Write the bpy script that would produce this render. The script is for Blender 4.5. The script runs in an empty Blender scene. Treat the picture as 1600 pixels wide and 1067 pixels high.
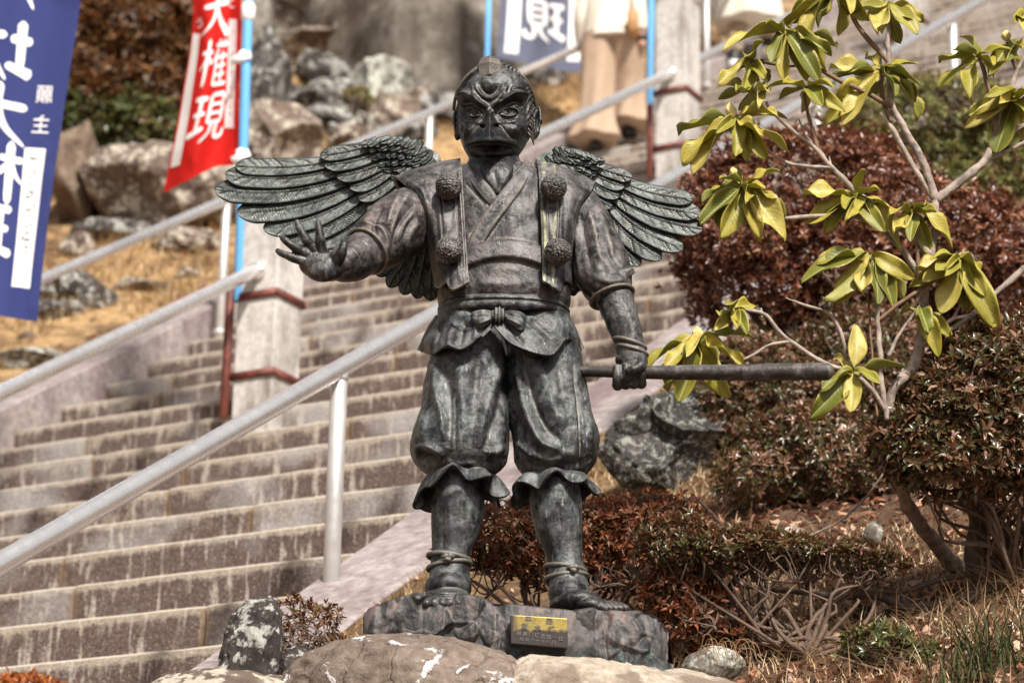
import bpy, math, random
import numpy as np
from mathutils import Matrix, Vector
random.seed(7); RNG = np.random.default_rng(7)
PI = math.pi
SC = bpy.context.scene
COL = SC.collection

# ------------------------------------------------------------ camera
FPX = 4000.0
PITCH, ROLL = math.radians(18.2), math.radians(1.055)
cp, sp = math.cos(PITCH), math.sin(PITCH)
cr, sr = math.cos(ROLL), math.sin(ROLL)
RC = np.array([[cr, sr, 0], [-sr, cr, 0], [0, 0, 1]]) @ np.array([[1, 0, 0], [0, -sp, cp], [0, cp, sp]])
cam = bpy.data.cameras.new('camera'); camo = bpy.data.objects.new('camera', cam); COL.objects.link(camo)
cam.sensor_width = 36; cam.lens = 36 * FPX / 1600
cam.clip_start = .1; cam.clip_end = 400
m = Matrix.Identity(4)
for i in range(3):
    m[i][0] = RC[0][i]; m[i][1] = RC[1][i]; m[i][2] = -RC[2][i]
camo.matrix_world = m
YS = 6.2
cam.dof.use_dof = True; cam.dof.focus_distance = 6.45; cam.dof.aperture_fstop = 4.0
SC.camera = camo

# ------------------------------------------------------------ light
SUN_EL, SUN_AZ = math.radians(45), math.radians(-18)     # azimuth measured from behind the camera, towards its right
sdir = Vector((math.sin(-SUN_AZ) * math.cos(SUN_EL), -math.cos(SUN_AZ) * math.cos(SUN_EL), math.sin(SUN_EL)))
wd = bpy.data.worlds.new('World'); SC.world = wd; wd.use_nodes = True
wn = wd.node_tree; bg = wn.nodes['Background']
sky = wn.nodes.new('ShaderNodeTexSky'); sky.sky_type = 'NISHITA'; sky.sun_disc = False
sky.sun_elevation = SUN_EL
sky.sun_rotation = math.atan2(sdir.x, sdir.y)
sky.air_density = 1.0; sky.dust_density = 3.5; sky.ozone_density = .6
hs = wn.nodes.new('ShaderNodeHueSaturation'); hs.inputs['Saturation'].default_value = .25; hs.inputs['Value'].default_value = 1.15   # thin bright veil of cloud
wn.links.new(sky.outputs[0], hs.inputs['Color']); wn.links.new(hs.outputs[0], bg.inputs[0]); bg.inputs[1].default_value = .068
sl_ = bpy.data.lights.new('sun', 'SUN'); sun = bpy.data.objects.new('sun', sl_); COL.objects.link(sun)
sl_.energy = 5.0; sl_.angle = math.radians(6); sl_.color = (1, .945, .875)
sun.rotation_euler = (-sdir).to_track_quat('-Z', 'Y').to_euler()
vs = SC.view_settings
vs.view_transform = 'Standard'; vs.look = 'None'; vs.gamma = 1; vs.use_curve_mapping = False; vs.exposure = .47
SC.render.engine = 'CYCLES'
SC.cycles.max_bounces = 6

# ------------------------------------------------------------ geometry of the picture
def ray(px, py):
    d = RC.T @ np.array([px - 800, 533.5 - py, FPX]); return d / d[1]
def proj(P):
    q = np.asarray(P, float) @ RC.T
    return 800 + FPX * q[..., 0] / q[..., 2], 533.5 - FPX * q[..., 1] / q[..., 2]
PXM = YS * 1.05 / FPX                                     # metres per photo pixel at the statue
def W(px, py, d=0.0):                                      # point at statue depth, d in photo pixels away from the viewer
    r = ray(px, py); return r * (YS + d * PXM)
def Wa(A):                                                 # array (...,3) of px,py,d
    A = np.asarray(A, float); s = A.shape[:-1]; A = A.reshape(-1, 3)
    D = np.stack([A[:, 0] - 800, 533.5 - A[:, 1], np.full(len(A), FPX)], 1) @ RC
    D = D / D[:, 1:2] * (YS + A[:, 2:3] * PXM)
    return D.reshape(*s, 3)

PSI, SLO = math.radians(29.4), math.radians(32.08)
U_ = np.array([math.cos(PSI), -math.sin(PSI), 0.]); A_ = np.array([math.sin(PSI), math.cos(PSI), 0.])
TSL = math.tan(SLO)
ZC = -2.5176
def zp(a): return ZC + TSL * a
def UA(u, a, z): return U_ * u + A_ * a + np.array([0, 0, 1.]) * z
RIS, TRD = .2267, .2267 / math.tan(SLO)

# ------------------------------------------------------------ object helpers
def tag(o, label=None, cat=None, group=None, kind=None):
    if label: o['label'] = label
    if cat: o['category'] = cat
    if group: o['group'] = group
    if kind: o['kind'] = kind
    return o
def base(o):
    p = np.zeros(3)
    while o is not None:
        p = p + np.array(o.location); o = o.parent
    return p
def thing(name, loc, label, cat, group=None, kind=None):
    o = bpy.data.objects.new(name, None); COL.objects.link(o); o.location = Vector([float(c) for c in loc])
    o.empty_display_size = .1
    return tag(o, label, cat, group, kind)
def mesh(name, V, F, mat=None, smooth=True):
    me = bpy.data.meshes.new(name)
    V = np.asarray(V, np.float32)
    if isinstance(F, np.ndarray):
        n, k = F.shape
        me.vertices.add(len(V)); me.vertices.foreach_set('co', V.ravel())
        me.loops.add(n * k); me.loops.foreach_set('vertex_index', F.astype(np.int32).ravel())
        me.polygons.add(n); me.polygons.foreach_set('loop_start', np.arange(0, n * k, k, dtype=np.int32))
        me.polygons.foreach_set('loop_total', np.full(n, k, np.int32))
        me.update(calc_edges=True)
    else:
        me.from_pydata([tuple(map(float, v)) for v in V], [], F)
    if smooth and len(me.polygons): me.polygons.foreach_set('use_smooth', np.ones(len(me.polygons), bool))
    if mat: me.materials.append(mat)
    return me
def part(name, V, F, mat, parent=None, smooth=True, loc=None, kind=None, label=None):
    """V in world coordinates; the object sits under parent (or at loc when top level)"""
    off = base(parent) if parent is not None else (np.asarray(loc, float) if loc is not None else np.zeros(3))
    me = mesh(name, np.asarray(V, float) - off, F, mat, smooth)
    o = bpy.data.objects.new(name, me); COL.objects.link(o)
    if parent is not None: o.parent = parent
    elif loc is not None: o.location = Vector([float(c) for c in loc])
    if kind: o['kind'] = kind
    if label: o['label'] = label
    return o
def inst(name, me, parent, M=None):
    o = bpy.data.objects.new(name, me); COL.objects.link(o); o.parent = parent
    if M is not None: o.matrix_local = M
    return o
def join(L):
    Vs, Fs, n = [], [], 0
    for V, F in L:
        V = np.asarray(V, float); F = np.asarray(F) if not isinstance(F, list) else F
        Vs.append(V)
        Fs.append(F + n if isinstance(F, np.ndarray) else [tuple(i + n for i in f) for f in F])
        n += len(V)
    if all(isinstance(f, np.ndarray) for f in Fs) and len({f.shape[1] for f in Fs}) == 1: return np.concatenate(Vs), np.concatenate(Fs)
    out = []
    for f in Fs: out += [tuple(int(i) for i in q) for q in f]
    return np.concatenate(Vs), out

# ---- noise (numpy value noise, vectorised)
_PT = np.random.default_rng(3).random(4096)
def _h(i, j, k): return _PT[(i * 73 + j * 179 + k * 283 + (i * j) % 97 * 31 + (j * k) % 89 * 17) & 4095]
def vnoise(P, s=1.0):
    P = np.asarray(P, float) * s + 1000.
    I = np.floor(P).astype(np.int64); f = P - I; f = f * f * (3 - 2 * f)
    i, j, k = I[..., 0], I[..., 1], I[..., 2]; x, y, z = f[..., 0], f[..., 1], f[..., 2]
    L = lambda a, b, t: a + (b - a) * t
    return L(L(L(_h(i, j, k), _h(i + 1, j, k), x), L(_h(i, j + 1, k), _h(i + 1, j + 1, k), x), y),
             L(L(_h(i, j, k + 1), _h(i + 1, j, k + 1), x), L(_h(i, j + 1, k + 1), _h(i + 1, j + 1, k + 1), x), y), z) * 2 - 1
def fbm(P, s=1.0, o=4):
    r = 0; a = 1; t = 0
    for q in range(o):
        r = r + a * vnoise(np.asarray(P) + q * 17.3, s); t += a; a *= .5; s *= 2.03
    return r / t

# ---- curves and surfaces
def crom(P, n):
    """Catmull-Rom through P (k,m) -> n samples; returns array"""
    P = np.asarray(P, float); k = len(P)
    if k == 1: return np.repeat(P, n, 0)
    E = np.concatenate([[2 * P[0] - P[1]], P, [2 * P[-1] - P[-2]]])
    t = np.linspace(0, k - 1, n); i = np.minimum(t.astype(int), k - 2); f = (t - i)[(...,) + (None,) * (P.ndim - 1)]
    p0, p1, p2, p3 = E[i], E[i + 1], E[i + 2], E[i + 3]
    return .5 * (2 * p1 + (p2 - p0) * f + (2 * p0 - 5 * p1 + 4 * p2 - p3) * f ** 2 + (3 * p1 - p0 - 3 * p2 + p3) * f ** 3)
def gridF(r, c, wrap=False):
    i, j = np.meshgrid(np.arange(r - 1), np.arange(c if wrap else c - 1), indexing='ij')
    j2 = (j + 1) % c
    return np.stack([i * c + j, i * c + j2, (i + 1) * c + j2, (i + 1) * c + j], -1).reshape(-1, 4)
def gnorm(G, wrap=False):
    if wrap: du = np.roll(G, -1, 1) - np.roll(G, 1, 1)
    else: du = np.gradient(G, axis=1)
    dv = np.gradient(G, axis=0)
    n = np.cross(du, dv); l = np.linalg.norm(n, axis=-1, keepdims=True); return n / np.maximum(l, 1e-12)
def polyd(px, py, pts):
    """distance from (px,py) arrays to a polyline, and the parameter 0..1 along it"""
    best = np.full(px.shape, 1e9); tt = np.zeros(px.shape); pts = [np.array(p, float) for p in pts]; n = len(pts) - 1
    for i in range(n):
        a, b = pts[i], pts[i + 1]; v = b - a; L = max(v @ v, 1e-9)
        t = np.clip(((px - a[0]) * v[0] + (py - a[1]) * v[1]) / L, 0, 1)
        d = np.hypot(px - a[0] - t * v[0], py - a[1] - t * v[1])
        w = d < best; best = np.where(w, d, best); tt = np.where(w, (i + t) / n, tt)
    return best, tt
def carve(px, py, marks):
    """sum of ridges (h>0) and grooves (h<0): marks = [(pts, width, h, taper)]"""
    r = np.zeros(px.shape)
    for mk in marks:
        pts, w, h = mk[:3]; tp = mk[3] if len(mk) > 3 else 1
        if len(pts) > 2: pts = crom(pts, len(pts) * 5)
        pa = np.array(pts); sel = (px > pa[:, 0].min() - 3 * w) & (px < pa[:, 0].max() + 3 * w) & (py > pa[:, 1].min() - 3 * w) & (py < pa[:, 1].max() + 3 * w)
        if not sel.any(): continue
        d, t = polyd(px[sel], py[sel], pts)
        e = np.clip(np.minimum(t, 1 - t) * 5 + (0 if tp else 1), 0, 1) ** .7
        r[sel] += h * e * np.exp(-(d / w) ** 2)
    return r
def sheet(ctrl, nu, nv, thick=4, disp=None, world=True):
    """ctrl rows x cols x 3 (px,py,d) -> closed slab mesh. nu rows, nv cols. thick, disp in photo pixels"""
    C = np.asarray(ctrl, float)
    G = crom(C, nu); G = np.swapaxes(crom(np.swapaxes(G, 0, 1), nv), 0, 1)
    Wd = Wa(G) if world else G
    N = gnorm(Wd)
    if N[nu // 2, nv // 2, 1] > 0: N = -N
    if disp is not None: Wd = Wd + N * (disp(G[..., 0], G[..., 1], Wd) * PXM)[..., None]
    B = Wd - N * thick * PXM
    F1 = gridF(nu, nv); n = nu * nv
    F2 = F1[:, ::-1] + n
    ring = [i for i in range(nv)] + [r * nv + nv - 1 for r in range(1, nu)] + [(nu - 1) * nv + j for j in range(nv - 2, -1, -1)] + [r * nv for r in range(nu - 2, 0, -1)]
    ring = np.array(ring); nx = np.roll(ring, -1)
    F3 = np.stack([ring, ring + n, nx + n, nx], 1)
    return np.concatenate([Wd.reshape(-1, 3), B.reshape(-1, 3)]), np.concatenate([F1, F2, F3])
def tube(P, R, seg=10, n=None, cap=True, flat=1.0, up=(0, 0, 1), world=True, twist=0.):
    """tube through points P (px,py,d or world) with radii R; closed ends (rounded)"""
    P = np.asarray(P, float); R = np.asarray(R, float) if np.ndim(R) else np.full(len(P), float(R))
    if n: P = crom(P, n); R = crom(R[:, None], n)[:, 0]
    if world: P = Wa(P); R = R * PXM
    T = np.gradient(P, axis=0); T /= np.maximum(np.linalg.norm(T, axis=1, keepdims=True), 1e-12)
    up = np.array(up, float)
    if abs(T[0] @ up) > .95: up = np.array([1., 0, 0])
    s = np.cross(T[0], up); s /= np.linalg.norm(s); S = [s]
    for i in range(1, len(P)):
        s = S[-1] - T[i] * (S[-1] @ T[i]); s /= max(np.linalg.norm(s), 1e-9); S.append(s)
    S = np.array(S); B = np.cross(S, T)
    if cap:
        e0 = [(P[0] - T[0] * R[0] * k, R[0] * q) for k, q in ((.5, .05), (.38, .6))]
        e1 = [(P[-1] + T[-1] * R[-1] * k, R[-1] * q) for k, q in ((.38, .6), (.5, .05))]
        P = np.concatenate([[e[0] for e in e0], P, [e[0] for e in e1]]); R = np.concatenate([[e[1] for e in e0], R, [e[1] for e in e1]])
        S = np.concatenate([S[:1]] * 2 + [S] + [S[-1:]] * 2); B = np.concatenate([B[:1]] * 2 + [B] + [B[-1:]] * 2)
    th = np.linspace(0, 2 * PI, seg, endpoint=False) + twist
    V = P[:, None] + R[:, None, None] * (np.cos(th)[None, :, None] * S[:, None] + flat * np.sin(th)[None, :, None] * B[:, None])
    return V.reshape(-1, 3), gridF(len(P), seg, True)[:, ::-1]
def wtube(P, R, seg=8, n=None, **k): return tube(P, R, seg, n, world=False, **k)
def box(c, X, Y, Z, bev=0.0):
    """box centred at c with half-extent vectors X,Y,Z; optional chamfer (fraction metres)"""
    c, X, Y, Z = [np.asarray(v, float) for v in (c, X, Y, Z)]
    if bev <= 0:
        V = [c + i * X + j * Y + k * Z for i in (-1, 1) for j in (-1, 1) for k in (-1, 1)]
        return np.array(V), np.array([(0, 1, 3, 2), (4, 6, 7, 5), (0, 4, 5, 1), (2, 3, 7, 6), (0, 2, 6, 4), (1, 5, 7, 3)])
    lx, ly, lz = [np.linalg.norm(v) for v in (X, Y, Z)]
    V = []
    for i in (-1, 1):
        for j in (-1, 1):
            for k in (-1, 1):
                V += [c + i * X + j * Y * (1 - bev / ly) + k * Z * (1 - bev / lz), c + i * X * (1 - bev / lx) + j * Y + k * Z * (1 - bev / lz), c + i * X * (1 - bev / lx) + j * Y * (1 - bev / ly) + k * Z]
    I = lambda i, j, k, a: ((i * 2 + j) * 2 + k) * 3 + a
    F = [[I(s, 0, 0, 0), I(s, 1, 0, 0), I(s, 1, 1, 0), I(s, 0, 1, 0)] for s in (0, 1)] + [[I(0, s, 0, 1), I(1, s, 0, 1), I(1, s, 1, 1), I(0, s, 1, 1)] for s in (0, 1)] + [[I(0, 0, s, 2), I(1, 0, s, 2), I(1, 1, s, 2), I(0, 1, s, 2)] for s in (0, 1)]
    for s in (0, 1):
        for t in (0, 1):
            F += [[I(s, t, 0, 0), I(s, t, 0, 1), I(s, t, 1, 1), I(s, t, 1, 0)], [I(s, 0, t, 0), I(s, 0, t, 2), I(s, 1, t, 2), I(s, 1, t, 0)], [I(0, s, t, 1), I(0, s, t, 2), I(1, s, t, 2), I(1, s, t, 1)]]
    for i in (0, 1):
        for j in (0, 1):
            for k in (0, 1): F.append([I(i, j, k, 0), I(i, j, k, 1), I(i, j, k, 2)])
    V = np.array(V)
    out = []
    for f in F:
        P = V[f]; n = np.cross(P[1] - P[0], P[2] - P[0])
        out.append(tuple(f) if n @ (P.mean(0) - c) > 0 else tuple(f[::-1]))
    return V, out
def icoish(n=3):
    """unit sphere grid"""
    import bmesh
    b = bmesh.new(); bmesh.ops.create_icosphere(b, subdivisions=n, radius=1)
    V = np.array([v.co[:] for v in b.verts]); F = np.array([[v.index for v in f.verts] for f in b.faces]); b.free()
    return V, F
_ICO = {}
def rockmesh(c, s, seed, sub=4, rough=.28, flat=.0, yaw=0., facet=.5, sq=1.):
    """rough boulder: centre c, half sizes s"""
    if sub not in _ICO: _ICO[sub] = icoish(sub)
    V, F = _ICO[sub]; V = V.copy()
    r = np.random.default_rng(seed)
    V = np.sign(V) * np.abs(V) ** sq; V = V * (1 if sq == 1 else .92)
    # planar cuts give facets
    for q in range(9):
        d = r.normal(size=3); d /= np.linalg.norm(d); h = r.uniform(.62, .9)
        k = np.maximum(V @ d - h, 0)[:, None]; V = V - k * d * facet * 1.6
    o = r.random(3) * 50
    n = fbm(V + o, 1.3, 3) * .5 + (1 - np.abs(fbm(V + o + 9, 3.0, 4)) * 2) * .22 + fbm(V + o, 9, 2) * .12
    V = V * (1 + rough * n + .05 * fbm(V + o, 16, 4) * (sub > 4))[:, None]
    V = V * np.array(s)
    cy, sy = math.cos(yaw), math.sin(yaw)
    V = V @ np.array([[cy, sy, 0], [-sy, cy, 0], [0, 0, 1]])
    return V + np.array(c), F

# ------------------------------------------------------------ material helper
class NT:
    def __init__(s, name):
        s.m = bpy.data.materials.new(name); s.m.use_nodes = True; s.t = s.m.node_tree
        s.b = s.t.nodes['Principled BSDF']; s.co = None
        s.out = s.t.nodes['Material Output']
    def N(s, ty, **k):
        n = s.t.nodes.new(ty)
        for a, v in k.items(): setattr(n, a, v)
        return n
    def L(s, a, b): s.t.links.new(a, b); return b
    def set(s, sock, v):
        if isinstance(v, (int, float)): sock.default_value = v
        elif isinstance(v, (tuple, list)): sock.default_value = tuple(v) + ((1,) if len(v) == 3 and len(sock.default_value) == 4 else ())
        else: s.L(v, sock)
    def coord(s, kind='Object', scale=(1, 1, 1), rot=(0, 0, 0)):
        if s.co is None: s.co = s.N('ShaderNodeTexCoord')
        mp = s.N('ShaderNodeMapping'); s.L(s.co.outputs[kind], mp.inputs[0]); mp.inputs['Scale'].default_value = scale; mp.inputs['Rotation'].default_value = rot
        return mp.outputs[0]
    def noise(s, sc=5, det=4, ro=.55, vec=None, dist=0, out=0):
        n = s.N('ShaderNodeTexNoise'); n.inputs['Scale'].default_value = sc; n.inputs['Detail'].default_value = det; n.inputs['Roughness'].default_value = ro; n.inputs['Distortion'].default_value = dist
        s.L(vec if vec is not None else s.coord(), n.inputs['Vector']); return n.outputs[out]
    def voro(s, sc=5, vec=None, feat='F1', out=0, rnd=1):
        n = s.N('ShaderNodeTexVoronoi', feature=feat); n.inputs['Scale'].default_value = sc; n.inputs['Randomness'].default_value = rnd
        s.L(vec if vec is not None else s.coord(), n.inputs['Vector']); return n.outputs[out]
    def ramp(s, f, st, interp='LINEAR'):
        n = s.N('ShaderNodeValToRGB'); s.L(f, n.inputs[0]); e = n.color_ramp.elements; n.color_ramp.interpolation = interp
        while len(e) > 1: e.remove(e[-1])
        for i, (p, c) in enumerate(st):
            x = e[0] if i == 0 else e.new(p); x.position = p
            if isinstance(c, (int, float)): c = (c, c, c)
            x.color = tuple(c) + (1,)
        return n.outputs[0]
    def mix(s, f, a, b, mode='MIX'):
        n = s.N('ShaderNodeMix', data_type='RGBA', blend_type=mode); s.set(n.inputs[0], f); s.set(n.inputs[6], a); s.set(n.inputs[7], b); return n.outputs[2]
    def math(s, op, a, b=0.0):
        n = s.N('ShaderNodeMath', operation=op); s.set(n.inputs[0], a); s.set(n.inputs[1], b); return n.outputs[0]
    def sep(s, v):
        n = s.N('ShaderNodeSeparateXYZ'); s.L(v, n.inputs[0]); return n.outputs
    def attr(s, nm, out='Color'):
        n = s.N('ShaderNodeAttribute'); n.attribute_name = nm; return n.outputs[out]
    def rnd(s):
        return s.N('ShaderNodeObjectInfo').outputs['Random']
    def bump(s, h, st=.3, d=.01, nrm=None):
        n = s.N('ShaderNodeBump'); n.inputs['Strength'].default_value = st; n.inputs['Distance'].default_value = d; s.L(h, n.inputs['Height'])
        if nrm is not None: s.L(nrm, n.inputs['Normal'])
        s.L(n.outputs[0], s.b.inputs['Normal']); return n.outputs[0]
    def fin(s, col=None, rough=None, metal=None, spec=None):
        if col is not None: s.set(s.b.inputs['Base Color'], col)
        if rough is not None: s.set(s.b.inputs['Roughness'], rough)
        if metal is not None: s.set(s.b.inputs['Metallic'], metal)
        if spec is not None: s.set(s.b.inputs['Specular IOR Level'], spec)
        return s.m
def fl(px_m, x): return x
# ============================================================ materials of the place
def m_concrete_step():
    n = NT('weathered_step_stone')
    uv = n.coord('UV'); s = n.sep(uv); rn = n.rnd()
    off = n.N('ShaderNodeVectorMath', operation='ADD'); n.L(uv, off.inputs[0])
    cx = n.N('ShaderNodeCombineXYZ'); n.L(n.math('MULTIPLY', rn, 37.), cx.inputs[0]); n.L(n.math('MULTIPLY', rn, 91.), cx.inputs[2]); n.L(cx.outputs[0], off.inputs[1])
    def mp(sc):
        q = n.N('ShaderNodeMapping'); n.L(off.outputs[0], q.inputs[0]); q.inputs['Scale'].default_value = sc; return q.outputs[0]
    big = n.noise(1.5, 4, .6, mp((1.3, .35, 1)))
    streak = n.noise(16, 5, .68, mp((1.5, .07, 1)), .2)
    blot = n.noise(7, 5, .7, mp((1.4, .30, 1)), .4)
    fine = n.noise(70, 5, .75, mp((1, .35, 1)))
    v = s[1]
    col = n.ramp(fine, [(.28, (.15, .115, .09)), (.5, (.30, .25, .20)), (.72, (.50, .44, .375))])
    dark = n.ramp(fine, [(.3, (.030, .018, .016)), (.52, (.088, .057, .049)), (.7, (.215, .16, .135))])
    k = n.math('ADD', n.math('MULTIPLY', big, .55), n.math('ADD', n.math('MULTIPLY', streak, .5), n.math('MULTIPLY', blot, .35)))
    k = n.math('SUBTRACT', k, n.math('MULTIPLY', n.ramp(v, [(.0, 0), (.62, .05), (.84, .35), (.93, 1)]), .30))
    col = n.mix(n.ramp(k, [(.475, 0), (.60, .95)]), col, dark)
    # pale runs of lime and grey bleaching
    run = n.noise(24, 3, .55, mp((1.2, .05, 1)))
    col = n.mix(n.math('MULTIPLY', n.ramp(run, [(.56, 0), (.66, .8)]), n.ramp(fine, [(.35, .2), (.6, 1)])), col, (.50, .44, .38))
    col = n.mix(n.ramp(n.noise(90, 2, .5, mp((1, .5, 1))), [(.66, 0), (.72, .8)]), col, (.60, .55, .49))
    gr = n.ramp(n.noise(1.1, 3, .6, mp((1, .3, 3))), [(.54, 0), (.66, .7)])
    col = n.mix(gr, col, n.ramp(fine, [(.3, (.20, .185, .175)), (.5, (.36, .34, .325)), (.7, (.56, .53, .51))]))
    # ochre staining beside the joints
    e = n.attr('edge', 'Fac'); e = n.math('ADD', e, n.math('MULTIPLY', n.noise(9, 3, .6, mp((1, .3, 1))), -.5))
    col = n.mix(n.ramp(e, [(.38, 0), (.65, .5)]), col, (.21, .13, .065))
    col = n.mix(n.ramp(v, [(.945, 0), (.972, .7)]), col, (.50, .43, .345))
    n.bump(n.math('ADD', n.math('MULTIPLY', fine, .7), n.math('MULTIPLY', streak, .6)), .5, .006)
    return n.fin(col, .88, 0, .3)
M = {}
M['step'] = m_concrete_step()
def m_conc(name, c0, c1, c2, stain, sc=6., bumpd=.006, st=.55):
    n = NT(name); f = n.noise(sc * 6, 6, .7); b = n.noise(sc * .5, 4, .6)
    col = n.ramp(f, [(.28, c0), (.5, c1), (.72, c2)])
    vs_ = n.noise(sc * 1.2, 4, .65, n.coord('Object', (1, 1, .12)))
    k = n.ramp(n.math('ADD', n.math('MULTIPLY', b, .5), n.math('MULTIPLY', vs_, .6)), [(.52, 0), (.68, st)])
    col = n.mix(k, col, stain)
    n.bump(n.math('ADD', f, b), .5, bumpd)
    return n.fin(col, .9, 0, .25)
M['stringer'] = m_conc('mauve_weathered_concrete', (.15, .12, .115), (.28, .24, .23), (.44, .40, .385), (.15, .10, .105), 3.5, .006, .8)
M['pillar'] = m_conc('pale_concrete', (.34, .31, .285), (.52, .49, .46), (.64, .61, .58), (.16, .13, .11), 5, .005, .85)
M['bigwall'] = m_conc('grey_retaining_wall', (.085, .07, .058), (.20, .175, .145), (.40, .37, .325), (.085, .065, .05), 1.3, .03, .95)
def m_metal(name, col, r, met=1., nb=.0):
    n = NT(name); f = n.noise(9, 4, .6)
    c = n.mix(n.ramp(f, [(.35, 0), (.7, 1)]), tuple(x * .9 for x in col), col)
    rr = n.ramp(n.noise(25, 3), [(.3, r * .8), (.7, r * 1.35)])
    n.fin(c, rr, met)
    if nb: n.bump(f, .3, nb)
    return n.m
M['steel'] = m_metal('brushed_steel_pipe', (.86, .84, .83), .24, .78)
M['zinc'] = m_metal('pale_galvanised_post', (.60, .58, .56), .45, .5)
def m_rust():
    n = NT('rust_red_steel'); f = n.noise(18, 5, .65)
    c = n.ramp(f, [(.3, (.05, .014, .01)), (.5, (.13, .030, .021)), (.68, (.22, .06, .034)), (.8, (.26, .15, .09))])
    n.bump(f, .4, .004); return n.fin(c, .6, .1)
M['rust'] = m_rust()
def m_plain(name, c, r=.6, met=0, var=.2, sc=30, b=.0, sss=0, spec=.4):
    n = NT(name); f = n.noise(sc, 4, .6)
    col = n.ramp(f, [(.25, tuple(x * (1 - var) for x in c)), (.75, tuple(min(1, x * (1 + var)) for x in c))])
    if b: n.bump(f, .5, b)
    return n.fin(col, r, met, spec)
M['bluepole'] = m_plain('sky_blue_plastic_pole', (.16, .47, .86), .35, 0, .06)
M['white'] = m_plain('white_plastic', (.8, .79, .77), .5, 0, .05)
def m_rock(name, cols, lich=(.55, .54, .48), amt=.62, sc=4., bd=.02, lsc=1.):
    n = NT(name); o = n.rnd()
    mp = n.N('ShaderNodeMapping'); n.L(n.coord(), mp.inputs[0]); cx = n.N('ShaderNodeCombineXYZ'); n.L(n.math('MULTIPLY', o, 30.), cx.inputs[0]); n.L(cx.outputs[0], mp.inputs['Location'])
    v = mp.outputs[0]
    f = n.noise(sc * 5, 7, .72, v); b = n.noise(sc, 4, .6, v)
    k = n.math('ADD', n.math('MULTIPLY', f, .55), n.math('MULTIPLY', b, .45))
    col = n.ramp(k, [(.32, cols[0]), (.5, cols[1]), (.66, cols[2])])
    l = n.ramp(n.math('ADD', n.math('MULTIPLY', n.noise(sc * 2.5 * lsc, 3, .5, v), .5), n.math('MULTIPLY', n.noise(sc * 11 * lsc, 4, .6, v), .5)), [(amt - .09, 0), (amt - .045, 1)])
    col = n.mix(l, col, n.ramp(f, [(.3, tuple(x * .6 for x in lich)), (.7, lich)]))
    n.bump(n.math('ADD', k, n.math('MULTIPLY', n.voro(sc * 9, v), .25)), .9, bd)
    return n.fin(col, .93, 0, .2)
M['rock'] = m_rock('lichened_lava_rock', [(.018, .015, .014), (.05, .042, .038), (.13, .115, .10)], (.42, .41, .37), .60)
M['rock_grey'] = m_rock('pale_speckled_boulder', [(.05, .045, .04), (.14, .12, .10), (.27, .24, .2)], (.5, .5, .43), .565)
M['rock_tan'] = m_rock('tan_boulder', [(.10, .07, .05), (.22, .16, .12), (.36, .29, .23)], (.62, .57, .53), .60, 3)
M['rock_warm'] = m_rock('brown_bank_stone', [(.05, .035, .028), (.13, .095, .075), (.24, .19, .15)], (.5, .44, .36), .6, 3)

# ============================================================ terrain
UR0, UR1 = -4.69, -4.28       # right stringer
UL0, UL1 = -8.53, -8.85       # left wall
def terr(u, a):
    """height of the ground at stair coordinates (u along the nosings, a up the flight)"""
    u = np.asarray(u, float); a = np.asarray(a, float)
    P = np.stack([u, a, 0 * u], -1)
    n = fbm(P, .55, 4) * .10 + fbm(P + 5, 2.6, 3) * .035
    z = zp(a)
    R = z + .02 + n * np.clip((u - UR1) / .4, 0, 1)
    Lf = z + .10 + np.maximum(0, UL1 - u) * .30 + n * 1.5 * np.clip((UL1 - u) / .4, 0, 1)
    mid = z - .55
    out = np.where(u > UR1 - .03, R, np.where(u < UL1 + .05, Lf, mid))
    return np.maximum(out, -1.55 + .02 * n)
def ghit(px, py, lo=4., hi=40.):
    """where the ray through a photo pixel meets the ground"""
    r = ray(px, py); y = np.linspace(lo, hi, 3600); P = r[None] * y[:, None]
    h = P[:, 2] - terr(P @ U_, P @ A_)
    k = np.argmax(h < 0)
    return P[k] if (h < 0).any() else P[-1]
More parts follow.
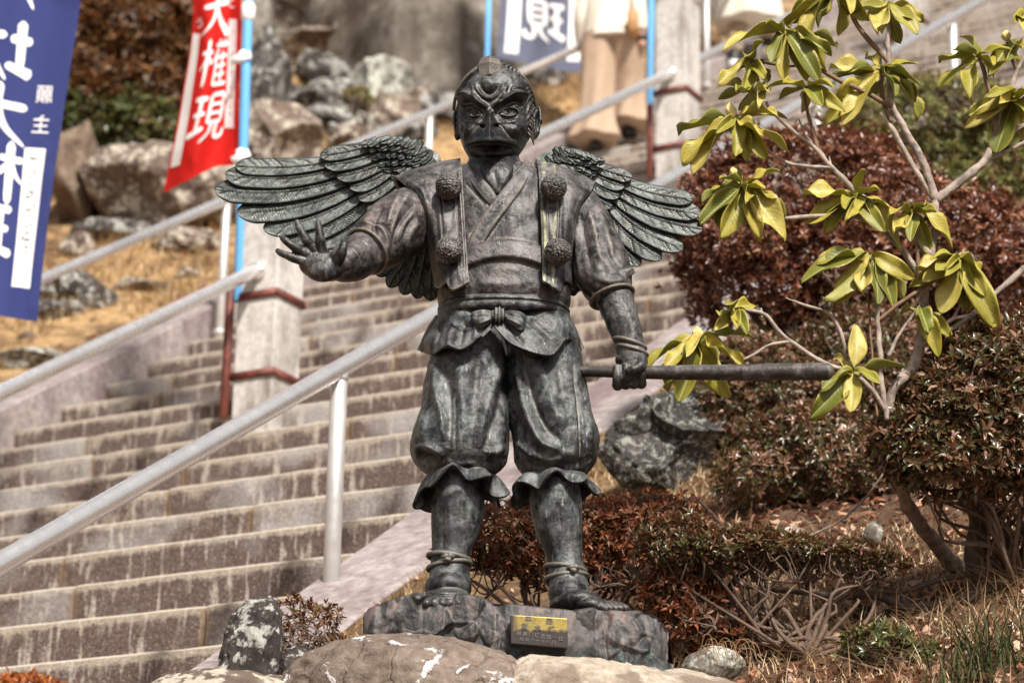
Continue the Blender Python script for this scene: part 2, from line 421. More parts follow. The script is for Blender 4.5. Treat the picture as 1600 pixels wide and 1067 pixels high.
def make_ground():
    us = np.concatenate([np.linspace(-60, -14, 30), np.linspace(-13.8, UL1 - .02, 70), [UL1 + .1], np.linspace(-8, UR1 - .2, 5), [UR1 - .05, UR1 - .02], np.linspace(UR1 + .02, 6, 190), np.linspace(6.5, 60, 30)])
    as_ = np.concatenate([np.linspace(-30, 3, 30), np.linspace(3.1, 20, 260), np.linspace(20.2, 42, 60)])
    u, a = np.meshgrid(us, as_)
    z = terr(u, a)
    G = U_ * u[..., None] + A_ * a[..., None]; G[..., 2] = z
    n = NT('hillside_soil_and_dry_grass')
    f = n.noise(26, 7, .7); b = n.noise(1.1, 4, .6); t = n.noise(7, 5, .7)
    grass = n.ramp(f, [(.25, (.20, .115, .05)), (.5, (.42, .27, .13)), (.75, (.60, .42, .235))])
    soil = n.ramp(n.math('ADD', n.math('MULTIPLY', f, .6), n.math('MULTIPLY', t, .4)), [(.3, (.03, .018, .012)), (.5, (.10, .06, .038)), (.68, (.22, .135, .085))])
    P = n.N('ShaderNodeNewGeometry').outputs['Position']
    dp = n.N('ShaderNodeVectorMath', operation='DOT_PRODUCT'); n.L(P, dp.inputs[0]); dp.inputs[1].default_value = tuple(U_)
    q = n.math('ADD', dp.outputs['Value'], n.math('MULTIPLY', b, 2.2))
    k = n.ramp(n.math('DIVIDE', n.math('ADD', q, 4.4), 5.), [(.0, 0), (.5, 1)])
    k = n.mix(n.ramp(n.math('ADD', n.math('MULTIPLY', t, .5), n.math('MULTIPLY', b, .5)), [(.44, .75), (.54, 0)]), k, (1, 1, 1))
    n.bump(n.math('ADD', f, t), .9, .03)
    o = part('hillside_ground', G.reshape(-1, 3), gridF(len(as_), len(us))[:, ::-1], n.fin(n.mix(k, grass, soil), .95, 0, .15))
    tag(o, kind='structure')
    o['label'] = 'sloping brown earth and dry grass beside the stairs'
make_ground()

# ============================================================ staircase
def make_stairs():
    root = thing('staircase', UA(-6.6, 6, zp(6)), 'long flight of stained stone steps rising to the right', None, kind='structure')
    wid = 1.43
    def blk(w, h, d, name):
        # local: x along nosing, y into the hill, z up; front face subdivided with slight wear
        nx, nz = max(4, int(w / .045)), 7
        X = np.linspace(-w / 2, w / 2, nx); Z = np.array([-h, -h * .7, -h * .35, -h * .1, -h * .04, -.006, 0])
        Y = np.array([0, 0, 0, 0, .0, .002, .012])
        x, z = np.meshgrid(X, Z); y = np.repeat(Y[:, None], nx, 1).copy()
        P0 = np.stack([x * 3 + w * 7, z * 3, y], -1)
        y += np.abs(fbm(P0, 3, 3)) * .006
        y[-2:] += np.clip(fbm(P0[-2:], 2.5, 3), 0, 1) * .02
        e = np.clip(1 - (w / 2 - np.abs(x)) / .012, 0, 1); y += e * .008
        V = np.stack([x, y, z], -1).reshape(-1, 3); F = gridF(nz, nx)
        n = len(V)
        back = np.stack([X, np.full(nx, d), np.zeros(nx)], 1)
        V = np.concatenate([V, back]); top = (nz - 1) * nx
        F2 = np.array([(top + i, top + i + 1, n + i + 1, n + i) for i in range(nx - 1)])
        V = np.concatenate([V, [[-w / 2, d, -h], [w / 2, d, -h]]]); m_ = len(V)
        F = [tuple(f) for f in F] + [tuple(f) for f in F2]
        F.append(tuple([m_ - 2] + [r * nx for r in range(nz)][::1] + [n]) )
        F.append(tuple([n + nx - 1] + [r * nx + nx - 1 for r in range(nz)][::-1] + [m_ - 1]))
        me = mesh(name, V, F, M['step'], smooth=False)
        ea = me.attributes.new('edge', 'FLOAT', 'POINT'); ea.data.foreach_set('value', np.clip(1 - (w / 2 - np.abs(np.array(V)[:, 0])) / .05, 0, 1).astype(np.float32))
        uvl = me.uv_layers.new(name='UVMap')
        co = np.array([V[l.vertex_index] for l in me.loops])
        uv = np.stack([co[:, 0], np.where(co[:, 1] < .08, (co[:, 2] + h) / h, 1.0)], 1)
        uvl.data.foreach_set('uv', uv.astype(np.float32).ravel())
        return me
    cache = {}
    lo = UL0 + .0; hi = UR0 + .02
    b0 = np.array(root.location)
    nst = 62; rr = random.Random(5)
    for i in range(nst):
        a0 = 5.175 + i * TRD; z0 = zp(a0)
        cuts = [lo]; x = lo + [.5, 1.1, .8, 1.35, .65][i % 5] + rr.uniform(-.05, .05)
        while x < hi - .35:
            cuts.append(round(x, 2)); x += wid
        cuts.append(hi)
        for c0, c1 in zip(cuts[:-1], cuts[1:]):
            w = round((c1 - c0) - .008, 2)
            key = w
            if key not in cache: cache[key] = blk(w, RIS + .004, TRD + .05, 'step_block')
            j = rr.uniform(-.004, .004)
            o = inst('step_block', cache[key], root)
            P = UA((c0 + c1) / 2, a0 + j, z0 + rr.uniform(-.003, .003)) - b0
            o.location = Vector(P); o.rotation_euler = (0, rr.uniform(-.0015, .0015), -PSI + rr.uniform(-.002, .002))
        if i == 0:
            pass
    # solid mass under the blocks so that joints read dark, not see-through
    V = []; a0, a1 = 4.9, 5.0 + nst * TRD
    prof = [(a0 + .12, zp(a0) - RIS - .1), (a1 + .12, zp(a1) - RIS - .1), (a1 + .1, zp(a1) - 1.5), (a0 + .1, zp(a0) - 1.5)]
    for u in (lo, hi): V += [UA(u, a, z) for a, z in prof]
    F = [(0, 1, 5, 4), (1, 2, 6, 5), (2, 3, 7, 6), (3, 0, 4, 7), (3, 2, 1, 0), (4, 5, 6, 7)]
    part('bedding', V, F, m_plain('joint_mortar', (.16, .11, .075), .9, 0, .3, 20), root, smooth=False)
make_stairs()

def wedge(name, u0, u1, top, depth, mat, a0, a1, kind, label, seg=1.6, bev=.012):
    root = thing(name, UA((u0 + u1) / 2, 8, zp(8)), label, None, kind='structure')
    n = int((a1 - a0) / seg); ed = np.linspace(a0, a1, n + 1)
    for i in range(n):
        na = 26; aa = np.linspace(ed[i] + .004, ed[i + 1] - .004, na)
        cols = np.concatenate([[u0, u0], [u0 + bev], np.linspace(u0 + .05, u1 - .05, 6), [u1 - bev], [u1, u1]])
        dz = np.array([-depth, -bev, 0] + [0] * 6 + [0, -bev, -depth])
        G = np.zeros((na, len(cols), 3))
        for r, a in enumerate(aa):
            for c, u in enumerate(cols):
                G[r, c] = UA(u, a, zp(a) + top + dz[c])
        G[..., 2] += fbm(G, 4, 3) * .008
        V = G.reshape(-1, 3); F = gridF(na, len(cols))
        k = len(cols)
        F = [tuple(f) for f in F] + [tuple(range(k))[::-1], tuple((na - 1) * k + j for j in range(k))]
        part('coping_slab', V, F, mat, root, smooth=False)
    return root
wedge('stair_kerb', UR0, UR1, .035, .9, M['stringer'], 3.8, 27, 'structure', 'sloping mauve-grey concrete kerb along the right side of the stairs', 2.4)
wedge('stair_side_wall', UL1, UL0, .15, 1.2, M['stringer'], 5.0, 27, 'structure', 'low pale concrete wall along the left side of the stairs', 3.1)

# ============================================================ handrails
def pl(px, py, U):
    d = ray(px, py); return d * (U / (d @ U_))
def rail(U, q0, q1, r, pr, posts, label, ends=None, embed=0., a_ext=(0, 0), brk=None):
    p0, p1 = pl(*q0, U), pl(*q1, U)
    def at(a):
        t = (a - p0 @ A_) / ((p1 - p0) @ A_); return p0 + (p1 - p0) * t
    aa0, aa1 = p0 @ A_ - a_ext[0], p1 @ A_ + a_ext[1]
    segs = brk if brk else [(aa0, aa1)]
    root = thing('handrail', UA(U, segs[0][0], zp(segs[0][0])), label, 'handrail', 'steel handrails along the stairs')
    for s0, s1 in segs:
        n = 24; P = [at(a) for a in np.linspace(s0, s1, n)]
        part('rail_pipe', *wtube(P, r, 20), M['steel'], root)
    for a in posts:
        p = at(a); b = p.copy(); b[2] = zp(a) - .03
        t = p.copy()
        part('post', *wtube([b, t], pr, 16), M['zinc'], root)
        q = p.copy(); q[2] -= r * 1.05; part('weld_collar', *wtube([q - [0, 0, .008], q + [0, 0, .006]], pr * 1.12, 16), M['steel'], root)
        
        f = b.copy(); f[2] += .02
        part('post_flange', *wtube([f, f + np.array([0, 0, .012])], pr * 1.5, 16), M['zinc'], root)
    return at
at1 = rail(-4.62, (0, 880.6), (1532, 3), .0325, .029, [4.8, 7.0, 9.18, 11.36, 13.54, 15.7], 'steel handrail nearest the viewer, running behind the winged statue', a_ext=(1.6, 4))
PA = [5.0, 9.54, 14.08, 18.62, 23.16]
at2 = rail(-6.71, (0, 613), (1052, 112), .0325, .028, [], 'middle steel handrail that runs into the concrete pillars', brk=[(PA[0] + .1, PA[1] - .02), (PA[1] + .02, PA[2] - .02), (PA[2] + .02, PA[3] - .02), (PA[3] + .02, PA[4])])
at3 = rail(-8.40, (63.7, 436.8), (1003, 33), .030, .027, [6.95, 9.2, 11.45, 13.71, 15.96, 18.2], 'far steel handrail beside the low left wall, passing behind the head', a_ext=(3, 5))

# ============================================================ concrete pillars with red banner-pole brackets
PW = .113
def pillar(a, idx, label):
    c = UA(-6.71, a, 0); z0, z1 = zp(a) - .25, zp(a) + 1.20
    root = thing('concrete_pillar', UA(-6.71, a, zp(a)), label, 'pillar', 'concrete pillars up the middle of the stairs')
    part('shaft', *box(c + [0, 0, (z0 + z1) / 2], U_ * PW, A_ * PW, [0, 0, (z1 - z0) / 2], .008), M['pillar'], root, smooth=False)
    for k, h in enumerate((.53, .135)):
        q = zp(a) + h; t = .006; L = PW + t
        V, F = join([box(c - A_ * L + [0, 0, q], U_ * (L + t), A_ * t, [0, 0, .018]), box(c + A_ * L + [0, 0, q], U_ * (L + t), A_ * t, [0, 0, .018]),
                     box(c - U_ * L + [0, 0, q - .0], U_ * t, A_ * (L - t * 1.2), [0, 0, .0175]), box(c + U_ * L + [0, 0, q], U_ * t, A_ * (L - t * 1.2), [0, 0, .0175])])
        part('strap', V, F, M['rust'], root, smooth=False)
    s = c - A_ * (PW + .012) - U_ * (PW + .032)
    V, F = wtube([s + [0, 0, zp(a) - .06], s + [0, 0, zp(a) + .64]], .022, 14)
    part('pole_socket', V, F, M['rust'], root)
    e = at2(a - PW - .012)
    part('rail_flange', *wtube([e - A_ * .004, e + A_ * .016], .05, 18), M['steel'], root)
    e = at2(a + PW + .012)
    part('rail_flange', *wtube([e - A_ * .02, e + A_ * .004], .05, 18), M['steel'], root)
    return s
pl_lab = ['square concrete pillar lowest on the stairs, below the left edge of view', 'square concrete pillar with red straps under the outstretched left wing', 'square concrete pillar with red straps beside the walker in beige trousers', 'square concrete pillar with red straps, half hidden behind the rhododendron leaves', 'highest and farthest square concrete pillar']
sock = [pillar(a, i, pl_lab[i]) if i in (1, 2, 3) else None for i, a in enumerate(PA)]

# ============================================================ retaining wall behind
def back_wall():
    WL = [(float(q @ U_), float(q @ A_)) for q in (ghit(300, 140), ghit(450, 118), ghit(600, 150), ghit(720, 158))]
    root = thing('retaining_wall', UA(-12, 17, zp(17)), 'tall grey streaked retaining wall above the rocky bank', 'wall')
    line = [(-28, 2.0), (-19, 8.6)] + WL + [(-9.15, 19.5), (-9.1, 24), (-9.1, 34)]
    L = []; 
    for (u0, a0), (u1, a1) in zip(line[:-1], line[1:]):
        n = max(1, int(round(math.hypot(u1 - u0, a1 - a0) / 2.3)))
        for i in range(n):
            s0, s1 = i / n, (i + 1) / n
            L.append(((u0 + (u1 - u0) * s0, a0 + (a1 - a0) * s0), (u0 + (u1 - u0) * s1, a0 + (a1 - a0) * s1)))
    for i, (p, q) in enumerate(L):
        zb = min(float(terr(*p)), float(terr(*q))) - .6; 
        P0, P1 = UA(p[0], p[1], 0), UA(q[0], q[1], 0); e = P1 - P0; l = np.linalg.norm(e); e /= l; nn = np.cross(e, HZ_)
        if nn @ np.array([0.3, -1, 0]) < 0: nn = -nn
        for k in range(3):
            h0, h1 = k * 2.3, (k + 1) * 2.3 - .012
            xs = np.linspace(.006, l - .006, 26); zs = np.linspace(h0, h1, 26); x, z = np.meshgrid(xs, zs)
            G = P0 + e * x[..., None] + HZ_ * (z + zb)[..., None] - nn * (z * .10)[..., None]
            ed = np.minimum(np.minimum(x, l - x), np.minimum(z - h0, h1 - z)); off = fbm(G, .9, 4) * .16 + fbm(G, 4, 4) * .06 - np.exp(-(ed / .03) ** 2) * .05
            G = G + nn * off[..., None]
            part('wall_panel', G.reshape(-1, 3), gridF(26, 26), M['bigwall'], root)
HZ_ = np.array([0, 0, 1.])
back_wall()
# ============================================================ bronze
def m_bronze(name, patina=.35, brown=.5, dark=(.012, .0125, .0125), speck=.25, pat_col=(.06, .115, .10), dust=.42, rlo=.34, edg=(.20, .175, .145), es=.6):
    n = NT(name); P = n.N('ShaderNodeNewGeometry'); pos = P.outputs['Position']; pt = P.outputs['Pointiness']
    f = n.noise(55, 6, .7, pos); b = n.noise(7, 5, .62, pos); g = n.noise(3.1, 3, .55, pos)
    st = n.N('ShaderNodeMapping'); n.L(pos, st.inputs[0]); st.inputs['Scale'].default_value = (1, 1, .16)
    run = n.noise(38, 4, .65, st.outputs[0])
    col = n.ramp(f, [(.3, dark), (.55, tuple(x * 2.6 for x in dark)), (.75, tuple(x * 5.0 for x in dark))])
    br = n.ramp(n.math('ADD', n.math('MULTIPLY', b, .6), n.math('MULTIPLY', g, .5)), [(.60 - .12 * brown, 0), (.76 - .12 * brown, 1)])
    col = n.mix(n.math('MULTIPLY', br, brown), col, n.ramp(f, [(.3, (.060, .032, .026)), (.7, (.155, .095, .080))]))
    pk = n.math('ADD', n.math('MULTIPLY', run, .55), n.math('MULTIPLY', b, .5))
    pr = n.ramp(pk, [(.52, 0), (.66, 1)])
    col = n.mix(n.math('MULTIPLY', pr, patina), col, n.ramp(f, [(.3, tuple(x * .45 for x in pat_col)), (.7, pat_col)]))
    mo = n.noise(17, 6, .72, pos, .4)
    col = n.mix(n.ramp(mo, [(.42, .95), (.52, 0)]), col, tuple(x * .45 for x in dark))
    col = n.mix(n.ramp(n.math('ADD', n.math('MULTIPLY', mo, .6), n.math('MULTIPLY', run, .4)), [(.52, 0), (.64, .75)]), col, n.ramp(f, [(.3, (.09, .088, .086)), (.7, (.24, .232, .225))]))
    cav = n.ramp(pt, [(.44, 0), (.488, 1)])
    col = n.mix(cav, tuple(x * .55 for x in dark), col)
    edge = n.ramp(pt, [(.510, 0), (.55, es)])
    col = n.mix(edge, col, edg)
    sp = n.ramp(n.noise(170, 4, .7, st.outputs[0]), [(.58, 0), (.70, .8)])
    spm = n.ramp(n.noise(13, 4, .65, st.outputs[0]), [(.47, 0), (.60, 1)])
    col = n.mix(n.math('MULTIPLY', n.math('MULTIPLY', sp, spm), speck), col, (.36, .375, .36))
    up = n.sep(P.outputs['Normal'])[2]
    du = n.math('MULTIPLY', n.ramp(up, [(.35, 0), (.85, 1)]), n.ramp(n.noise(30, 5, .65, pos), [(.38, .0), (.62, dust)]))
    col = n.mix(du, col, (.27, .25, .235))
    ro = n.ramp(n.math('ADD', n.math('MULTIPLY', f, .5), n.math('MULTIPLY', run, .5)), [(.35, rlo), (.65, rlo + .3)])
    n.bump(n.math('ADD', n.math('MULTIPLY', f, .8), n.math('MULTIPLY', mo, 1.6)), .8, .0035)
    return n.fin(col, ro, .30, .5)
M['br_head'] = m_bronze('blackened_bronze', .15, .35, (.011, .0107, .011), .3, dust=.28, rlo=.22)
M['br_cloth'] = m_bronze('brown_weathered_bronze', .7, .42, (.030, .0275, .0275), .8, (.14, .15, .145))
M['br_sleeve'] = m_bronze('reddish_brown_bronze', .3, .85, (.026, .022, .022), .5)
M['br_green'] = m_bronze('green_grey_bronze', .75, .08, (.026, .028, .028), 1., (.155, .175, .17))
M['br_wing'] = m_bronze('verdigris_feather_bronze', .8, .12, (.030, .037, .034), .15, (.115, .132, .123), .3, edg=(.34, .335, .29), es=.9)  # strong pale edge colour paints specular rim highlights along feather ridges and cuts
M['br_staff'] = m_bronze('dark_staff_bronze', .12, .55, (.014, .011, .011), .05)

def m_vest():
    m0 = M['br_cloth'].copy(); m0.name = 'bronze_with_pale_run'; t = m0.node_tree; b = t.nodes['Principled BSDF']
    src = b.inputs['Base Color'].links[0].from_socket
    g = t.nodes.new('ShaderNodeNewGeometry'); s = t.nodes.new('ShaderNodeSeparateXYZ'); t.links.new(g.outputs['Position'], s.inputs[0])
    def mth(op, a, c):
        q = t.nodes.new('ShaderNodeMath'); q.operation = op
        for i, v in enumerate((a, c)):
            if isinstance(v, (int, float)): q.inputs[i].default_value = v
            else: t.links.new(v, q.inputs[i])
        return q.outputs[0]
    mp = t.nodes.new('ShaderNodeMapping'); t.links.new(g.outputs['Position'], mp.inputs[0]); mp.inputs['Scale'].default_value = (1, 1, .12)
    nz = t.nodes.new('ShaderNodeTexNoise'); nz.inputs['Scale'].default_value = 90; nz.inputs['Detail'].default_value = 5; t.links.new(mp.outputs[0], nz.inputs['Vector'])
    f = None
    for x0, w_ in ((851, 5.), (866, 3.)):
        d = mth('DIVIDE', mth('SUBTRACT', s.outputs[0], float(W(x0, 330, -70)[0])), w_ * PXM); e = mth('POWER', 2.718, mth('MULTIPLY', mth('MULTIPLY', d, d), -1.)); f = e if f is None else mth('MAXIMUM', f, e)
    r = t.nodes.new('ShaderNodeMapRange'); r.inputs[1].default_value = .44; r.inputs[2].default_value = .60; t.links.new(nz.outputs[0], r.inputs[0])
    mx = t.nodes.new('ShaderNodeMix'); mx.data_type = 'RGBA'; t.links.new(mth('MULTIPLY', mth('MULTIPLY', f, r.outputs[0]), .6), mx.inputs[0]); t.links.new(src, mx.inputs[6]); mx.inputs[7].default_value = (.50, .50, .30, 1)
    t.links.new(mx.outputs[2], b.inputs['Base Color']); return m0
M['br_vest'] = m_vest()
ST = thing('winged_tengu_statue', W(800, 955, 0), 'dark bronze winged guardian statue with a beaked face, standing on a rock plinth', 'statue')
RXYZ = lambda: None
HX, HY, HZ = np.array([1., 0, 0]), np.array([0, 1., 0]), np.array([0, 0, 1.])

def ell_loft(stn, nr, seg, marks=None, expo=2.0, nz=(0, 0), extra=None, normal_scale=1., openend=False):
    """horizontal elliptic sections: stn rows (cx, py, d, rx, ryfront, ryback) in photo px"""
    S = crom(np.array(stn, float), nr)
    th = np.linspace(0, 2 * PI, seg, endpoint=False)
    c, s = np.cos(th), np.sin(th)
    e = 2 / expo
    cx = np.sign(c) * np.abs(c) ** e; sy = np.sign(s) * np.abs(s) ** e
    C = Wa(S[:, :3])
    k = PXM * (1 + S[:, 2:3] * PXM / YS)
    X = S[:, 3:4] * cx[None] * k; Yd = np.where(sy[None] > 0, S[:, 4:5], S[:, 5:6]) * sy[None] * k
    G = C[:, None, :] + X[..., None] * HX - Yd[..., None] * HY
    Nn = gnorm(G, True)
    ctr = C[:, None, :]
    if ((G - ctr) * Nn).sum() < 0: Nn = -Nn
    px, py = proj(G)
    disp = np.zeros(px.shape)
    front = np.clip(-Nn[..., 1] * 2.2, 0, 1)
    if marks: disp += carve(px, py, marks) * front
    if nz[0]: disp += fbm(G, nz[1], 4) * nz[0]
    if extra is not None: disp += extra(px, py, G, Nn, th[None] + 0 * px)
    G = G + Nn * (disp * PXM)[..., None]
    V = G.reshape(-1, 3); F = gridF(nr, seg, True)[:, ::-1]
    F = [tuple(q) for q in F]
    if not openend:
        F.append(tuple(range(seg))); F.append(tuple((nr - 1) * seg + j for j in range(seg))[::-1])
    return V, F

# ---------------------------------------------------------------- feathers
def feather(root, tip, w, bend=0., seed=0, layer=0., barbs=1., tipr=.5, curl=0., n=None, rootw=.62, nvv=17):
    """blade from root to tip, (px,py,d) each; w half width px; bend sideways px at mid"""
    r = np.random.default_rng(seed)
    a, b = np.array(root, float), np.array(tip, float)
    L = np.hypot(*(b - a)[:2]); n = n or int(max(26, L * .75)); m_ = nvv
    t = np.linspace(0, 1, n); v = np.linspace(-1, 1, m_)
    dxy = (b - a)[:2] / L; nn = np.array([-dxy[1], dxy[0]])
    c = a[None] + (b - a)[None] * t[:, None]
    bb = bend * np.sin(PI * t ** .9)
    c[:, :2] += nn[None] * bb[:, None]
    wt = w * (rootw + (1 - rootw) * np.clip(t * 1.9, 0, 1) ** .8)
    q = np.clip((t - (1 - tipr * 2 * w / L)) / (tipr * 2 * w / L), 0, 1)
    wt = wt * np.clip(1 - q ** 1.7, .0, 1) ** .62 + .3
    tang = np.gradient(c[:, :2], axis=0); tang /= np.linalg.norm(tang, axis=1, keepdims=True)
    nr = np.stack([-tang[:, 1], tang[:, 0]], 1)
    G = np.zeros((n, m_, 3))
    G[..., :2] = c[:, None, :2] + nr[:, None] * (wt[:, None] * v[None])[..., None]
    up = 2.2 * (1 - np.abs(v[None]) ** 2.4) * np.clip(wt[:, None] / w, .2, 1) - layer * v[None]
    up = up + 2.2 * np.exp(-(v[None] / .10) ** 2) * (1 - t[:, None] ** 3 * .7)
    # raised rim and barb cuts
    up = up + .9 * np.exp(-((np.abs(v[None]) - .93) / .08) ** 2)
    s = t[:, None] * L - np.abs(v[None]) * w * 1.25
    side = (v[None] > 0) * 1.0
    bar = np.zeros(s.shape); x0 = 6.
    while x0 < L * 1.02:
        k = r.integers(2, 5); sd = r.integers(0, 2); ln = r.uniform(.5, .98)
        for i in range(k):
            bar += np.exp(-((s - x0) / 1.15) ** 2) * (np.abs(v[None]) > .08) * (np.abs(v[None]) < ln) * np.where(side == sd, 1, .35)
            x0 += r.uniform(3.4, 4.8)
        x0 += r.uniform(2, 9)
    up = up - bar * 3.0 * barbs + .35 * np.sin(s * 1.25)
    G[..., 2] = c[:, None, 2] - up + curl * (t[:, None] ** 2)
    Wd = Wa(G); B = Wd + HY * 3.2 * PXM
    F1 = gridF(n, m_); k = n * m_
    ring = np.array([j for j in range(m_)] + [i * m_ + m_ - 1 for i in range(1, n)] + [(n - 1) * m_ + j for j in range(m_ - 2, -1, -1)] + [i * m_ for i in range(n - 2, 0, -1)])
    nx = np.roll(ring, -1)
    F3 = np.stack([ring, nx, nx + k, ring + k], 1)
    F = np.concatenate([F1, F1[:, ::-1] + k, F3[:, ::-1]])
    nrm = np.cross(Wd[1, 1] - Wd[0, 1], Wd[1, 2] - Wd[1, 1])
    if nrm[1] < 0: pass
    else: F = F[:, ::-1]
    return np.concatenate([Wd.reshape(-1, 3), B.reshape(-1, 3)]), F

def make_wing(side):
    if side == 'L':
        prim = [((516, 252, 58), (368, 259, 66), 10.5, -4), ((528, 264, 60), (351, 273, 68), 13, -7), ((540, 278, 62), (335, 296, 70), 14.5, -9), ((553, 290, 64), (370, 331, 72), 14.5, -9),
                ((565, 300, 66), (411, 357, 73), 14, -8), ((578, 309, 68), (446, 374, 75), 14, -7), ((590, 317, 70), (486, 384, 77), 13.5, -6), ((602, 326, 72), (520, 397, 79), 13.5, -5), ((617, 340, 74), (556, 408, 81), 13.5, -3)]
        cov = [((582, 227, 46), (500, 243, 50), 9.5, -2), ((592, 240, 47), (507, 258, 51), 10.5, -3), ((600, 253, 48), (526, 276, 52), 11.5, -3), ((608, 266, 49), (546, 293, 53), 11.5, -3), ((616, 279, 50), (560, 311, 54), 11.5, -2), ((628, 292, 51), (574, 329, 55), 12, -2), ((640, 306, 52), (592, 345, 56), 12, 0)]
        tail = [((644, 366, 70), (588, 430, 76), 10, -4), ((650, 368, 68), (606, 448, 74), 11, -4), ((658, 370, 66), (629, 460, 72), 12, -3), ((667, 372, 64), (650, 466, 70), 12, -2), ((677, 374, 62), (672, 470, 68), 12, 0), ((690, 376, 60), (694, 470, 66), 12, 0)]
        srow = [((572, 226), (664, 232)), ((580, 233), (676, 246)), ((588, 244), (684, 258)), ((594, 254), (690, 270)), ((600, 264), (694, 284)), ((606, 275), (690, 298))]
        sdir = (-1, .32); arm = [((672, 262, 66), 30), ((640, 245, 64), 30), ((600, 245, 62), 26), ((560, 258, 64), 17), ((520, 262, 68), 9)]
        lab = 'spread left-hand wing, raised beside the pointing hand'
    else:
        prim = [((962, 279, 62), (1083, 311, 66), 9.5, 5), ((958, 288, 64), (1096, 333, 68), 11.5, 8), ((954, 298, 66), (1099, 358, 70), 12.5, 9), ((949, 310, 68), (1068, 388, 72), 12.5, 8), ((944, 322, 70), (1034, 404, 74), 12.5, 6), ((938, 334, 72), (1001, 414, 76), 12.5, 4), ((930, 345, 74), (972, 412, 78), 12.5, 3)]
        cov = [((912, 252, 50), (988, 278, 54), 8.5, 2), ((912, 262, 51), (976, 292, 55), 10, 3), ((911, 273, 52), (968, 307, 56), 10.5, 3), ((908, 285, 53), (956, 324, 57), 10.5, 3), ((904, 298, 54), (946, 340, 58), 10.5, 2)]
        tail = [((898, 380, 64), (905, 455, 70), 8, 0), ((892, 380, 62), (896, 462, 68), 8, 0)]
        srow = [((935, 252), (862, 236)), ((930, 260), (856, 248)), ((926, 270), (852, 262)), ((921, 280), (850, 276)), ((915, 292), (850, 290))]
        sdir = (1, .36); arm = [((850, 262, 66), 26), ((876, 250, 64), 24), ((910, 266, 62), 22), ((945, 285, 66), 15), ((975, 292, 69), 8)]
        lab = 'spread right-hand wing, reaching behind the arm that holds the staff'
    P = [a[0] for a in arm]; R = [a[1] for a in arm]
    V, F = tube(P, R, 24, 30, flat=1.)
    # flatten in depth
    c = np.mean(V, 0); V[:, 1] = c[1] + (V[:, 1] - c[1]) * .38 + .012
    wing = part('wing', V, F, M['br_wing'], ST, label=lab)
    sd = 10 if side == 'L' else 300
    for i, (a, b, w, bd) in enumerate(prim[::-1]):
        V, F = feather(a, b, w * 1.32, bd * 1.3, sd + i, layer=(3.2 if side == 'L' else -3.2), tipr=.85); part('long_feather', V, F, M['br_wing'], wing)
    for i, (a, b, w, bd) in enumerate(cov[::-1]):
        V, F = feather(a, b, w * 1.2, bd, sd + 40 + i, layer=(2.8 if side == 'L' else -2.8), tipr=.8); part('middle_feather', V, F, M['br_wing'], wing)
    for i, (a, b, w, bd) in enumerate(tail):
        V, F = feather(a, b, w * 1.1, bd, sd + 80 + i, layer=1.5, tipr=.6); part('lower_feather', V, F, M['br_wing'], wing)
    r = np.random.default_rng(sd); sd0 = np.array(sdir) / np.hypot(*sdir)
    for k, (p, q) in enumerate(srow[::-1]):
        k = len(srow) - 1 - k
        N_ = 9 if side == 'L' else 8
        for i in range(N_):
            t = (i + (k % 2) * .5) / N_
            x = p[0] + (q[0] - p[0]) * t; y = p[1] + (q[1] - p[1]) * t - (9 if side == 'L' else 5) * math.sin(PI * t)
            x += r.uniform(-2, 2); y += r.uniform(-1.5, 1.5)
            ang = math.atan2(sd0[1], sd0[0]) + r.uniform(-.3, .3) + (.5 * t if side == 'R' else -.6 * t)
            L = r.uniform(17, 22)
            d0 = 38 + 3.2 * k - 3.0 * (1 - t) * 0 + t * -5 - 10 * math.sin(PI * t)
            V, F = feather((x - math.cos(ang) * L * .5, y - math.sin(ang) * L * .5, d0 + 1), (x + math.cos(ang) * L * .5, y + math.sin(ang) * L * .5, d0 - 2.5), r.uniform(6, 7.6), 0, sd + 500 + k * 20 + i, barbs=.8, tipr=.8, n=16, nvv=9)
            part('small_feather', V, F, M['br_wing'], wing)
    return wing
make_wing('L'); make_wing('R')

# ---------------------------------------------------------------- torso under the vest
tm = [([(825, 246), (800, 278), (772, 312), (740, 357), (733, 372)], 1.8, -3.4), ([(830, 275), (808, 305), (782, 345), (760, 378)], 1.8, -3.0), ([(818, 262), (790, 292), (762, 328)], 3.0, 1.6),
      ([(723, 250), (750, 280), (779, 306)], 1.8, -3.2), ([(727, 286), (745, 306), (760, 323)], 1.8, -2.6), ([(735, 262), (757, 285), (776, 300)], 3, 1.6),
      ([(798, 285), (797, 330), (800, 372)], 6, 1.5), ([(815, 300), (812, 340), (818, 376)], 4, -1.2),
      ([(733, 386), (760, 378), (788, 376), (820, 381), (847, 392)], 2.0, 2.6), ([(745, 440), (790, 446), (836, 438)], 6, 2), ([(740, 458), (790, 464), (842, 458)], 4, -2.5), ([(760, 425), (790, 420), (815, 426)], 5, 1.5),
      ([(700, 460), (740, 472), (800, 474), (860, 464)], 3.5, 2.2), ([(770, 452), (773, 474)], 2.5, -1.6), ([(812, 450), (808, 474)], 2.5, -1.6)]
def tex(px, py, G, N, th):
    # stepped belly band: proud between the two arcs
    x = (px - 789) / 58
    top = 377 + 10 * x ** 2; bot = 407 + 14 * x ** 2
    f = np.clip(-N[..., 1] * 2, 0, 1) * (np.abs(px - 789) < 66)
    s = lambda e, w: 1 / (1 + np.exp(-np.clip(e / w, -30, 30)))
    return f * (10.0 * s(py - top, 1.2) * s(bot - py, .8) + 2 * s(py - bot, 3) * s(470 - py, 8) * np.cos(x))
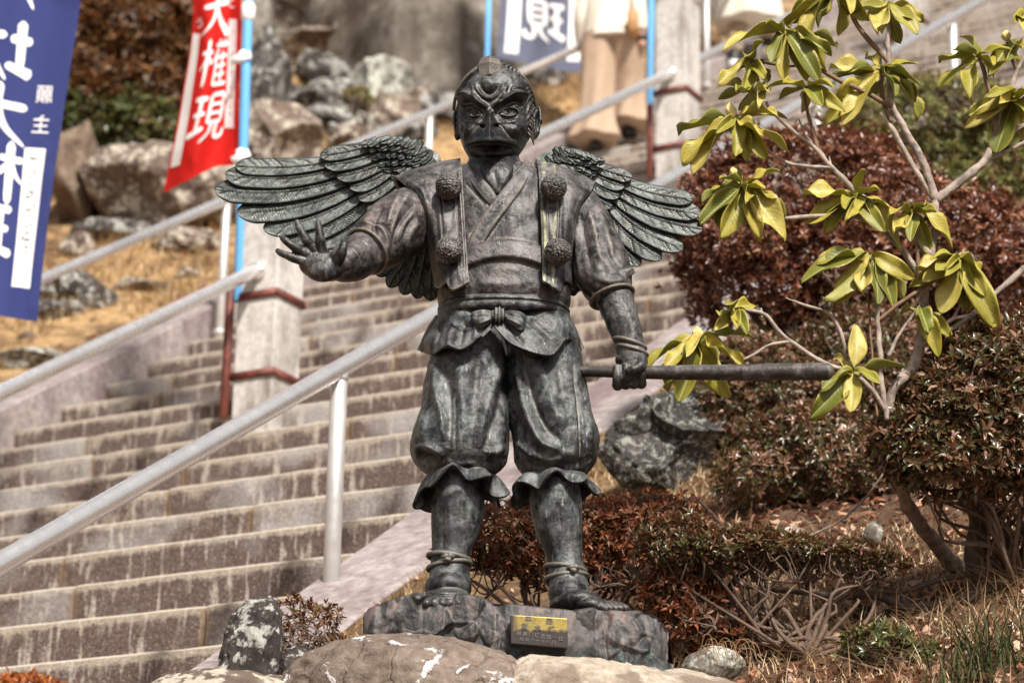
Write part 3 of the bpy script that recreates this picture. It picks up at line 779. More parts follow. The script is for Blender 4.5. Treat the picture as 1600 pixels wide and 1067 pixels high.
V, F = ell_loft([(776, 258, 10, 40, 26, 30), (776, 264, 6, 58, 38, 42), (777, 276, 3, 76, 50, 48), (780, 300, 2, 88, 58, 54), (784, 345, 0, 94, 62, 58), (787, 395, 0, 98, 64, 60), (788, 440, 0, 102, 68, 60), (788, 468, 0, 105, 70, 60), (787, 484, 0, 101, 66, 58), (787, 500, 0, 96, 60, 55)],
                190, 260, tm, 2.5, (2.0, 14), tex)
TORSO = part('torso', V, F, M['br_cloth'], ST)
# neck with collar opening
V, F = ell_loft([(771, 225, 10, 40, 36, 40), (772, 246, 6, 41, 36, 42), (775, 268, -8, 44, 44, 44), (777, 290, -18, 36, 46, 40), (778, 318, -20, 18, 42, 30)], 40, 90, [([(771, 262), (777, 296)], 5, -3), ([(750, 262), (768, 294)], 4, 2), ([(800, 262), (786, 294)], 4, 2)], 2, (1.5, 20))
part('neck', V, F, M['br_head'], ST)
# collar bands standing proud
def strip(pts, w, th, nn=60, disp=None):
    """raised ribbon: pts (px,py,d), half width w px, lies facing the viewer"""
    c = crom(np.array(pts, float), nn); t = np.gradient(c[:, :2], axis=0); t /= np.linalg.norm(t, axis=1, keepdims=True); nr = np.stack([-t[:, 1], t[:, 0]], 1)
    v = np.linspace(-1, 1, 9)
    C = np.zeros((nn, 9, 3)); ww = np.broadcast_to(np.asarray(w, float), (nn,)) if np.ndim(w) == 0 else crom(np.array(w, float)[:, None], nn)[:, 0]
    C[..., :2] = c[:, None, :2] + nr[:, None] * (v[None] * ww[:, None])[..., None]
    C[..., 2] = c[:, None, 2] + np.abs(v[None]) ** 3 * 2.0
    return sheet_raw(C, th, disp)
def sheet_raw(G, thick, disp=None):
    n, m_ = G.shape[:2]
    Wd = Wa(G); N = gnorm(Wd)
    if N[n // 2, m_ // 2, 1] > 0: N = -N
    if disp is not None: Wd = Wd + N * (disp(G[..., 0], G[..., 1], Wd) * PXM)[..., None]
    B = Wd - N * thick * PXM
    k = n * m_; F1 = gridF(n, m_)
    ring = np.array([j for j in range(m_)] + [i * m_ + m_ - 1 for i in range(1, n)] + [(n - 1) * m_ + j for j in range(m_ - 2, -1, -1)] + [i * m_ for i in range(n - 2, 0, -1)])
    nx = np.roll(ring, -1)
    return np.concatenate([Wd.reshape(-1, 3), B.reshape(-1, 3)]), np.concatenate([F1, F1[:, ::-1] + k, np.stack([ring, ring + k, nx + k, nx], 1)])
ns = lambda a, s: (lambda px, py, Wd: fbm(Wd, s, 4) * a)
V, F = strip([(727, 256, -34), (744, 281, -56), (762, 303, -63), (776, 322, -64)], [5, 9, 10, 7], 4, disp=ns(1.4, 24)); part('collar', V, F, M['br_cloth'], TORSO)
V, F = strip([(826, 252, -34), (812, 280, -56), (793, 306, -64), (772, 333, -68), (756, 356, -68), (744, 378, -68), (738, 394, -66)], [6, 11, 12.5, 12.5, 12, 11, 9], 4, disp=lambda px, py, Wd: fbm(Wd, 24, 4) * 1.4 + carve(px, py, [([(830, 262), (800, 300), (766, 346), (742, 374)], 1.3, -2.2)])); part('collar', V, F, M['br_cloth'], TORSO)

# ---------------------------------------------------------------- vest panels
def vest(C, hemk, marks, label):
    def dsp(px, py, Wd): return carve(px, py, marks) + fbm(Wd, 11, 4) * 2.2 + fbm(Wd, 40, 3) * .6
    V, F = sheet(C, 150, 90, 6.5, dsp)
    return part('vest_panel', V, F, M['br_vest'], ST, label=label)
vL = vest([[(722, 290, 66), (694, 292, 66), (664, 300, 60), (640, 312, 46), (632, 320, 30)],
           [(720, 254, 40), (690, 258, 42), (655, 268, 36), (628, 278, 26), (615, 284, 16)],
           [(719, 248, -4), (690, 254, -8), (655, 262, -8), (630, 270, -6), (618, 275, -4)],
           [(722, 268, -44), (694, 274, -46), (664, 280, -48), (640, 284, -40), (628, 286, -28)],
           [(725, 320, -66), (698, 322, -66), (678, 320, -64), (662, 314, -58), (651, 308, -48)],
           [(728, 372, -72), (702, 374, -74), (686, 370, -68), (674, 366, -52), (664, 360, -34)],
           [(731, 415, -78), (706, 415, -80), (691, 412, -70), (681, 408, -46), (673, 404, -14)],
           [(733, 440, -84), (707, 452, -86), (694, 441, -76), (684, 450, -50), (677, 447, -8)]], None,
          [([(688, 256), (690, 330), (696, 440)], 1.5, -2.6), ([(717, 262), (722, 350), (727, 436)], 1.6, 2.0), ([(712, 262), (716, 350), (720, 436)], 1.4, -1.8), ([(640, 285), (660, 300), (672, 340)], 2.5, 1.5), ([(676, 300), (682, 360), (686, 420)], 4, -2.2), ([(704, 300), (705, 360)], 5, -1.6), ([(702, 415), (700, 450)], 4, -2.5), ([(716, 412), (722, 444)], 4, 2)], 'left front panel of the vest')
_vest_mat = 1
vR = vest([[(842, 290, 66), (868, 292, 66), (893, 300, 60), (914, 312, 46), (922, 322, 30)],
           [(838, 256, 40), (866, 262, 42), (896, 272, 36), (920, 282, 26), (930, 290, 16)],
           [(838, 250, -4), (866, 257, -8), (896, 268, -8), (918, 278, -6), (930, 285, -4)],
           [(841, 272, -44), (868, 278, -46), (894, 286, -46), (914, 293, -36), (925, 298, -24)],
           [(844, 322, -66), (870, 324, -66), (888, 322, -62), (901, 322, -52), (909, 322, -38)],
           [(846, 374, -72), (870, 374, -74), (884, 370, -68), (894, 370, -50), (901, 373, -28)],
           [(847, 412, -78), (868, 412, -80), (880, 408, -70), (889, 410, -44), (895, 413, -12)],
           [(848, 438, -84), (866, 449, -86), (877, 457, -74), (884, 440, -48), (899, 452, -6)]], None,
          [([(872, 262), (873, 330), (868, 440)], 1.5, -2.6), ([(846, 262), (850, 350), (851, 436)], 1.6, 2.0), ([(852, 262), (856, 350), (857, 436)], 1.4, -1.8), ([(915, 300), (900, 330), (894, 360)], 2.5, 1.5), ([(884, 300), (882, 360), (880, 420)], 4, -2.2), ([(862, 300), (862, 360)], 5, -1.6), ([(862, 415), (866, 448)], 4, -2.5)], 'right front panel of the vest')

# ---------------------------------------------------------------- pompoms
def pompom(px, py, r, d, seed):
    V, F = icoish(6); o = np.random.default_rng(seed).random(3) * 40
    w = np.abs(fbm(V + o, 4.6, 2)); n = (1 - np.clip(w * 4.5, 0, 1)); w2 = vnoise(V + o + 5, 7.5)
    V = V * (1 + .085 * (1 - n) - .03 + .03 * w2)[:, None]
    V = V * r * PXM + W(px, py, d)
    part('pompom', V, F, M['br_cloth'], ST)
pompom(701, 292, 20, -78, 1); pompom(865, 293, 20, -78, 2); pompom(702, 391, 20.5, -90, 3); pompom(872, 394, 20.5, -90, 4)

# ---------------------------------------------------------------- sleeves and arms
def ringtube(P, R, marks, n, seg, nz=(1.4, 16), flat=1.0, extra=None, cap=True):
    V, F = tube(P, R, seg, n, flat=flat, cap=cap)
    rows = len(V) // seg; G = V.reshape(rows, seg, 3); N = gnorm(G, True); c = G.mean(1, keepdims=True)
    if ((G - c) * N).sum() < 0: N = -N
    nzx = -nz[0] * .8 * np.clip(1 - np.abs(fbm(G, nz[1] * .9, 2)) * 3.6, 0, 1) + nz[0] * .5 * fbm(G, 50, 3)
    px, py = proj(G); fr = np.clip(-N[..., 1] * 2.2 + .35, 0, 1)
    dd = (carve(px, py, marks) * fr if marks else 0) + fbm(G, nz[1], 4) * nz[0] + nzx
    if extra is not None: dd = dd + extra(px, py, G, N)
    if cap:
        dd = dd * np.ones(px.shape); dd[:2] *= .2; dd[-2:] *= .2
    return (G + N * (dd * PXM)[..., None]).reshape(-1, 3), F
smL = [([(628, 300), (612, 330), (606, 352)], 5, 5), ([(645, 320), (626, 345), (616, 368), (618, 395)], 4.5, -5), ([(636, 305), (620, 335), (612, 370), (612, 402)], 4, 4), ([(600, 322), (586, 345), (588, 375)], 4.5, -4.5), ([(592, 318), (574, 342), (572, 352)], 4, 3.5),
       ([(655, 345), (640, 370), (636, 395)], 5, 4), ([(650, 335), (634, 362), (628, 398)], 3, -3), ([(580, 345), (600, 352), (612, 372), (612, 405)], 3.2, -4), ([(565, 348), (590, 352), (604, 372), (602, 410)], 3.5, 3.5), ([(640, 300), (632, 318)], 6, 3)]
V, F = ringtube([(690, 322, 22), (660, 332, 12), (630, 350, -14), (598, 374, -42), (574, 392, -60)], [34, 46, 53, 47, 39], smL, 110, 120, (2.0, 12))
SLV = part('sleeve', V, F, M['br_sleeve'], ST)
# rim of the sleeve
a, b = W(574, 392, -62), W(560, 402, -74)
ax = (b - a) / np.linalg.norm(b - a); s1 = np.cross(ax, HZ); s1 /= np.linalg.norm(s1); s2 = np.cross(s1, ax)
th = np.linspace(0, 2 * PI, 60)
V, F = wtube([a + ax * .003 + (s1 * math.cos(t) + s2 * math.sin(t)) * 38.5 * PXM for t in th], 2.6 * PXM, 8, cap=False); part('cuff_rim', V, F, M['br_sleeve'], SLV)
fmL = [([(545, 372), (565, 380), (580, 400), (584, 420)], 2.5, -2), ([(548, 385), (560, 400), (566, 420)], 3, 1.5)]
V, F = ringtube([(585, 385, -50), (566, 397, -68), (548, 408, -84), (532, 414, -98), (520, 416, -108)], [30, 35, 33, 27, 20], fmL, 70, 80, (1.6, 16))
part('forearm', V, F, M['br_sleeve'], ST)
def skinned(name, pts, edges, rad, mat, parent, sub=2, root=0, post=None):
    """continuous skin-modifier surface; pts world, rad metres"""
    me = bpy.data.meshes.new(name); off = base(parent) if parent is not None else np.zeros(3)
    me.from_pydata([tuple(map(float, np.asarray(p) - off)) for p in pts], edges, [])
    o = bpy.data.objects.new(name, me); COL.objects.link(o)
    if parent is not None: o.parent = parent
    md = o.modifiers.new('s', 'SKIN'); sk = me.skin_vertices[0].data if me.skin_vertices else None
    if sk is None:
        me.skin_vertices.new() if hasattr(me.skin_vertices, 'new') else None; sk = me.skin_vertices[0].data
    for i, r in enumerate(rad): sk[i].radius = (r, r) if np.ndim(r) == 0 else tuple(r)
    sk[root].use_root = True
    md.branch_smoothing = .3
    s = o.modifiers.new('u', 'SUBSURF'); s.levels = sub; s.render_levels = sub
    bpy.context.view_layer.update()
    dg = bpy.context.evaluated_depsgraph_get(); nm = bpy.data.meshes.new_from_object(o.evaluated_get(dg))
    o.modifiers.clear(); o.data = nm; nm.materials.clear(); nm.materials.append(mat)
    nm.polygons.foreach_set('use_smooth', np.ones(len(nm.polygons), bool))
    if post: 
        co = np.zeros(len(nm.vertices) * 3, np.float32); nm.vertices.foreach_get('co', co); co = post(co.reshape(-1, 3) + off) - off
        nm.vertices.foreach_set('co', co.astype(np.float32).ravel()); nm.update()
    return o
def hand(F_, palm, mat, parent, name='hand', noise=.9):
    """palm: list of (px,py,d,r) chain; fingers: lists of (px,py,d,r)"""
    L = []
    for ch in F_:
        A = np.array(ch, float)
        n = 26; P = crom(A[:, :3], n); R = crom(A[:, 3:], n)[:, 0]
        # knuckle swell
        t = np.linspace(0, 1, n); R = R * (1 + .10 * np.exp(-((t - .42) / .06) ** 2) + .08 * np.exp(-((t - .74) / .05) ** 2))
        L.append(tube(P, R, 16))
    V = []; 
    for q in palm:
        v, f = icoish(4); v = v * np.array([q[3], q[5] if len(q) > 5 else q[3] * .6, q[4] if len(q) > 4 else q[3]]) * PXM + W(*q[:3]); L.append((v, f))
    V, F = join(L)
    me = bpy.data.meshes.new(name); me.from_pydata([tuple(v) for v in V], [], [tuple(map(int, f)) for f in F])
    o = bpy.data.objects.new(name, me); COL.objects.link(o)
    md = o.modifiers.new('r', 'REMESH'); md.mode = 'VOXEL'; md.voxel_size = 1.15 * PXM; md.adaptivity = 0
    sm = o.modifiers.new('m', 'SMOOTH'); sm.factor = .6; sm.iterations = 6
    bpy.context.view_layer.update()
    dg = bpy.context.evaluated_depsgraph_get(); nm = bpy.data.meshes.new_from_object(o.evaluated_get(dg))
    bpy.data.objects.remove(o)
    co = np.zeros(len(nm.vertices) * 3, np.float32); nm.vertices.foreach_get('co', co); co = co.reshape(-1, 3)
    off = base(parent); nm.vertices.foreach_set('co', (co - off).astype(np.float32).ravel())
    nm.materials.clear(); nm.materials.append(mat); nm.polygons.foreach_set('use_smooth', np.ones(len(nm.polygons), bool)); nm.update()
    o = bpy.data.objects.new(name, nm); COL.objects.link(o); o.parent = parent
    return o
hand([[(492, 410, -112, 9), (470, 407, -118, 7.6), (450, 400, -124, 6.2), (438, 395, -122, 5.2), (433, 391, -118, 4.0)],
      [(496, 406, -112, 9), (476, 395, -120, 8), (458, 385, -128, 6.8), (446, 376, -128, 5.6), (440, 371, -124, 4.4)],
      [(500, 404, -112, 9), (486, 386, -120, 8.2), (475, 369, -128, 6.8), (467, 355, -128, 5.6), (464, 346, -124, 4.4)],
      [(508, 404, -112, 10), (502, 388, -120, 8.4), (500, 370, -127, 7.2), (498, 356, -127, 6), (497, 347, -123, 4.8)],
      [(520, 416, -112, 13), (530, 403, -124, 9), (535, 391, -130, 7.4), (537, 383, -130, 6.4), (537, 377, -126, 5)]],
     [(498, 412, -110, 31, 24, 17), (515, 418, -108, 24, 22, 20), (504, 424, -114, 26, 17, 15), (482, 402, -114, 15, 14, 10), (524, 408, -114, 13, 16, 14)], M['br_head'], ST, 'raised_hand')

smR = [([(935, 320), (948, 360), (958, 400)], 6, 3.5), ([(905, 330), (915, 380), (925, 430)], 6, -4), ([(920, 325), (932, 375), (940, 425)], 5, 3), ([(900, 350), (902, 400), (912, 450)], 4, 3), ([(945, 380), (958, 410), (975, 430)], 4, -3.5), ([(980, 418), (988, 430)], 7, 6), ([(925, 430), (950, 440), (980, 436)], 5, 3), ([(915, 445), (945, 460), (975, 448)], 4, -3.5), ([(930, 400), (950, 430)], 5, -3)]
V, F = ringtube([(876, 305, 20), (898, 322, 12), (916, 352, 2), (932, 395, -8), (944, 430, -16), (956, 462, -24)], [32, 37, 40, 44, 46, 35], smR, 130, 110, (2.2, 12))
SLR = part('sleeve', V, F, M['br_cloth'], ST)
a, b = W(956, 463, -25), W(966, 490, -30); ax = (b - a) / np.linalg.norm(b - a); s1 = np.cross(ax, HZ); s1 /= np.linalg.norm(s1); s2 = np.cross(s1, ax)
V, F = wtube([a + ax * .002 + (s1 * math.cos(t) + s2 * math.sin(t)) * 35 * PXM for t in np.linspace(0, 2 * PI, 60)], 2.8 * PXM, 8, cap=False); part('cuff_rim', V, F, M['br_cloth'], SLR)
V, F = ringtube([(948, 440, -18), (962, 470, -27), (972, 500, -33), (982, 530, -39), (988, 556, -42), (990, 570, -42)], [24, 29, 27, 24, 23, 22], [([(975, 470), (985, 500), (992, 530)], 6, 2), ([(958, 480), (966, 510)], 4, -1.5)], 70, 70, (1.0, 18))
FA = part('forearm', V, F, M['br_cloth'], ST)
for (x, y, r) in ((984, 537, 25.5), (987, 548, 25)):
    c = W(x, y, -40); s2 = np.array([.30, -.1, 1.]); s2 /= np.linalg.norm(s2); s1 = np.cross(s2, HY); s1 /= np.linalg.norm(s1); s3 = np.cross(s2, s1)
    V, F = wtube([c + (s1 * math.cos(t) + s3 * math.sin(t)) * r * PXM for t in np.linspace(0, 2 * PI, 50)], 3.2 * PXM, 8, cap=False); part('wrist_band', V, F, M['br_cloth'], FA)
fing = []
for i, x in enumerate((966, 978, 990, 1001)):
    rr = [8.2, 8.6, 8.4, 7.6][i]; yo = [2, 0, -.5, 0][i]
    c0 = (x, 582 + yo, -42)
    ch = []
    for ang in (-40, 10, 60, 110, 160, 205):
        t = math.radians(ang); R_ = 17.5
        ch.append((x + (i - 1.5) * .8, c0[1] + math.sin(t) * R_ * 1.0 + 1, c0[2] + 2 - math.cos(t) * R_, rr if ang < 150 else rr * .8))
    fing.append(ch)
fing.append([(1000, 556, -52, 9), (1004, 566, -62, 8.6), (998, 574, -68, 8), (988, 578, -70, 7), (981, 580, -70, 5.5)])
hand(fing, [(986, 563, -42, 25, 15, 18), (986, 582, -26, 26, 24, 10), (989, 556, -42, 21, 14, 17)], M['br_head'], ST, 'gripping_hand')
# staff (held: a thing of its own)
sroot = W(905, 581, -30)
P = [(880, 580, -20), (950, 581, -36), (988, 582, -44), (1050, 582, -56), (1150, 582, -76), (1230, 581, -92), (1283, 580.5, -101), (1296, 581, -103)]
V, F = tube(P, [7.5, 8.5, 9.5, 11.2, 12.4, 13, 13.6, 12.8], 28, 160)
G = V.reshape(-1, 28, 3); N = G - G.mean(1, keepdims=True); G = G + N * (fbm(G * [.35, 1, 1], 30, 3) * .07)[..., None]
tag(part('staff', G.reshape(-1, 3), F, M['br_staff'], None, loc=sroot), 'dark bronze staff gripped horizontally in the right-hand fist of the statue', 'staff')

# ---------------------------------------------------------------- head
def make_head():
    hc = (772, 180, -6)
    prof = [(103, 0.5, 2, 2, 772), (106, 20, 22, 24, 772), (112, 33, 36, 40, 772.5), (122, 45, 48, 54, 773), (138, 54.5, 56, 64, 774), (156, 60, 60, 68, 774), (176, 61.5, 59, 68, 774), (200, 59, 58, 62, 773), (222, 52.5, 58, 50, 771.5), (240, 42, 54, 38, 770), (254, 29, 42, 26, 770), (262, 15, 24, 14, 770), (265.5, 1, 2, 2, 770)]
    Sx = crom(np.array(prof, float), 260); seg = 330
    th = np.linspace(0, 2 * PI, seg, endpoint=False); c, s = np.cos(th), np.sin(th)
    cx = np.sign(c) * np.abs(c) ** (2 / 2.25); sy = np.sign(s) * np.abs(s) ** (2 / 2.25)
    C = Wa(np.stack([Sx[:, 4], Sx[:, 0], np.full(len(Sx), hc[2])], 1))
    G = C[:, None, :] + (Sx[:, 1:2] * cx)[..., None] * HX * PXM - (np.where(sy > 0, Sx[:, 2:3], Sx[:, 3:4]) * sy)[..., None] * HY * PXM
    N = gnorm(G, True)
    if ((G - W(*hc)) * N).sum() < 0: N = -N
    px, py = proj(G); fr = np.clip(-N[..., 1] * 2.5, 0, 1)
    ga = lambda x, y, sx, sy_: np.exp(-((px - x) / sx) ** 2 - ((py - y) / sy_) ** 2)
    sg = lambda e, w: 1 / (1 + np.exp(-np.clip(e / w, -30, 30)))
    D = np.zeros(px.shape)
    # forehead crescent
    D += carve(px, py, [([(742, 128), (746, 140), (754, 150), (765, 155), (776, 150), (784, 140), (788, 128)], 3.2, 5.0), ([(749, 130), (755, 143), (765, 148), (775, 143), (781, 131)], 3.6, -3.6)])
    D += 5 * ga(765, 131, 11, 9)
    D += carve(px, py, [([(737, 132), (741, 146), (750, 157)], 3, 3.0), ([(793, 133), (787, 147), (780, 157)], 3, 3.4), ([(733, 138), (740, 152), (750, 162)], 2.6, -3), ([(799, 140), (790, 152), (780, 162)], 2.6, -3.2)])
    D += carve(px, py, [([(820, 138), (804, 138), (792, 148), (782, 158)], 3.0, 3.6), ([(722, 146), (728, 141), (737, 144), (746, 154)], 3.0, 2.4)])
    # brows, overhanging
    D += carve(px, py, [([(718, 158), (722, 151), (731, 148), (741, 154), (752, 164), (763, 170)], 4.2, 12.5), ([(820, 158), (816, 150), (803, 148), (791, 155), (779, 164), (769, 170)], 4.4, 13.5)])
    D += carve(px, py, [([(721, 166), (728, 160), (740, 163), (752, 171)], 3.6, -9), ([(818, 166), (809, 158), (794, 162), (780, 171)], 3.8, -9.5)])
    # eye sockets, balls, lids
    for ex, ey, k in ((740, 176, .9), (795, 175.5, 1.05)):
        D += -6.5 * ga(ex, ey, 17 * k, 8.5)
        D += 8.5 * ga(ex, ey + .5, 9 * k, 5.0)
        m = 1 if ex > 766 else -1
        D += carve(px, py, [([(ex - 15 * k, ey + 3 * (1 if m > 0 else -.5)), (ex - 7 * k, ey - 5.2), (ex + 2 * k, ey - 6.6), (ex + 10 * k, ey - 4.2), (ex + 16 * k, ey + 1 + m)], 1.6, 6.0), ([(ex - 13 * k, ey + 3.5), (ex - 4 * k, ey + 6.6), (ex + 5 * k, ey + 6.4), (ex + 13 * k, ey + 3)], 1.5, 5.0),
                            ([(ex - 14 * k, ey + 8), (ex, ey + 12), (ex + 14 * k, ey + 7)], 2.2, -2.0), ([(ex - 14 * k, ey + 12), (ex, ey + 16), (ex + 15 * k, ey + 10)], 3, 1.8)])
        D += -8 * ga(ex, ey - .2, 2.6, 2.4) + 1.2 * ga(ex, ey, 1., 1.)
        D += -2.6 * (np.exp(-((np.hypot(px - ex, py - ey) - 4.6) / .9) ** 2))
    # cheeks and jaw
    D += 7 * ga(730, 203, 12, 12) + 7.5 * ga(808, 202, 13, 12)
    D += carve(px, py, [([(742, 190), (730, 200), (722, 214)], 3.5, -2.0), ([(790, 190), (806, 200), (818, 212)], 3.5, -2.0), ([(716, 222), (724, 236), (736, 250)], 4, -2.5), ([(822, 218), (814, 236), (802, 250)], 4, -2.5)])
    # hair strands at the temples
    hm = np.clip((px - 821) / 5, 0, 1) + np.clip((717.5 - px) / 4, 0, 1)
    hm = hm * (py > 112) * (py < 222)
    D += hm * 1.9 * np.sin(py * .55 + px * .9 + 1.5 * np.sin(py * .13))
    D += np.clip((py + 0 * px < 104 + .55 * (px - 786)) * (px > 786) * 1.0, 0, 1) * 1.6 * np.sin(px * .8 + py * .5 + 2 * np.sin(px * .1)) * (N[..., 1] <= -.25)
    back = (N[..., 1] > -.25)
    D += np.where(back & (py < 215), 1.4 * np.sin(th[None] * 46 + py * .10 + 1.2 * np.sin(py * .2)), 0) * 1.0
    D *= np.maximum(fr, (np.abs(hm) > 0) * .9)
    D += fbm(G, 26, 4) * .9
    # beak: pushed straight forward
    t = np.clip((py - 176) / 44, 0, 1)
    hw = 6.5 + 27 * t ** 1.35
    k = np.abs(px - 764.8) / hw
    ten = np.clip(1 - k, 0, 1)
    H = (9 + 42 * t ** .85) * (ten ** 1.15 * .72 + .28 * np.exp(-(k * 1.5) ** 2))
    top = sg(py - 177, 1.6)
    lipy = 221.5 + .0045 * (px - 765) ** 2 + 1.2 * np.exp(-((px - 765) / 8) ** 2)
    cut = sg(lipy - py, .75)
    B = H * top * cut * (np.abs(px - 765) < 46)
    # upper lip line to the corners, chin falls back below it
    B += 7 * np.exp(-((py - lipy + 3) / 4) ** 2) * np.exp(-((px - 767) / 40) ** 4)
    low = sg(py - lipy, .8) * np.exp(-((px - 768) / 42) ** 4)
    B += low * (-9 + 15 * np.exp(-((py - 243) / 10) ** 2) - 7 * np.exp(-((py - lipy - 2) / 3.0) ** 2))
    B -= 3.2 * np.exp(-((k - 1.08) / .16) ** 2) * sg(py - 196, 6) * cut * (py < 219)
    B += 5 * ga(766, 175, 6.5, 4.6)
    B -= 20 * (ga(754.0, 198, 3.4, 2.8) + ga(774.8, 197.5, 3.4, 2.8))
    B += 4.0 * (ga(753, 193.5, 5, 2) + ga(776, 193, 5, 2))
    B += 5.0 * np.exp(-((px - 764.8) / 3.0) ** 2) * sg(py - 180, 2) * cut
    ray_ = G / np.linalg.norm(G, axis=-1, keepdims=True)
    G = G + N * (D * PXM)[..., None] - ray_ * (B * fr * PXM)[..., None]
    V = G.reshape(-1, 3); F = gridF(len(Sx), seg, True)[:, ::-1]
    hd = part('head', V, F, M['br_head'], ST)
    # headband cord
    V, F = tube([(744, 108, -46), (729, 120, -42), (717, 138, -34), (711, 156, -18), (709, 172, 2)], 2.8, 10, 40); part('head_cord', V, F, M['br_head'], hd)
    V, F = tube([(786, 104, -46), (806, 112, -42), (822, 126, -34), (832, 146, -18), (837, 166, 0)], 2.8, 10, 40); part('head_cord', V, F, M['br_head'], hd)
    # hair tufts in front of the ear
    for i in range(13):
        y = 116 + i * 7.4; x = 812 + 15 * math.sin(min(1, (y - 100) / 62) * PI / 2); q = 1.2 * math.sin(i * 2.1)
        V, F = tube([(x - 4, y, -40 + i * .9), (x + 1 + q, y + 7, -36 + i * .8), (x + 5, y + 13, -28 + i * .8), (x + 7 - q, y + 22, -18 + i * .6)], [.8, 1.9, 1.9, .7], 8, 18); part('hair_lock', V, F, M['br_head'], hd)
    # ears
    for sgn, x0 in ((-1, 715), (1, 839)):
        V, F = icoish(5); v = V.copy()
        e = v[:, 2]; wd = np.where(e > 0, 8.6, 6.4 + 1.6 * (e < -.6)); 
        X = v[:, 0] * wd + sgn * 1.5 * e; Z = e * 28; Yy = v[:, 1] * 12
        # concha: hollow on the front-outer side
        fx = X / 8; q = np.exp(-((fx - sgn * .05) / .42) ** 2 - ((e - .1) / .62) ** 2) * (v[:, 1] < 0)
        Yy = Yy + q * 11
        Z = Z + 1.5 * np.sin(X * .5)
        Pv = np.stack([X, Yy, Z], 1) * PXM
        part('ear', Pv + W(x0, 195 if sgn < 0 else 192, 6), F, M['br_head'], hd)
    # small faceted cap on the crown
    ctr = W(765.5, 113, -49); R0 = 23.5 * PXM
    an = [math.radians(a) for a in (-90, -30, 30, 90, 150, 210)]
    ring = lambda z, r, yf=.9: [ctr + np.array([math.cos(a) * r, math.sin(a) * r * yf, z]) for a in an]
    V = ring(-12 * PXM, R0 * .84) + ring(9 * PXM, R0 * .93) + ring(20 * PXM, R0 * .74) + ring(26 * PXM, R0 * .36)
    F = [(r * 6 + i, r * 6 + (i + 1) % 6, (r + 1) * 6 + (i + 1) % 6, (r + 1) * 6 + i) for r in range(3) for i in range(6)] + [tuple(range(18, 24)), tuple(range(6))[::-1]]
    o = part('crown_cap', V, F, M['br_head'], hd, smooth=False)
    bv = o.modifiers.new('b', 'BEVEL'); bv.width = 1.2 * PXM; bv.segments = 2
make_head()

# ---------------------------------------------------------------- trousers
lmL = [([(712, 600), (711, 650), (711, 712)], 1.6, -3.2), ([(690, 560), (700, 600), (704, 650), (700, 700)], 9, -7), ([(677, 570), (680, 610), (690, 650), (694, 690)], 6, 6), ([(716, 560), (722, 620), (724, 690)], 12, 6), ([(786, 556), (772, 600), (756, 650), (744, 700)], 9, 8), ([(790, 585), (782, 630), (764, 680), (756, 712)], 7, -6),
       ([(750, 550), (744, 600), (740, 640)], 8, -4), ([(786, 650), (782, 690), (770, 715)], 6, 5), ([(648, 706), (662, 698), (680, 702), (694, 714)], 5, 8), ([(652, 716), (668, 712), (684, 722)], 6, -13), ([(760, 716), (776, 722), (790, 712)], 4, -9), ([(752, 704), (772, 706), (790, 698)], 5, 5), ([(694, 718), (716, 724), (745, 722)], 4, 4), ([(664, 650), (662, 680), (672, 700)], 5, 3)]
lmR = [([(896, 560), (904, 630), (908, 700), (904, 728)], 2.2, -5), ([(912, 600), (922, 660), (922, 706)], 6, 5), ([(806, 560), (812, 600), (826, 650), (848, 692), (876, 704)], 6.5, 9), ([(818, 570), (830, 620), (850, 664), (878, 690)], 7, -7), ([(838, 556), (848, 600), (866, 640), (886, 668)], 11, 6), ([(870, 556), (880, 610), (890, 650)], 8, -4.5),
       ([(802, 600), (806, 650), (820, 694)], 6, -5), ([(808, 700), (830, 722), (866, 730)], 4, -7), ([(806, 690), (826, 708), (860, 716), (896, 712)], 5, 5), ([(880, 728), (905, 724), (926, 712)], 4, -6), ([(852, 690), (880, 706), (904, 706)], 6, 3)]
def leg(stn, marks, lab):
    V, F = ell_loft(stn, 230, 230, marks, 2.15, (2.4, 9), lambda px, py, G, N, th: 1.6 * fbm(G * [1, 1, .3], 17, 3) + 1.2 * fbm(G, 60, 3)); return part('trouser_leg', V, F, M['br_green'], ST, label=lab)
leg([(738, 492, 0, 52, 54, 50), (737, 520, 0, 58, 58, 54), (733, 560, 0, 61, 60, 56), (730, 600, 0, 68, 62, 58), (728, 640, 0, 70, 64, 60), (722, 674, 0, 74, 68, 64), (718, 700, -1, 76, 70, 66), (718, 720, -2, 72, 66, 62), (720, 735, -3, 58, 54, 50), (720, 744, -3, 44, 42, 40)], lmL, 'left trouser leg, baggy and gathered below the knee')
leg([(840, 492, 0, 50, 54, 50), (846, 520, 0, 58, 58, 54), (850, 560, 0, 60, 60, 56), (852, 600, 0, 65, 62, 58), (856, 640, 0, 66, 64, 60), (867, 676, 0, 68, 66, 62), (869, 700, 0, 66, 66, 64), (867, 722, 0, 62, 62, 60), (866, 736, 0, 52, 50, 48), (866, 748, 0, 42, 40, 40)], lmR, 'right trouser leg, baggy and gathered below the knee')
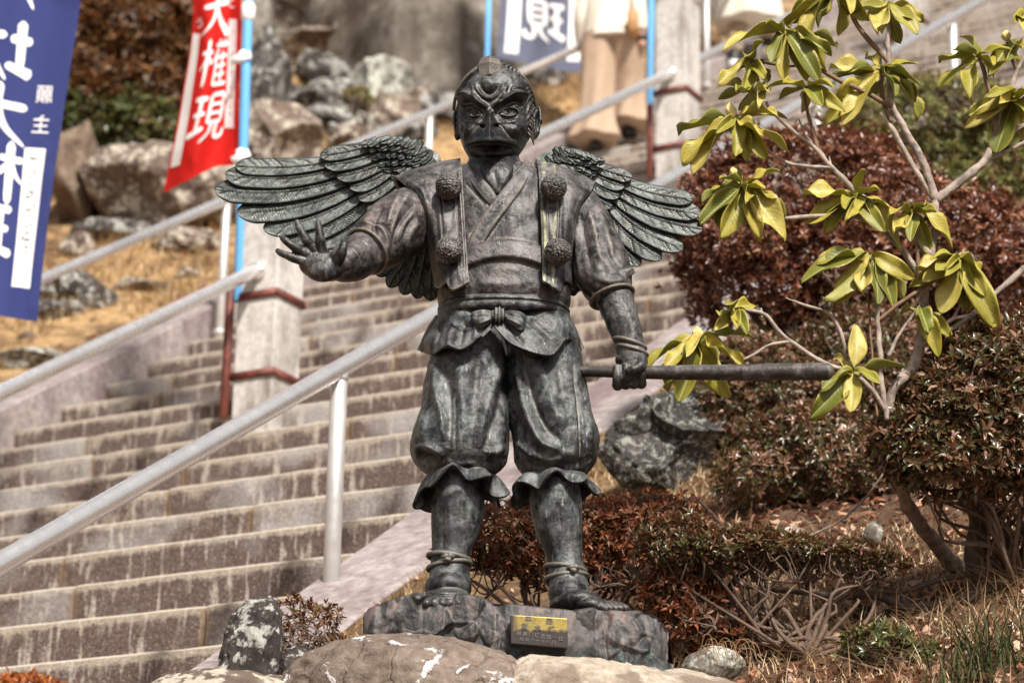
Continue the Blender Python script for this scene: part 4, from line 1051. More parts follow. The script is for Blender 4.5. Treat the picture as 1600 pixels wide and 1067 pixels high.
def ruffle(cx, cy, d, r0, r1, top, pts, seed, k=6, ph=0.):
    """gathered frill under the knee; pts: hem height offsets by angle"""
    seg = 300; rows = 34
    th = np.linspace(0, 2 * PI, seg, endpoint=False); t = np.linspace(0, 1, rows)[:, None]
    r = np.random.default_rng(seed)
    f = lambda k_: np.sin(th * k_ + r.uniform(0, 6))
    wv = .8 * np.sin(th * k + ph) + .4 * f(k + 2) + .3 * f(k - 2)
    rad = r0 + (r1 - r0) * (t ** .75) + 10.5 * wv[None] * t ** 1.1
    hem = np.interp(np.degrees(th) % 360, *zip(*sorted(pts + [(pts[0][0] + 360, pts[0][1])])), period=360)
    z = -(t ** 1.15) * hem[None] + 9.0 * np.sin(th * k + ph + 1.2)[None] * t ** 1.3 + 3 * np.sin(t * PI) 
    C = W(cx, cy, d)
    G = C + (rad * np.cos(th))[..., None] * HX * PXM - (rad * .92 * np.sin(th))[..., None] * HY * PXM + (z + 0 * rad)[..., None] * HZ * PXM
    N = gnorm(G, True)
    if ((G - C) * N)[..., :2].sum() < 0: N = -N
    G = G + N * (fbm(G, 18, 3) * 1.3 * PXM)[..., None]
    B = G - N * 4.5 * PXM
    F1 = gridF(rows, seg, True)[:, ::-1]; n = rows * seg
    j = np.arange(seg); j2 = (j + 1) % seg; b0 = (rows - 1) * seg
    F3 = np.stack([b0 + j, b0 + j + n, b0 + j2 + n, b0 + j2], 1); F4 = np.stack([j, j2, j2 + n, j + n], 1)
    part('knee_frill', np.concatenate([G.reshape(-1, 3), B.reshape(-1, 3)]), np.concatenate([F1, F1[:, ::-1] + n, F3, F4]), M['br_green'], ST)
ruffle(720, 739, -3, 46, 68, 0, [(0, 36), (40, 34), (70, 18), (100, 12), (130, 26), (165, 52), (200, 48), (270, 40)], 4, 7, .6)
ruffle(866, 744, 0, 44, 66, 0, [(0, 22), (40, 18), (75, 14), (110, 22), (150, 34), (180, 40), (220, 34), (300, 28)], 9, 7, 2.2)
def shin(stn, marks, lab):
    V, F = ell_loft(stn, 80, 90, marks, 2.1, (1.6, 14)); return part('shin', V, F, M['br_green'], ST, label=lab)
sL = shin([(718, 742, 0, 38, 40, 40), (716, 775, 0, 40, 42, 44), (715, 800, 0, 40, 41, 44), (712, 830, 0, 37, 37, 40), (706, 858, 0, 31, 31, 34), (703, 880, -2, 30, 31, 34), (702, 905, -6, 32, 38, 36), (700, 935, -10, 34, 46, 36)], [([(700, 780), (703, 820), (700, 860)], 5, 2.5), ([(722, 785), (722, 820)], 4, -2), ([(735, 790), (732, 830)], 4, 2), ([(690, 790), (690, 830), (690, 860)], 3, -2)], 'left shin')
sR = shin([(866, 748, 0, 38, 40, 40), (868, 780, 0, 40, 42, 44), (870, 806, 0, 39, 41, 44), (874, 836, 0, 35, 37, 40), (880, 864, 0, 29, 31, 34), (884, 884, 0, 28, 31, 34), (888, 910, -2, 30, 36, 36), (892, 950, -4, 32, 40, 36)], [([(850, 790), (858, 830), (868, 865)], 5, 2.5), ([(872, 785), (876, 830)], 4, -2), ([(890, 790), (892, 830)], 4, 2)], 'right shin')
def anklet(cx, cy, rx, par, tilt=0., d=0, knot=None, rt=3.4):
    C = W(cx, cy, d)
    P = [C + np.array([math.cos(t) * rx, -math.sin(t) * rx * 1.04, math.cos(t) * tilt]) * PXM for t in np.linspace(0, 2 * PI, 64)]
    V, F = wtube(P, rt * PXM, 10, cap=False); V = V + fbm(V, 60, 2)[:, None] * .0012
    part('ankle_cord', V, F, M['br_green'], par)
    if knot:
        L = [tube([(knot - 9, cy - 2, d - rx - 4), (knot - 3, cy - 4, d - rx - 8), (knot, cy, d - rx - 7)], [3, 4.4, 3], 8, 10), tube([(knot + 9, cy - 3, d - rx - 4), (knot + 3, cy - 4, d - rx - 8), (knot, cy, d - rx - 7)], [3, 4.4, 3], 8, 10), tube([(knot - 3, cy, d - rx - 8), (knot + 3, cy + 2, d - rx - 8)], 4, 8, 6)]
        part('cord_knot', *join(L), M['br_green'], par)
anklet(702, 872, 32.5, sL, -4, -2, 700); anklet(702, 884, 32.5, sL, 5, -3)
anklet(883, 889, 31, sR, -3, 0, 896); anklet(885, 902, 32, sR, 4, -1)
# feet (sandal-less, toes forward)
ft = lambda toes, palm, nm: hand(toes, palm, M['br_head'], ST, nm)
ft([[(672 + i * 11, 930, -48, 9), (668 + i * 12, 940, -66, 7.5), (666 + i * 12.5, 943, -76, 6)] for i in range(5)], [(700, 918, -14, 36, 26, 40), (697, 936, -36, 37, 14, 38), (698, 940, -50, 37, 10, 26)], 'foot')
ft([[(926 + i * 8, 942 + i * 1.0, -58 + i * 9, 8), (940 + i * 8, 948, -66 + i * 10, 6.6), (948 + i * 8, 951, -70 + i * 10, 5)] for i in range(5)], [(888, 926, -10, 31, 26, 34), (906, 938, -30, 34, 16, 30), (926, 946, -42, 28, 11, 26)], 'foot')

# ---------------------------------------------------------------- sash and skirt of the jacket
V, F = ell_loft([(787, 480, 0, 98, 66, 58), (787, 484, 0, 103, 71, 62), (787, 488, 0, 104, 72, 63), (787, 491, 0, 101, 69, 60), (787, 494, 0, 104, 72, 63), (787, 499, 0, 103, 71, 62), (787, 504, 0, 97, 66, 58)], 40, 200,
                [([(690, 490), (735, 484), (770, 490)], 2, -3), ([(800, 492), (840, 486), (882, 492)], 2, -3), ([(830, 496), (850, 492), (880, 498)], 2, 2)], 2.4, (1.8, 22))
SH = part('sash', V, F, M['br_green'], ST)
def flap(C, marks, th=5): 
    V, F = sheet(C, 60, 150, th, lambda px, py, Wd: carve(px, py, marks) + fbm(Wd, 16, 4) * 1.8); part('sash_flap', V, F, M['br_green'], ST)
flap([[(684, 494, 20), (690, 494, -20), (712, 493, -52), (742, 492, -68), (770, 492, -72)],
      [(672, 512, 18), (679, 513, -26), (710, 512, -60), (742, 511, -74), (770, 500, -77)],
      [(662, 530, 16), (670, 532, -34), (706, 529, -70), (740, 526, -80), (768, 507, -80)],
      [(656, 549, 14), (676, 554, -40), (698, 540, -80), (724, 544, -88), (764, 511, -82)]],
     [([(690, 500), (684, 525), (680, 548)], 4, -4), ([(712, 500), (704, 520), (699, 540)], 4, 4), ([(728, 500), (722, 520), (718, 542)], 4, -4), ([(745, 498), (744, 515), (740, 532)], 4, 3.4), ([(700, 505), (730, 515), (760, 505)], 3, 2.5)])
flap([[(768, 490, -73), (800, 492, -70), (832, 493, -62), (862, 494, -44), (884, 495, 16)],
      [(768, 500, -78), (802, 512, -78), (836, 515, -70), (872, 512, -46), (890, 508, 14)],
      [(772, 508, -81), (805, 527, -84), (842, 534, -78), (878, 528, -52), (899, 524, 10)],
      [(776, 514, -82), (803, 539, -88), (860, 554, -90), (887, 527, -60), (910, 546, 6)]],
     [([(790, 500), (805, 520), (818, 538)], 4, -4), ([(810, 498), (835, 520), (858, 545)], 5, 4.5), ([(830, 498), (850, 515), (868, 535)], 4, -4), ([(850, 498), (870, 512), (884, 528)], 4, 3.5), ([(876, 500), (890, 520)], 3, -3)])
flap([[(886, 495, 10), (870, 494, 40), (800, 494, 66), (720, 494, 58), (684, 494, 16)], [(898, 520, 10), (880, 520, 46), (800, 520, 74), (705, 520, 64), (668, 520, 16)], [(908, 545, 6), (890, 545, 50), (800, 545, 80), (690, 545, 70), (656, 548, 14)]], [])
# bow
V, F = sheet([[(770, 486, -80), (755, 484, -84), (742, 486, -82), (735, 490, -76)], [(772, 493, -84), (757, 496, -92), (743, 500, -88), (736, 500, -78)], [(772, 500, -80), (760, 508, -86), (750, 512, -84), (742, 508, -78)]], 30, 40, 6, lambda px, py, w: carve(px, py, [([(768, 492), (752, 492), (740, 496)], 2, -3), ([(768, 497), (756, 502), (748, 506)], 2, 3)]) + fbm(w, 30, 3)); part('bow_loop', V, F, M['br_green'], SH)
V, F = sheet([[(788, 486, -80), (803, 485, -84), (816, 488, -82), (824, 494, -76)], [(787, 493, -84), (803, 496, -92), (816, 502, -89), (822, 504, -78)], [(787, 500, -80), (800, 508, -88), (812, 516, -86), (820, 514, -80)]], 30, 40, 6, lambda px, py, w: carve(px, py, [([(790, 492), (806, 494), (818, 500)], 2, -3), ([(790, 497), (804, 503), (814, 510)], 2, 3)]) + fbm(w, 30, 3)); part('bow_loop', V, F, M['br_green'], SH)
V, F = icoish(4); V = V * [11, 9, 12] * PXM; V = V * (1 + .12 * np.sin(V[:, :1] / PXM * 1.1)) + W(779, 492, -84); part('bow_knot', V, F, M['br_green'], SH)

# ---------------------------------------------------------------- bronze plinth cast as a rock
def make_base():
    top = lambda x: np.interp(x, [573, 590, 620, 649, 700, 723, 760, 800, 850, 889, 950, 1013, 1030, 1045], [952, 944, 935, 930, 929, 931, 938, 944, 950, 953, 953, 955, 964, 980])
    bot = lambda x: np.interp(x, [573, 600, 700, 754, 885, 1000, 1048], [1006, 1008, 1016, 1030, 1048, 1056, 1060])
    nx, ny = 300, 90
    rows = []
    xs = np.linspace(573, 1046, nx)
    zt = W(800, 945, -70)[2]
    def P(x, y, d): return Wa(np.stack(np.broadcast_arrays(np.asarray(x, float), y, d), -1))
    front = []
    for v in np.linspace(0, 1, ny):
        w = v ** .9
        x = 573 + (xs - 573) * (1 + .012 * v) - 2 * v
        bul = 5 * np.sin(PI * min(v * 1.2, 1)) 
        front.append(P(x, top(xs) * (1 - v) + bot(xs) * v, -72 - bul))
    front = np.array(front)
    # top surface goes level to the back, then down
    tb = []
    for k in np.linspace(1, 0, 16, endpoint=False):
        q = front[0].copy(); q[:, 1] += 150 * PXM * k; q[:, 2] += 0.004 * math.sin(k * 9) - .0 * k; tb.append(q)
    dn = []
    for k in np.linspace(1, 0, 10, endpoint=False):
        q = tb[0].copy(); q[:, 2] -= .13 * k; dn.append(q)
    G = np.concatenate([np.array(dn), np.array(tb), front])
    # pull the two ends round
    e = np.clip(1 - np.minimum(np.arange(nx), nx - 1 - np.arange(nx)) / 10, 0, 1) ** 2
    G[..., 1] += (e * 26 * PXM)[None] * np.where(np.arange(len(G)) > 25, 1, 0)[:, None]
    N = gnorm(G)
    N[N[..., 1] > .2] *= 1
    s = np.sign((N[40:, 100:200, 1]).mean()); N = -N * s
    px, py = proj(G)
    rs = np.random.default_rng(12); ns_ = 170
    lo_, hi_ = G.reshape(-1, 3).min(0), G.reshape(-1, 3).max(0); S_ = lo_ + (hi_ - lo_) * rs.random((ns_, 3)); S_[:, 1] = lo_[1] + (hi_[1] - lo_[1]) * rs.random(ns_) ** 1.6
    h_ = rs.normal(0, 4.2, ns_); g_ = rs.normal(0, .22, (ns_, 3)) / PXM; Gw = G + .012 * np.stack([fbm(G, 18, 3), fbm(G + 5, 18, 3), fbm(G + 9, 18, 3)], -1)
    num = np.zeros(px.shape); den = np.zeros(px.shape)
    for q in range(ns_):
        dv_ = Gw - S_[q]; w_ = np.exp(-np.minimum((dv_ ** 2).sum(-1) * 5200, 60)) + 1e-12; num += w_ * (h_[q] + (dv_ @ g_[q])); den += w_
    D = np.clip(num / den, -9, 9) + 3 * fbm(G, 26, 4) + fbm(G, 80, 3) * 1.4 - 3 * (1 - np.abs(fbm(G * [1.6, 1, .6] + 3, 14, 2)) * 7).clip(0, 1)
    D = np.maximum(D, -5); mk_ = 1 / (1 + np.exp(-(54 - np.abs(px - 842)) / 4)) * (py > 935); D = D * (1 - .85 * mk_) + 3 * mk_
    D = D * np.clip((np.arange(len(G)) - 22) / 8, .15, 1)[:, None]
    G = G + N * (D * PXM)[..., None]
    r, c = G.shape[:2]
    F = [tuple(f) for f in gridF(r, c)]
    # end caps and bottom
    F.append(tuple(i * c for i in range(r))[::-1]); F.append(tuple(i * c + c - 1 for i in range(r)))
    n = NT('streaked_plinth_bronze'); P_ = n.N('ShaderNodeNewGeometry'); pos = P_.outputs['Position']; pt = P_.outputs['Pointiness']
    st = n.N('ShaderNodeMapping'); n.L(pos, st.inputs[0]); st.inputs['Scale'].default_value = (1, 1, .45); st.inputs['Rotation'].default_value = (0, .3, 0)
    f = n.noise(60, 6, .7, pos); a = n.noise(12, 6, .66, st.outputs[0], 1.8)
    col = n.ramp(a, [(.34, (.016, .016, .018)), (.46, (.04, .038, .038)), (.53, (.10, .093, .09)), (.59, (.14, .112, .104)), (.64, (.18, .115, .10)), (.74, (.12, .113, .108))])
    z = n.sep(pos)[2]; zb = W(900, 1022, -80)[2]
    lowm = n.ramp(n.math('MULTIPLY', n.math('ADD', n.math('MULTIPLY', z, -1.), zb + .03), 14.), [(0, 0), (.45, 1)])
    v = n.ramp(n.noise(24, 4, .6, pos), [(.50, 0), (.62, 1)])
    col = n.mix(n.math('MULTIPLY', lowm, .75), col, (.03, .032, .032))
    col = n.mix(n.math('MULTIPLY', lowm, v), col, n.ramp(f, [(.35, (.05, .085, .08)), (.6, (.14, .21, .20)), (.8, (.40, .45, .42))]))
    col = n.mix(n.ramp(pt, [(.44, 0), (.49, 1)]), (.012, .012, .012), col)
    col = n.mix(n.ramp(pt, [(.52, 0), (.58, .7)]), col, (.24, .2, .185))
    n.bump(n.math('ADD', f, a), .8, .004); n.fin(col, n.ramp(f, [(.3, .45), (.7, .75)]), .2, .4)
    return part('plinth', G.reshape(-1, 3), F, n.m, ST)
PLI = make_base()
def plaque():
    q = lambda x, y, d: W(x, y, d)
    c = [q(797, 960, -103), q(887, 965.5, -103), q(887, 1012, -103), q(798, 1005, -103)]
    bk = [p + HY * .03 for p in c]
    V = np.array(c + bk); F = [(3, 2, 1, 0), (4, 5, 6, 7), (0, 1, 5, 4), (1, 2, 6, 5), (2, 3, 7, 6), (3, 0, 4, 7)]
    n = NT('worn_brass_plate'); pos = n.N('ShaderNodeNewGeometry').outputs['Position']; s = n.sep(pos)
    z0 = W(840, 986, -103)[2]; z1 = W(840, 962, -103)[2]
    k = n.math('DIVIDE', n.math('SUBTRACT', s[2], z0 - .012), (z1 - z0) + .012)
    k = n.math('ADD', k, n.math('MULTIPLY', n.noise(22, 4, .6, pos), .9))
    x0 = W(810, 980, -103)[0]; k = n.math('ADD', k, n.ramp(n.math('MULTIPLY', n.math('SUBTRACT', s[0], x0 - .03), 16.), [(0, -.0), (.5, 0)]))
    g = n.ramp(k, [(.62, 0), (.76, 1)])
    l = n.ramp(n.math('MULTIPLY', n.math('SUBTRACT', s[0], x0 - .022), 22.), [(.15, 0), (.5, 1)])
    col = n.mix(n.math('MULTIPLY', g, l), (.045, .038, .035), n.ramp(n.noise(40, 4, .6, pos), [(.3, (.17, .15, .06)), (.55, (.34, .24, .06)), (.75, (.27, .26, .13))]))
    n.bump(n.noise(120, 3, .6, pos), .3, .001); m_ = n.fin(col, .38, .55)
    pq = part('inscription_plate', V, F, m_, PLI, smooth=False)
    bv = pq.modifiers.new('b', 'BEVEL'); bv.width = 1.2 * PXM; bv.segments = 2
    gm = m_plain('raised_letter_bronze', (.16, .14, .13), .35, .6, .3, 90)
    ex = c[1] - c[0]; ex /= np.linalg.norm(ex); ez = c[0] - c[3]; ez -= ex * (ez @ ex); ez /= np.linalg.norm(ez); en = np.cross(ez, ex)
    if en[1] > 0: en = -en
    def glyph(ch, x, y, s):
        p = W(x, y, -103) + en * .0006
        glyphobj('raised_character', ch, p, ex, ez, s * PXM, .0016, gm, pq, .010)
    for ch, x, y, s in [('平', 825.5, 967.5, 10), ('岡', 858.5, 970.5, 11), ('富', 819.5, 978, 10), ('木', 840, 980.5, 10), ('鋳', 861.5, 982.5, 10.5)]: glyph(ch, x, y, s)
    for i, ch in enumerate('株美術鋳造館一社'): glyph(ch, 811 + i * 9.3, 989 + i * 1.15, 8)
    for i, ch in enumerate('昭和六十年四月'): glyph(ch, 815 + i * 8.3, 998 + i * .9, 6.5)
def glyphobj(name, ch, p, ex, ez, size, ext, mat, parent, bold=0., shear=0., mirror=False, width=1.):
    cu = bpy.data.curves.new(name, 'FONT'); cu.body = ch; cu.align_x = 'CENTER'; cu.align_y = 'CENTER'; cu.size = 1.; cu.extrude = 0; cu.offset = bold; cu.resolution_u = 2; cu.shear = shear
    o = bpy.data.objects.new(name, cu); COL.objects.link(o)
    bpy.context.view_layer.update()
    dg = bpy.context.evaluated_depsgraph_get(); me = bpy.data.meshes.new_from_object(o.evaluated_get(dg)); bpy.data.objects.remove(o)
    n = len(me.vertices); co = np.zeros(n * 3, np.float32); me.vertices.foreach_get('co', co); co = co.reshape(-1, 3)
    if n == 0: return None
    c0 = (co[:, :2].max(0) + co[:, :2].min(0)) / 2; co[:, :2] -= c0
    polys = [tuple(pl.vertices) for pl in me.polygons]
    sx = -1 if mirror else 1
    en = np.cross(ex, ez); en = en / np.linalg.norm(en)
    if en @ np.array([0, -1, 0]) < 0: en = -en
    B = p + (co[:, :1] * sx * size * width) * ex + (co[:, 1:2] * size) * ez
    T = B + en * ext
    # side walls from boundary edges
    from collections import Counter
    ec = Counter()
    for f in polys:
        for a, b in zip(f, f[1:] + f[:1]): ec[(min(a, b), max(a, b))] += 1
    F = [tuple(i + n for i in f) for f in polys]
    for f in polys:
        for a, b in zip(f, f[1:] + f[:1]):
            if ec[(min(a, b), max(a, b))] == 1: F.append((a, b, b + n, a + n))
    bpy.data.meshes.remove(me)
    return part(name, np.concatenate([B, T]), F, mat, parent, smooth=False)
plaque()
# ============================================================ rocks
def rock(px, py, w, h, seed, mat, label, group=None, dy=0., dep=None, sink=.25, yaw=0., rough=.28, sub=4, name='boulder', onY=None, facet=.5):
    """a boulder whose outline spans about w x h photo px around (px,py)"""
    if onY is None:
        g = ghit(px, py + h * .42); Y = g[1] + dy
    else: Y = onY
    c = ray(px, py) * Y; s = Y * 1.05 / FPX
    if Y > 12: k_ = 1.28 if 360 < px < 720 else 1.; w, h = w * 1.3 * k_, h * 1.45 * k_; py = py - h * .06; facet = 1.0; rough = .34; c = ray(px, py) * Y
    hx, hz = w / 2 * s, h / 2 * s; hy = (dep * s if dep else (hx + hz) / 2)
    V, F = rockmesh(c, (hx * 1.02, hy, hz * 1.02), seed, sub, rough, yaw=0., facet=facet)
    o = part(name, V - 0, F, M[mat], None, loc=c, smooth=True)
    tag(o, label, 'rock', group)
    return o
def cloud_top(o): pass
M['rock_brown'] = m_rock('brown_upright_stone', [(.10, .065, .045), (.17, .12, .085), (.25, .19, .14)], (.3, .25, .2), .66, 3)
M['rock_big'] = m_rock('dark_lichen_spotted_boulder', [(.012, .011, .011), (.04, .036, .033), (.10, .09, .08)], (.32, .32, .28), .612, 4.5, .03, 3.0)
BK = [
 (110, 462, 74, 50, 1, 'rock', 'upper of the two dark rocks beside the lower edge of the blue banner'),
 (92, 497, 72, 46, 2, 'rock', 'lower of the two dark rocks beside the lower edge of the blue banner'),
 (156, 478, 46, 52, 3, 'rock', 'round black rock at the right of the dark pair on the dry grass'),
 (36, 538, 34, 24, 4, 'rock_warm', 'small brown rock low on the bank below the blue banner'),
 (52, 574, 96, 34, 5, 'rock_grey', 'flat grey rock lowest on the bank, above the pale wall'),
 (222, 452, 66, 26, 6, 'rock_warm', 'flat dark slab lying in dry grass under the far handrail'),
 (120, 400, 44, 44, 7, 'rock_warm', 'small grey rock in dry grass against the tan upright stone'),
 (236, 318, 196, 108, 8, 'rock_warm', 'large brown mottled boulder below the tip of the red banner'),
 (112, 300, 60, 150, 9, 'rock_brown', 'tan upright stone right of the blue banner'),
 (250, 178, 46, 80, 10, 'rock_grey', 'pale grey stone showing under the rust-coloured shrub'),
 (206, 238, 90, 74, 28, 'rock_warm', 'brown rock behind the large mottled boulder'),
 (402, 168, 62, 120, 11, 'rock', 'tall dark rock just right of the blue banner pole'),
 (430, 246, 96, 80, 12, 'rock_warm', 'brown rock right of the blue pole, above the left wing'),
 (556, 100, 150, 60, 13, 'rock_warm', 'overhanging mottled rock slab at the foot of the grey wall'),
 (512, 128, 60, 54, 14, 'rock', 'black rock under the overhanging slab'),
 (590, 160, 80, 66, 15, 'rock_grey', 'greenish-grey rock right of the dark hollow'),
 (470, 168, 74, 34, 16, 'rock', 'dark tilted slab on the bank left of the hollow'),
 (520, 176, 74, 50, 17, 'rock', 'black wedge-shaped rock in the middle of the bank'),
 (560, 206, 56, 44, 18, 'rock_grey', 'mottled rock above the far handrail near the head'),
 (610, 196, 60, 56, 19, 'rock_warm', 'brown rock touching the far handrail near the head'),
 (468, 214, 40, 24, 20, 'rock', 'small dark rock in dry grass above the left wing'),
 (546, 232, 44, 36, 21, 'rock_warm', 'small brown rock low in dry grass behind the left wing'),
 (640, 176, 48, 44, 22, 'rock_warm', 'rock left of the head at the foot of the wall'),
 (690, 186, 60, 40, 23, 'rock', 'dark rock immediately left of the head'),
 (846, 128, 60, 44, 24, 'rock', 'dark rock under the grey banner'),
 (300, 392, 90, 40, 25, 'rock_warm', 'low brown rock in grass left of the concrete pillar'),
 (350, 300, 80, 70, 26, 'rock_grey', 'mottled boulder behind the tip of the left wing'),
 (450, 60, 150, 110, 27, 'rock_warm', 'large craggy brown rock high against the grey wall, right of the blue pole'),
 (590, 66, 130, 90, 29, 'rock_warm', 'craggy grey-brown rock face above the dark hollow'),
 (520, 200, 60, 40, 30, 'rock', 'black rock wedged under the greenish-grey rock on the bank'),
 (425, 205, 50, 50, 31, 'rock', 'black rock between the tall dark rock and the left wing'),
 (300, 150, 80, 110, 33, 'rock_brown', 'brown rock column showing between the rust shrub and the red banner'),
 (190, 372, 120, 36, 34, 'rock', 'low dark rock at the foot of the large brown mottled boulder'),
 (280, 440, 60, 26, 35, 'rock_warm', 'small brown rock in dry grass left of the white rail post'),
 (655, 215, 44, 30, 32, 'rock', 'small black rock beside the white post left of the head'),
]
for r_ in BK: rock(*r_, dy=.25, sub=4 if r_[2] < 90 else 5)
rock(1044, 708, 216, 200, 44, 'rock_big', 'large dark lichen-spotted boulder below the staff', dy=.3, sub=6, rough=.34, dep=90, facet=1.3)
rock(1118, 640, 120, 60, 45, 'rock_big', 'speckled stone at the top right of the large boulder below the staff', dy=.45)
rock(1270, 700, 90, 74, 41, 'rock_grey', 'pale lichened rock under the lowest leaf whorl', dy=.2)
rock(1225, 740, 60, 50, 42, 'rock_tan', 'small tan stone in the shade under the bushes')
rock(1240, 838, 44, 32, 43, 'rock_tan', 'small pale stone on the leaf litter')
rock(1365, 835, 34, 40, 44, 'rock_grey', 'small grey stone left of the leaning trunk')
rock(1300, 520, 120, 90, 46, 'rock_tan', 'tan rock glimpsed through the branches of the azalea', dy=.8)
# foreground stones that carry the statue
def fgrock(c, s, seed, mat, label, rough=.16, sub=6, facet=.35, name='boulder', sq=1.):
    V, F = rockmesh(c, s, seed, sub, rough, facet=facet, sq=sq)
    return tag(part(name, V, F, M[mat], None, loc=c), label, 'rock')
n = NT('boulder_with_white_lichen'); P_ = n.coord()
f = n.noise(30, 7, .72); b = n.noise(5, 4, .6)
cc = n.ramp(n.math('ADD', n.math('MULTIPLY', f, .6), n.math('MULTIPLY', b, .4)), [(.33, (.08, .055, .042)), (.5, (.19, .145, .115)), (.66, (.31, .25, .205))])
lw = n.ramp(n.math('ADD', n.math('MULTIPLY', n.noise(6.5, 6, .62, n.coord('Object', (1, 1, 1.6)), .6), .85), n.math('MULTIPLY', n.noise(60, 3, .6), .15)), [(.575, 0), (.60, 1)])
cc = n.mix(lw, cc, n.ramp(f, [(.3, (.50, .45, .43)), (.6, (.72, .67, .65))]))
n.bump(n.math('ADD', n.math('ADD', f, n.math('MULTIPLY', n.ramp(n.voro(7, None, 'DISTANCE_TO_EDGE'), [(0, 0), (.03, 1)]), .35)), n.math('MULTIPLY', lw, .3)), 1., .014); M['rock_lichen'] = n.fin(cc, .9, 0, .2)
n = NT('pale_sandy_boulder'); f = n.noise(34, 7, .72); b = n.noise(4, 4, .6, None, .5)
cc = n.ramp(f, [(.3, (.25, .20, .15)), (.5, (.42, .35, .275)), (.72, (.58, .51, .43))])
cc = n.mix(n.ramp(b, [(.50, 0), (.56, .85)]), cc, (.19, .14, .105))
n.bump(n.math('ADD', f, b), 1., .012); M['rock_pale'] = n.fin(cc, .9, 0, .2)
fgrock(W(640, 1128, -60), (.36, .26, .205), 51, 'rock_lichen', 'large brown boulder with white lichen patches under the left of the plinth', .10)
fgrock(W(955, 1165, -40), (.50, .30, .235), 52, 'rock_pale', 'long pale boulder under the right of the plinth', .07)
fgrock(W(392, 1030, -40), (.082, .09, .150), 53, 'rock', 'black lava stone standing upright left of the plinth', .42, sq=.6)
fgrock(W(470, 1056, -20), (.075, .09, .075), 54, 'rock', 'low dark stone between the black upright stone and the brown boulder', .22, 5)
fgrock(W(1116, 1040, 10), (.078, .07, .048), 55, 'rock_grey', 'small grey stone right of the plinth with pale roots on it', .2, 5)
fgrock(W(360, 1160, 10), (.30, .3, .17), 56, 'rock_warm', 'brown boulder at the bottom edge below the black upright stone', .12, 5)

# ============================================================ dry grass and leaf litter
def blades(name, pts, L, w, cols, label, seed, lean=.8, seg=3):
    """thin curved blades as one mesh; pts (n,3)"""
    r = np.random.default_rng(seed); n = len(pts)
    az = r.uniform(0, 2 * PI, n); ln = L * r.uniform(.5, 1.3, n); le = lean * r.uniform(.2, 1.3, n)
    d = np.stack([np.cos(az), np.sin(az), 0 * az], 1); sd = np.stack([-np.sin(az), np.cos(az), 0 * az], 1)
    rows = []
    for k in range(seg + 1):
        t = k / seg
        c = pts + d * (ln * le * t ** 1.6)[:, None] + HZ_ * (ln * (t - .35 * le * t * t).clip(0))[:, None]
        ww = w * (1 - t) + .0003
        rows += [c - sd * ww, c + sd * ww]
    V = np.stack(rows, 1).reshape(-1, 3); K = 2 * (seg + 1)
    F = np.concatenate([np.arange(n)[:, None] * K + np.array([2 * k, 2 * k + 1, 2 * k + 3, 2 * k + 2]) for k in range(seg)])
    me = mesh(name, V, F, cols, False)
    at_ = me.color_attributes.new('tint', 'FLOAT_COLOR', 'POINT')
    c = np.repeat(r.random(n), K); at_.data.foreach_set('color', np.stack([c, c, c, c * 0 + 1], 1).astype(np.float32).ravel())
    o = bpy.data.objects.new(name, me); COL.objects.link(o); tag(o, label, None, None, 'stuff'); return o
def tintmat(name, st, rough=.8, trans=.0, spec=.2, shine=None):
    n = NT(name); t = n.sep(n.attr('tint'))[0]
    col = n.ramp(t, st); n.fin(col, rough, 0, spec)
    if trans:
        tr = n.N('ShaderNodeBsdfTranslucent'); n.set(tr.inputs[0], n.mix(.0, col, col)); mx = n.N('ShaderNodeMixShader'); mx.inputs[0].default_value = trans
        n.L(n.b.outputs[0], mx.inputs[1]); n.L(tr.outputs[0], mx.inputs[2]); n.L(mx.outputs[0], n.out.inputs[0])
    return n.m
M['straw'] = tintmat('dry_straw', [(0, (.30, .19, .09)), (.4, (.50, .36, .20)), (.8, (.66, .52, .33)), (1, (.36, .22, .11))], .85, .15)
M['straw_pale'] = tintmat('pale_dry_grass', [(0, (.34, .22, .12)), (.5, (.55, .40, .25)), (1, (.70, .56, .38))], .85, .15)
M['green_blade'] = tintmat('dark_green_sedge', [(0, (.02, .032, .01)), (.6, (.05, .065, .02)), (1, (.22, .19, .08))], .6, .2)
def on_ground(u0, u1, a0, a1, n, seed, keep=None):
    r = np.random.default_rng(seed); u = r.uniform(u0, u1, n); a = r.uniform(a0, a1, n)
    P = U_ * u[:, None] + A_ * a[:, None]; P[:, 2] = terr(u, a)
    px, py = proj(P); k = (px > -60) & (px < 1660) & (py > -40) & (py < 1110)
    if keep is not None: k &= keep(px, py, P)
    return P[k]
nmask = lambda P, s, t: fbm(P, s, 3) > t
P = on_ground(-17, UL1 - .03, 7, 21, 90000, 1, lambda x, y, P: nmask(P, 1.2, -.06)); blades('dry_grass', P, .12, .005, M['straw'], 'matted dry golden grass on the left bank', 2, 1.5, 2)
P = on_ground(UR1 + .02, -1.9, 4.2, 13, 60000, 3, lambda x, y, P: nmask(P, 1.6, -.05) & (P @ U_ < -3.15 + .5 * fbm(P, .8, 2))); blades('dry_grass', P, .055, .0022, M['straw'], 'short dry golden grass along the right kerb of the stairs', 4, 1.4, 2)
P = on_ground(-3.4, 3, 4.2, 9, 60000, 5, lambda x, y, P: nmask(P, 2.2, -.08) & (y > 830)); blades('dry_grass', P, .10, .0018, M['straw_pale'], 'pale tangled dead grass among the fallen leaves', 6, 1.7, 3)
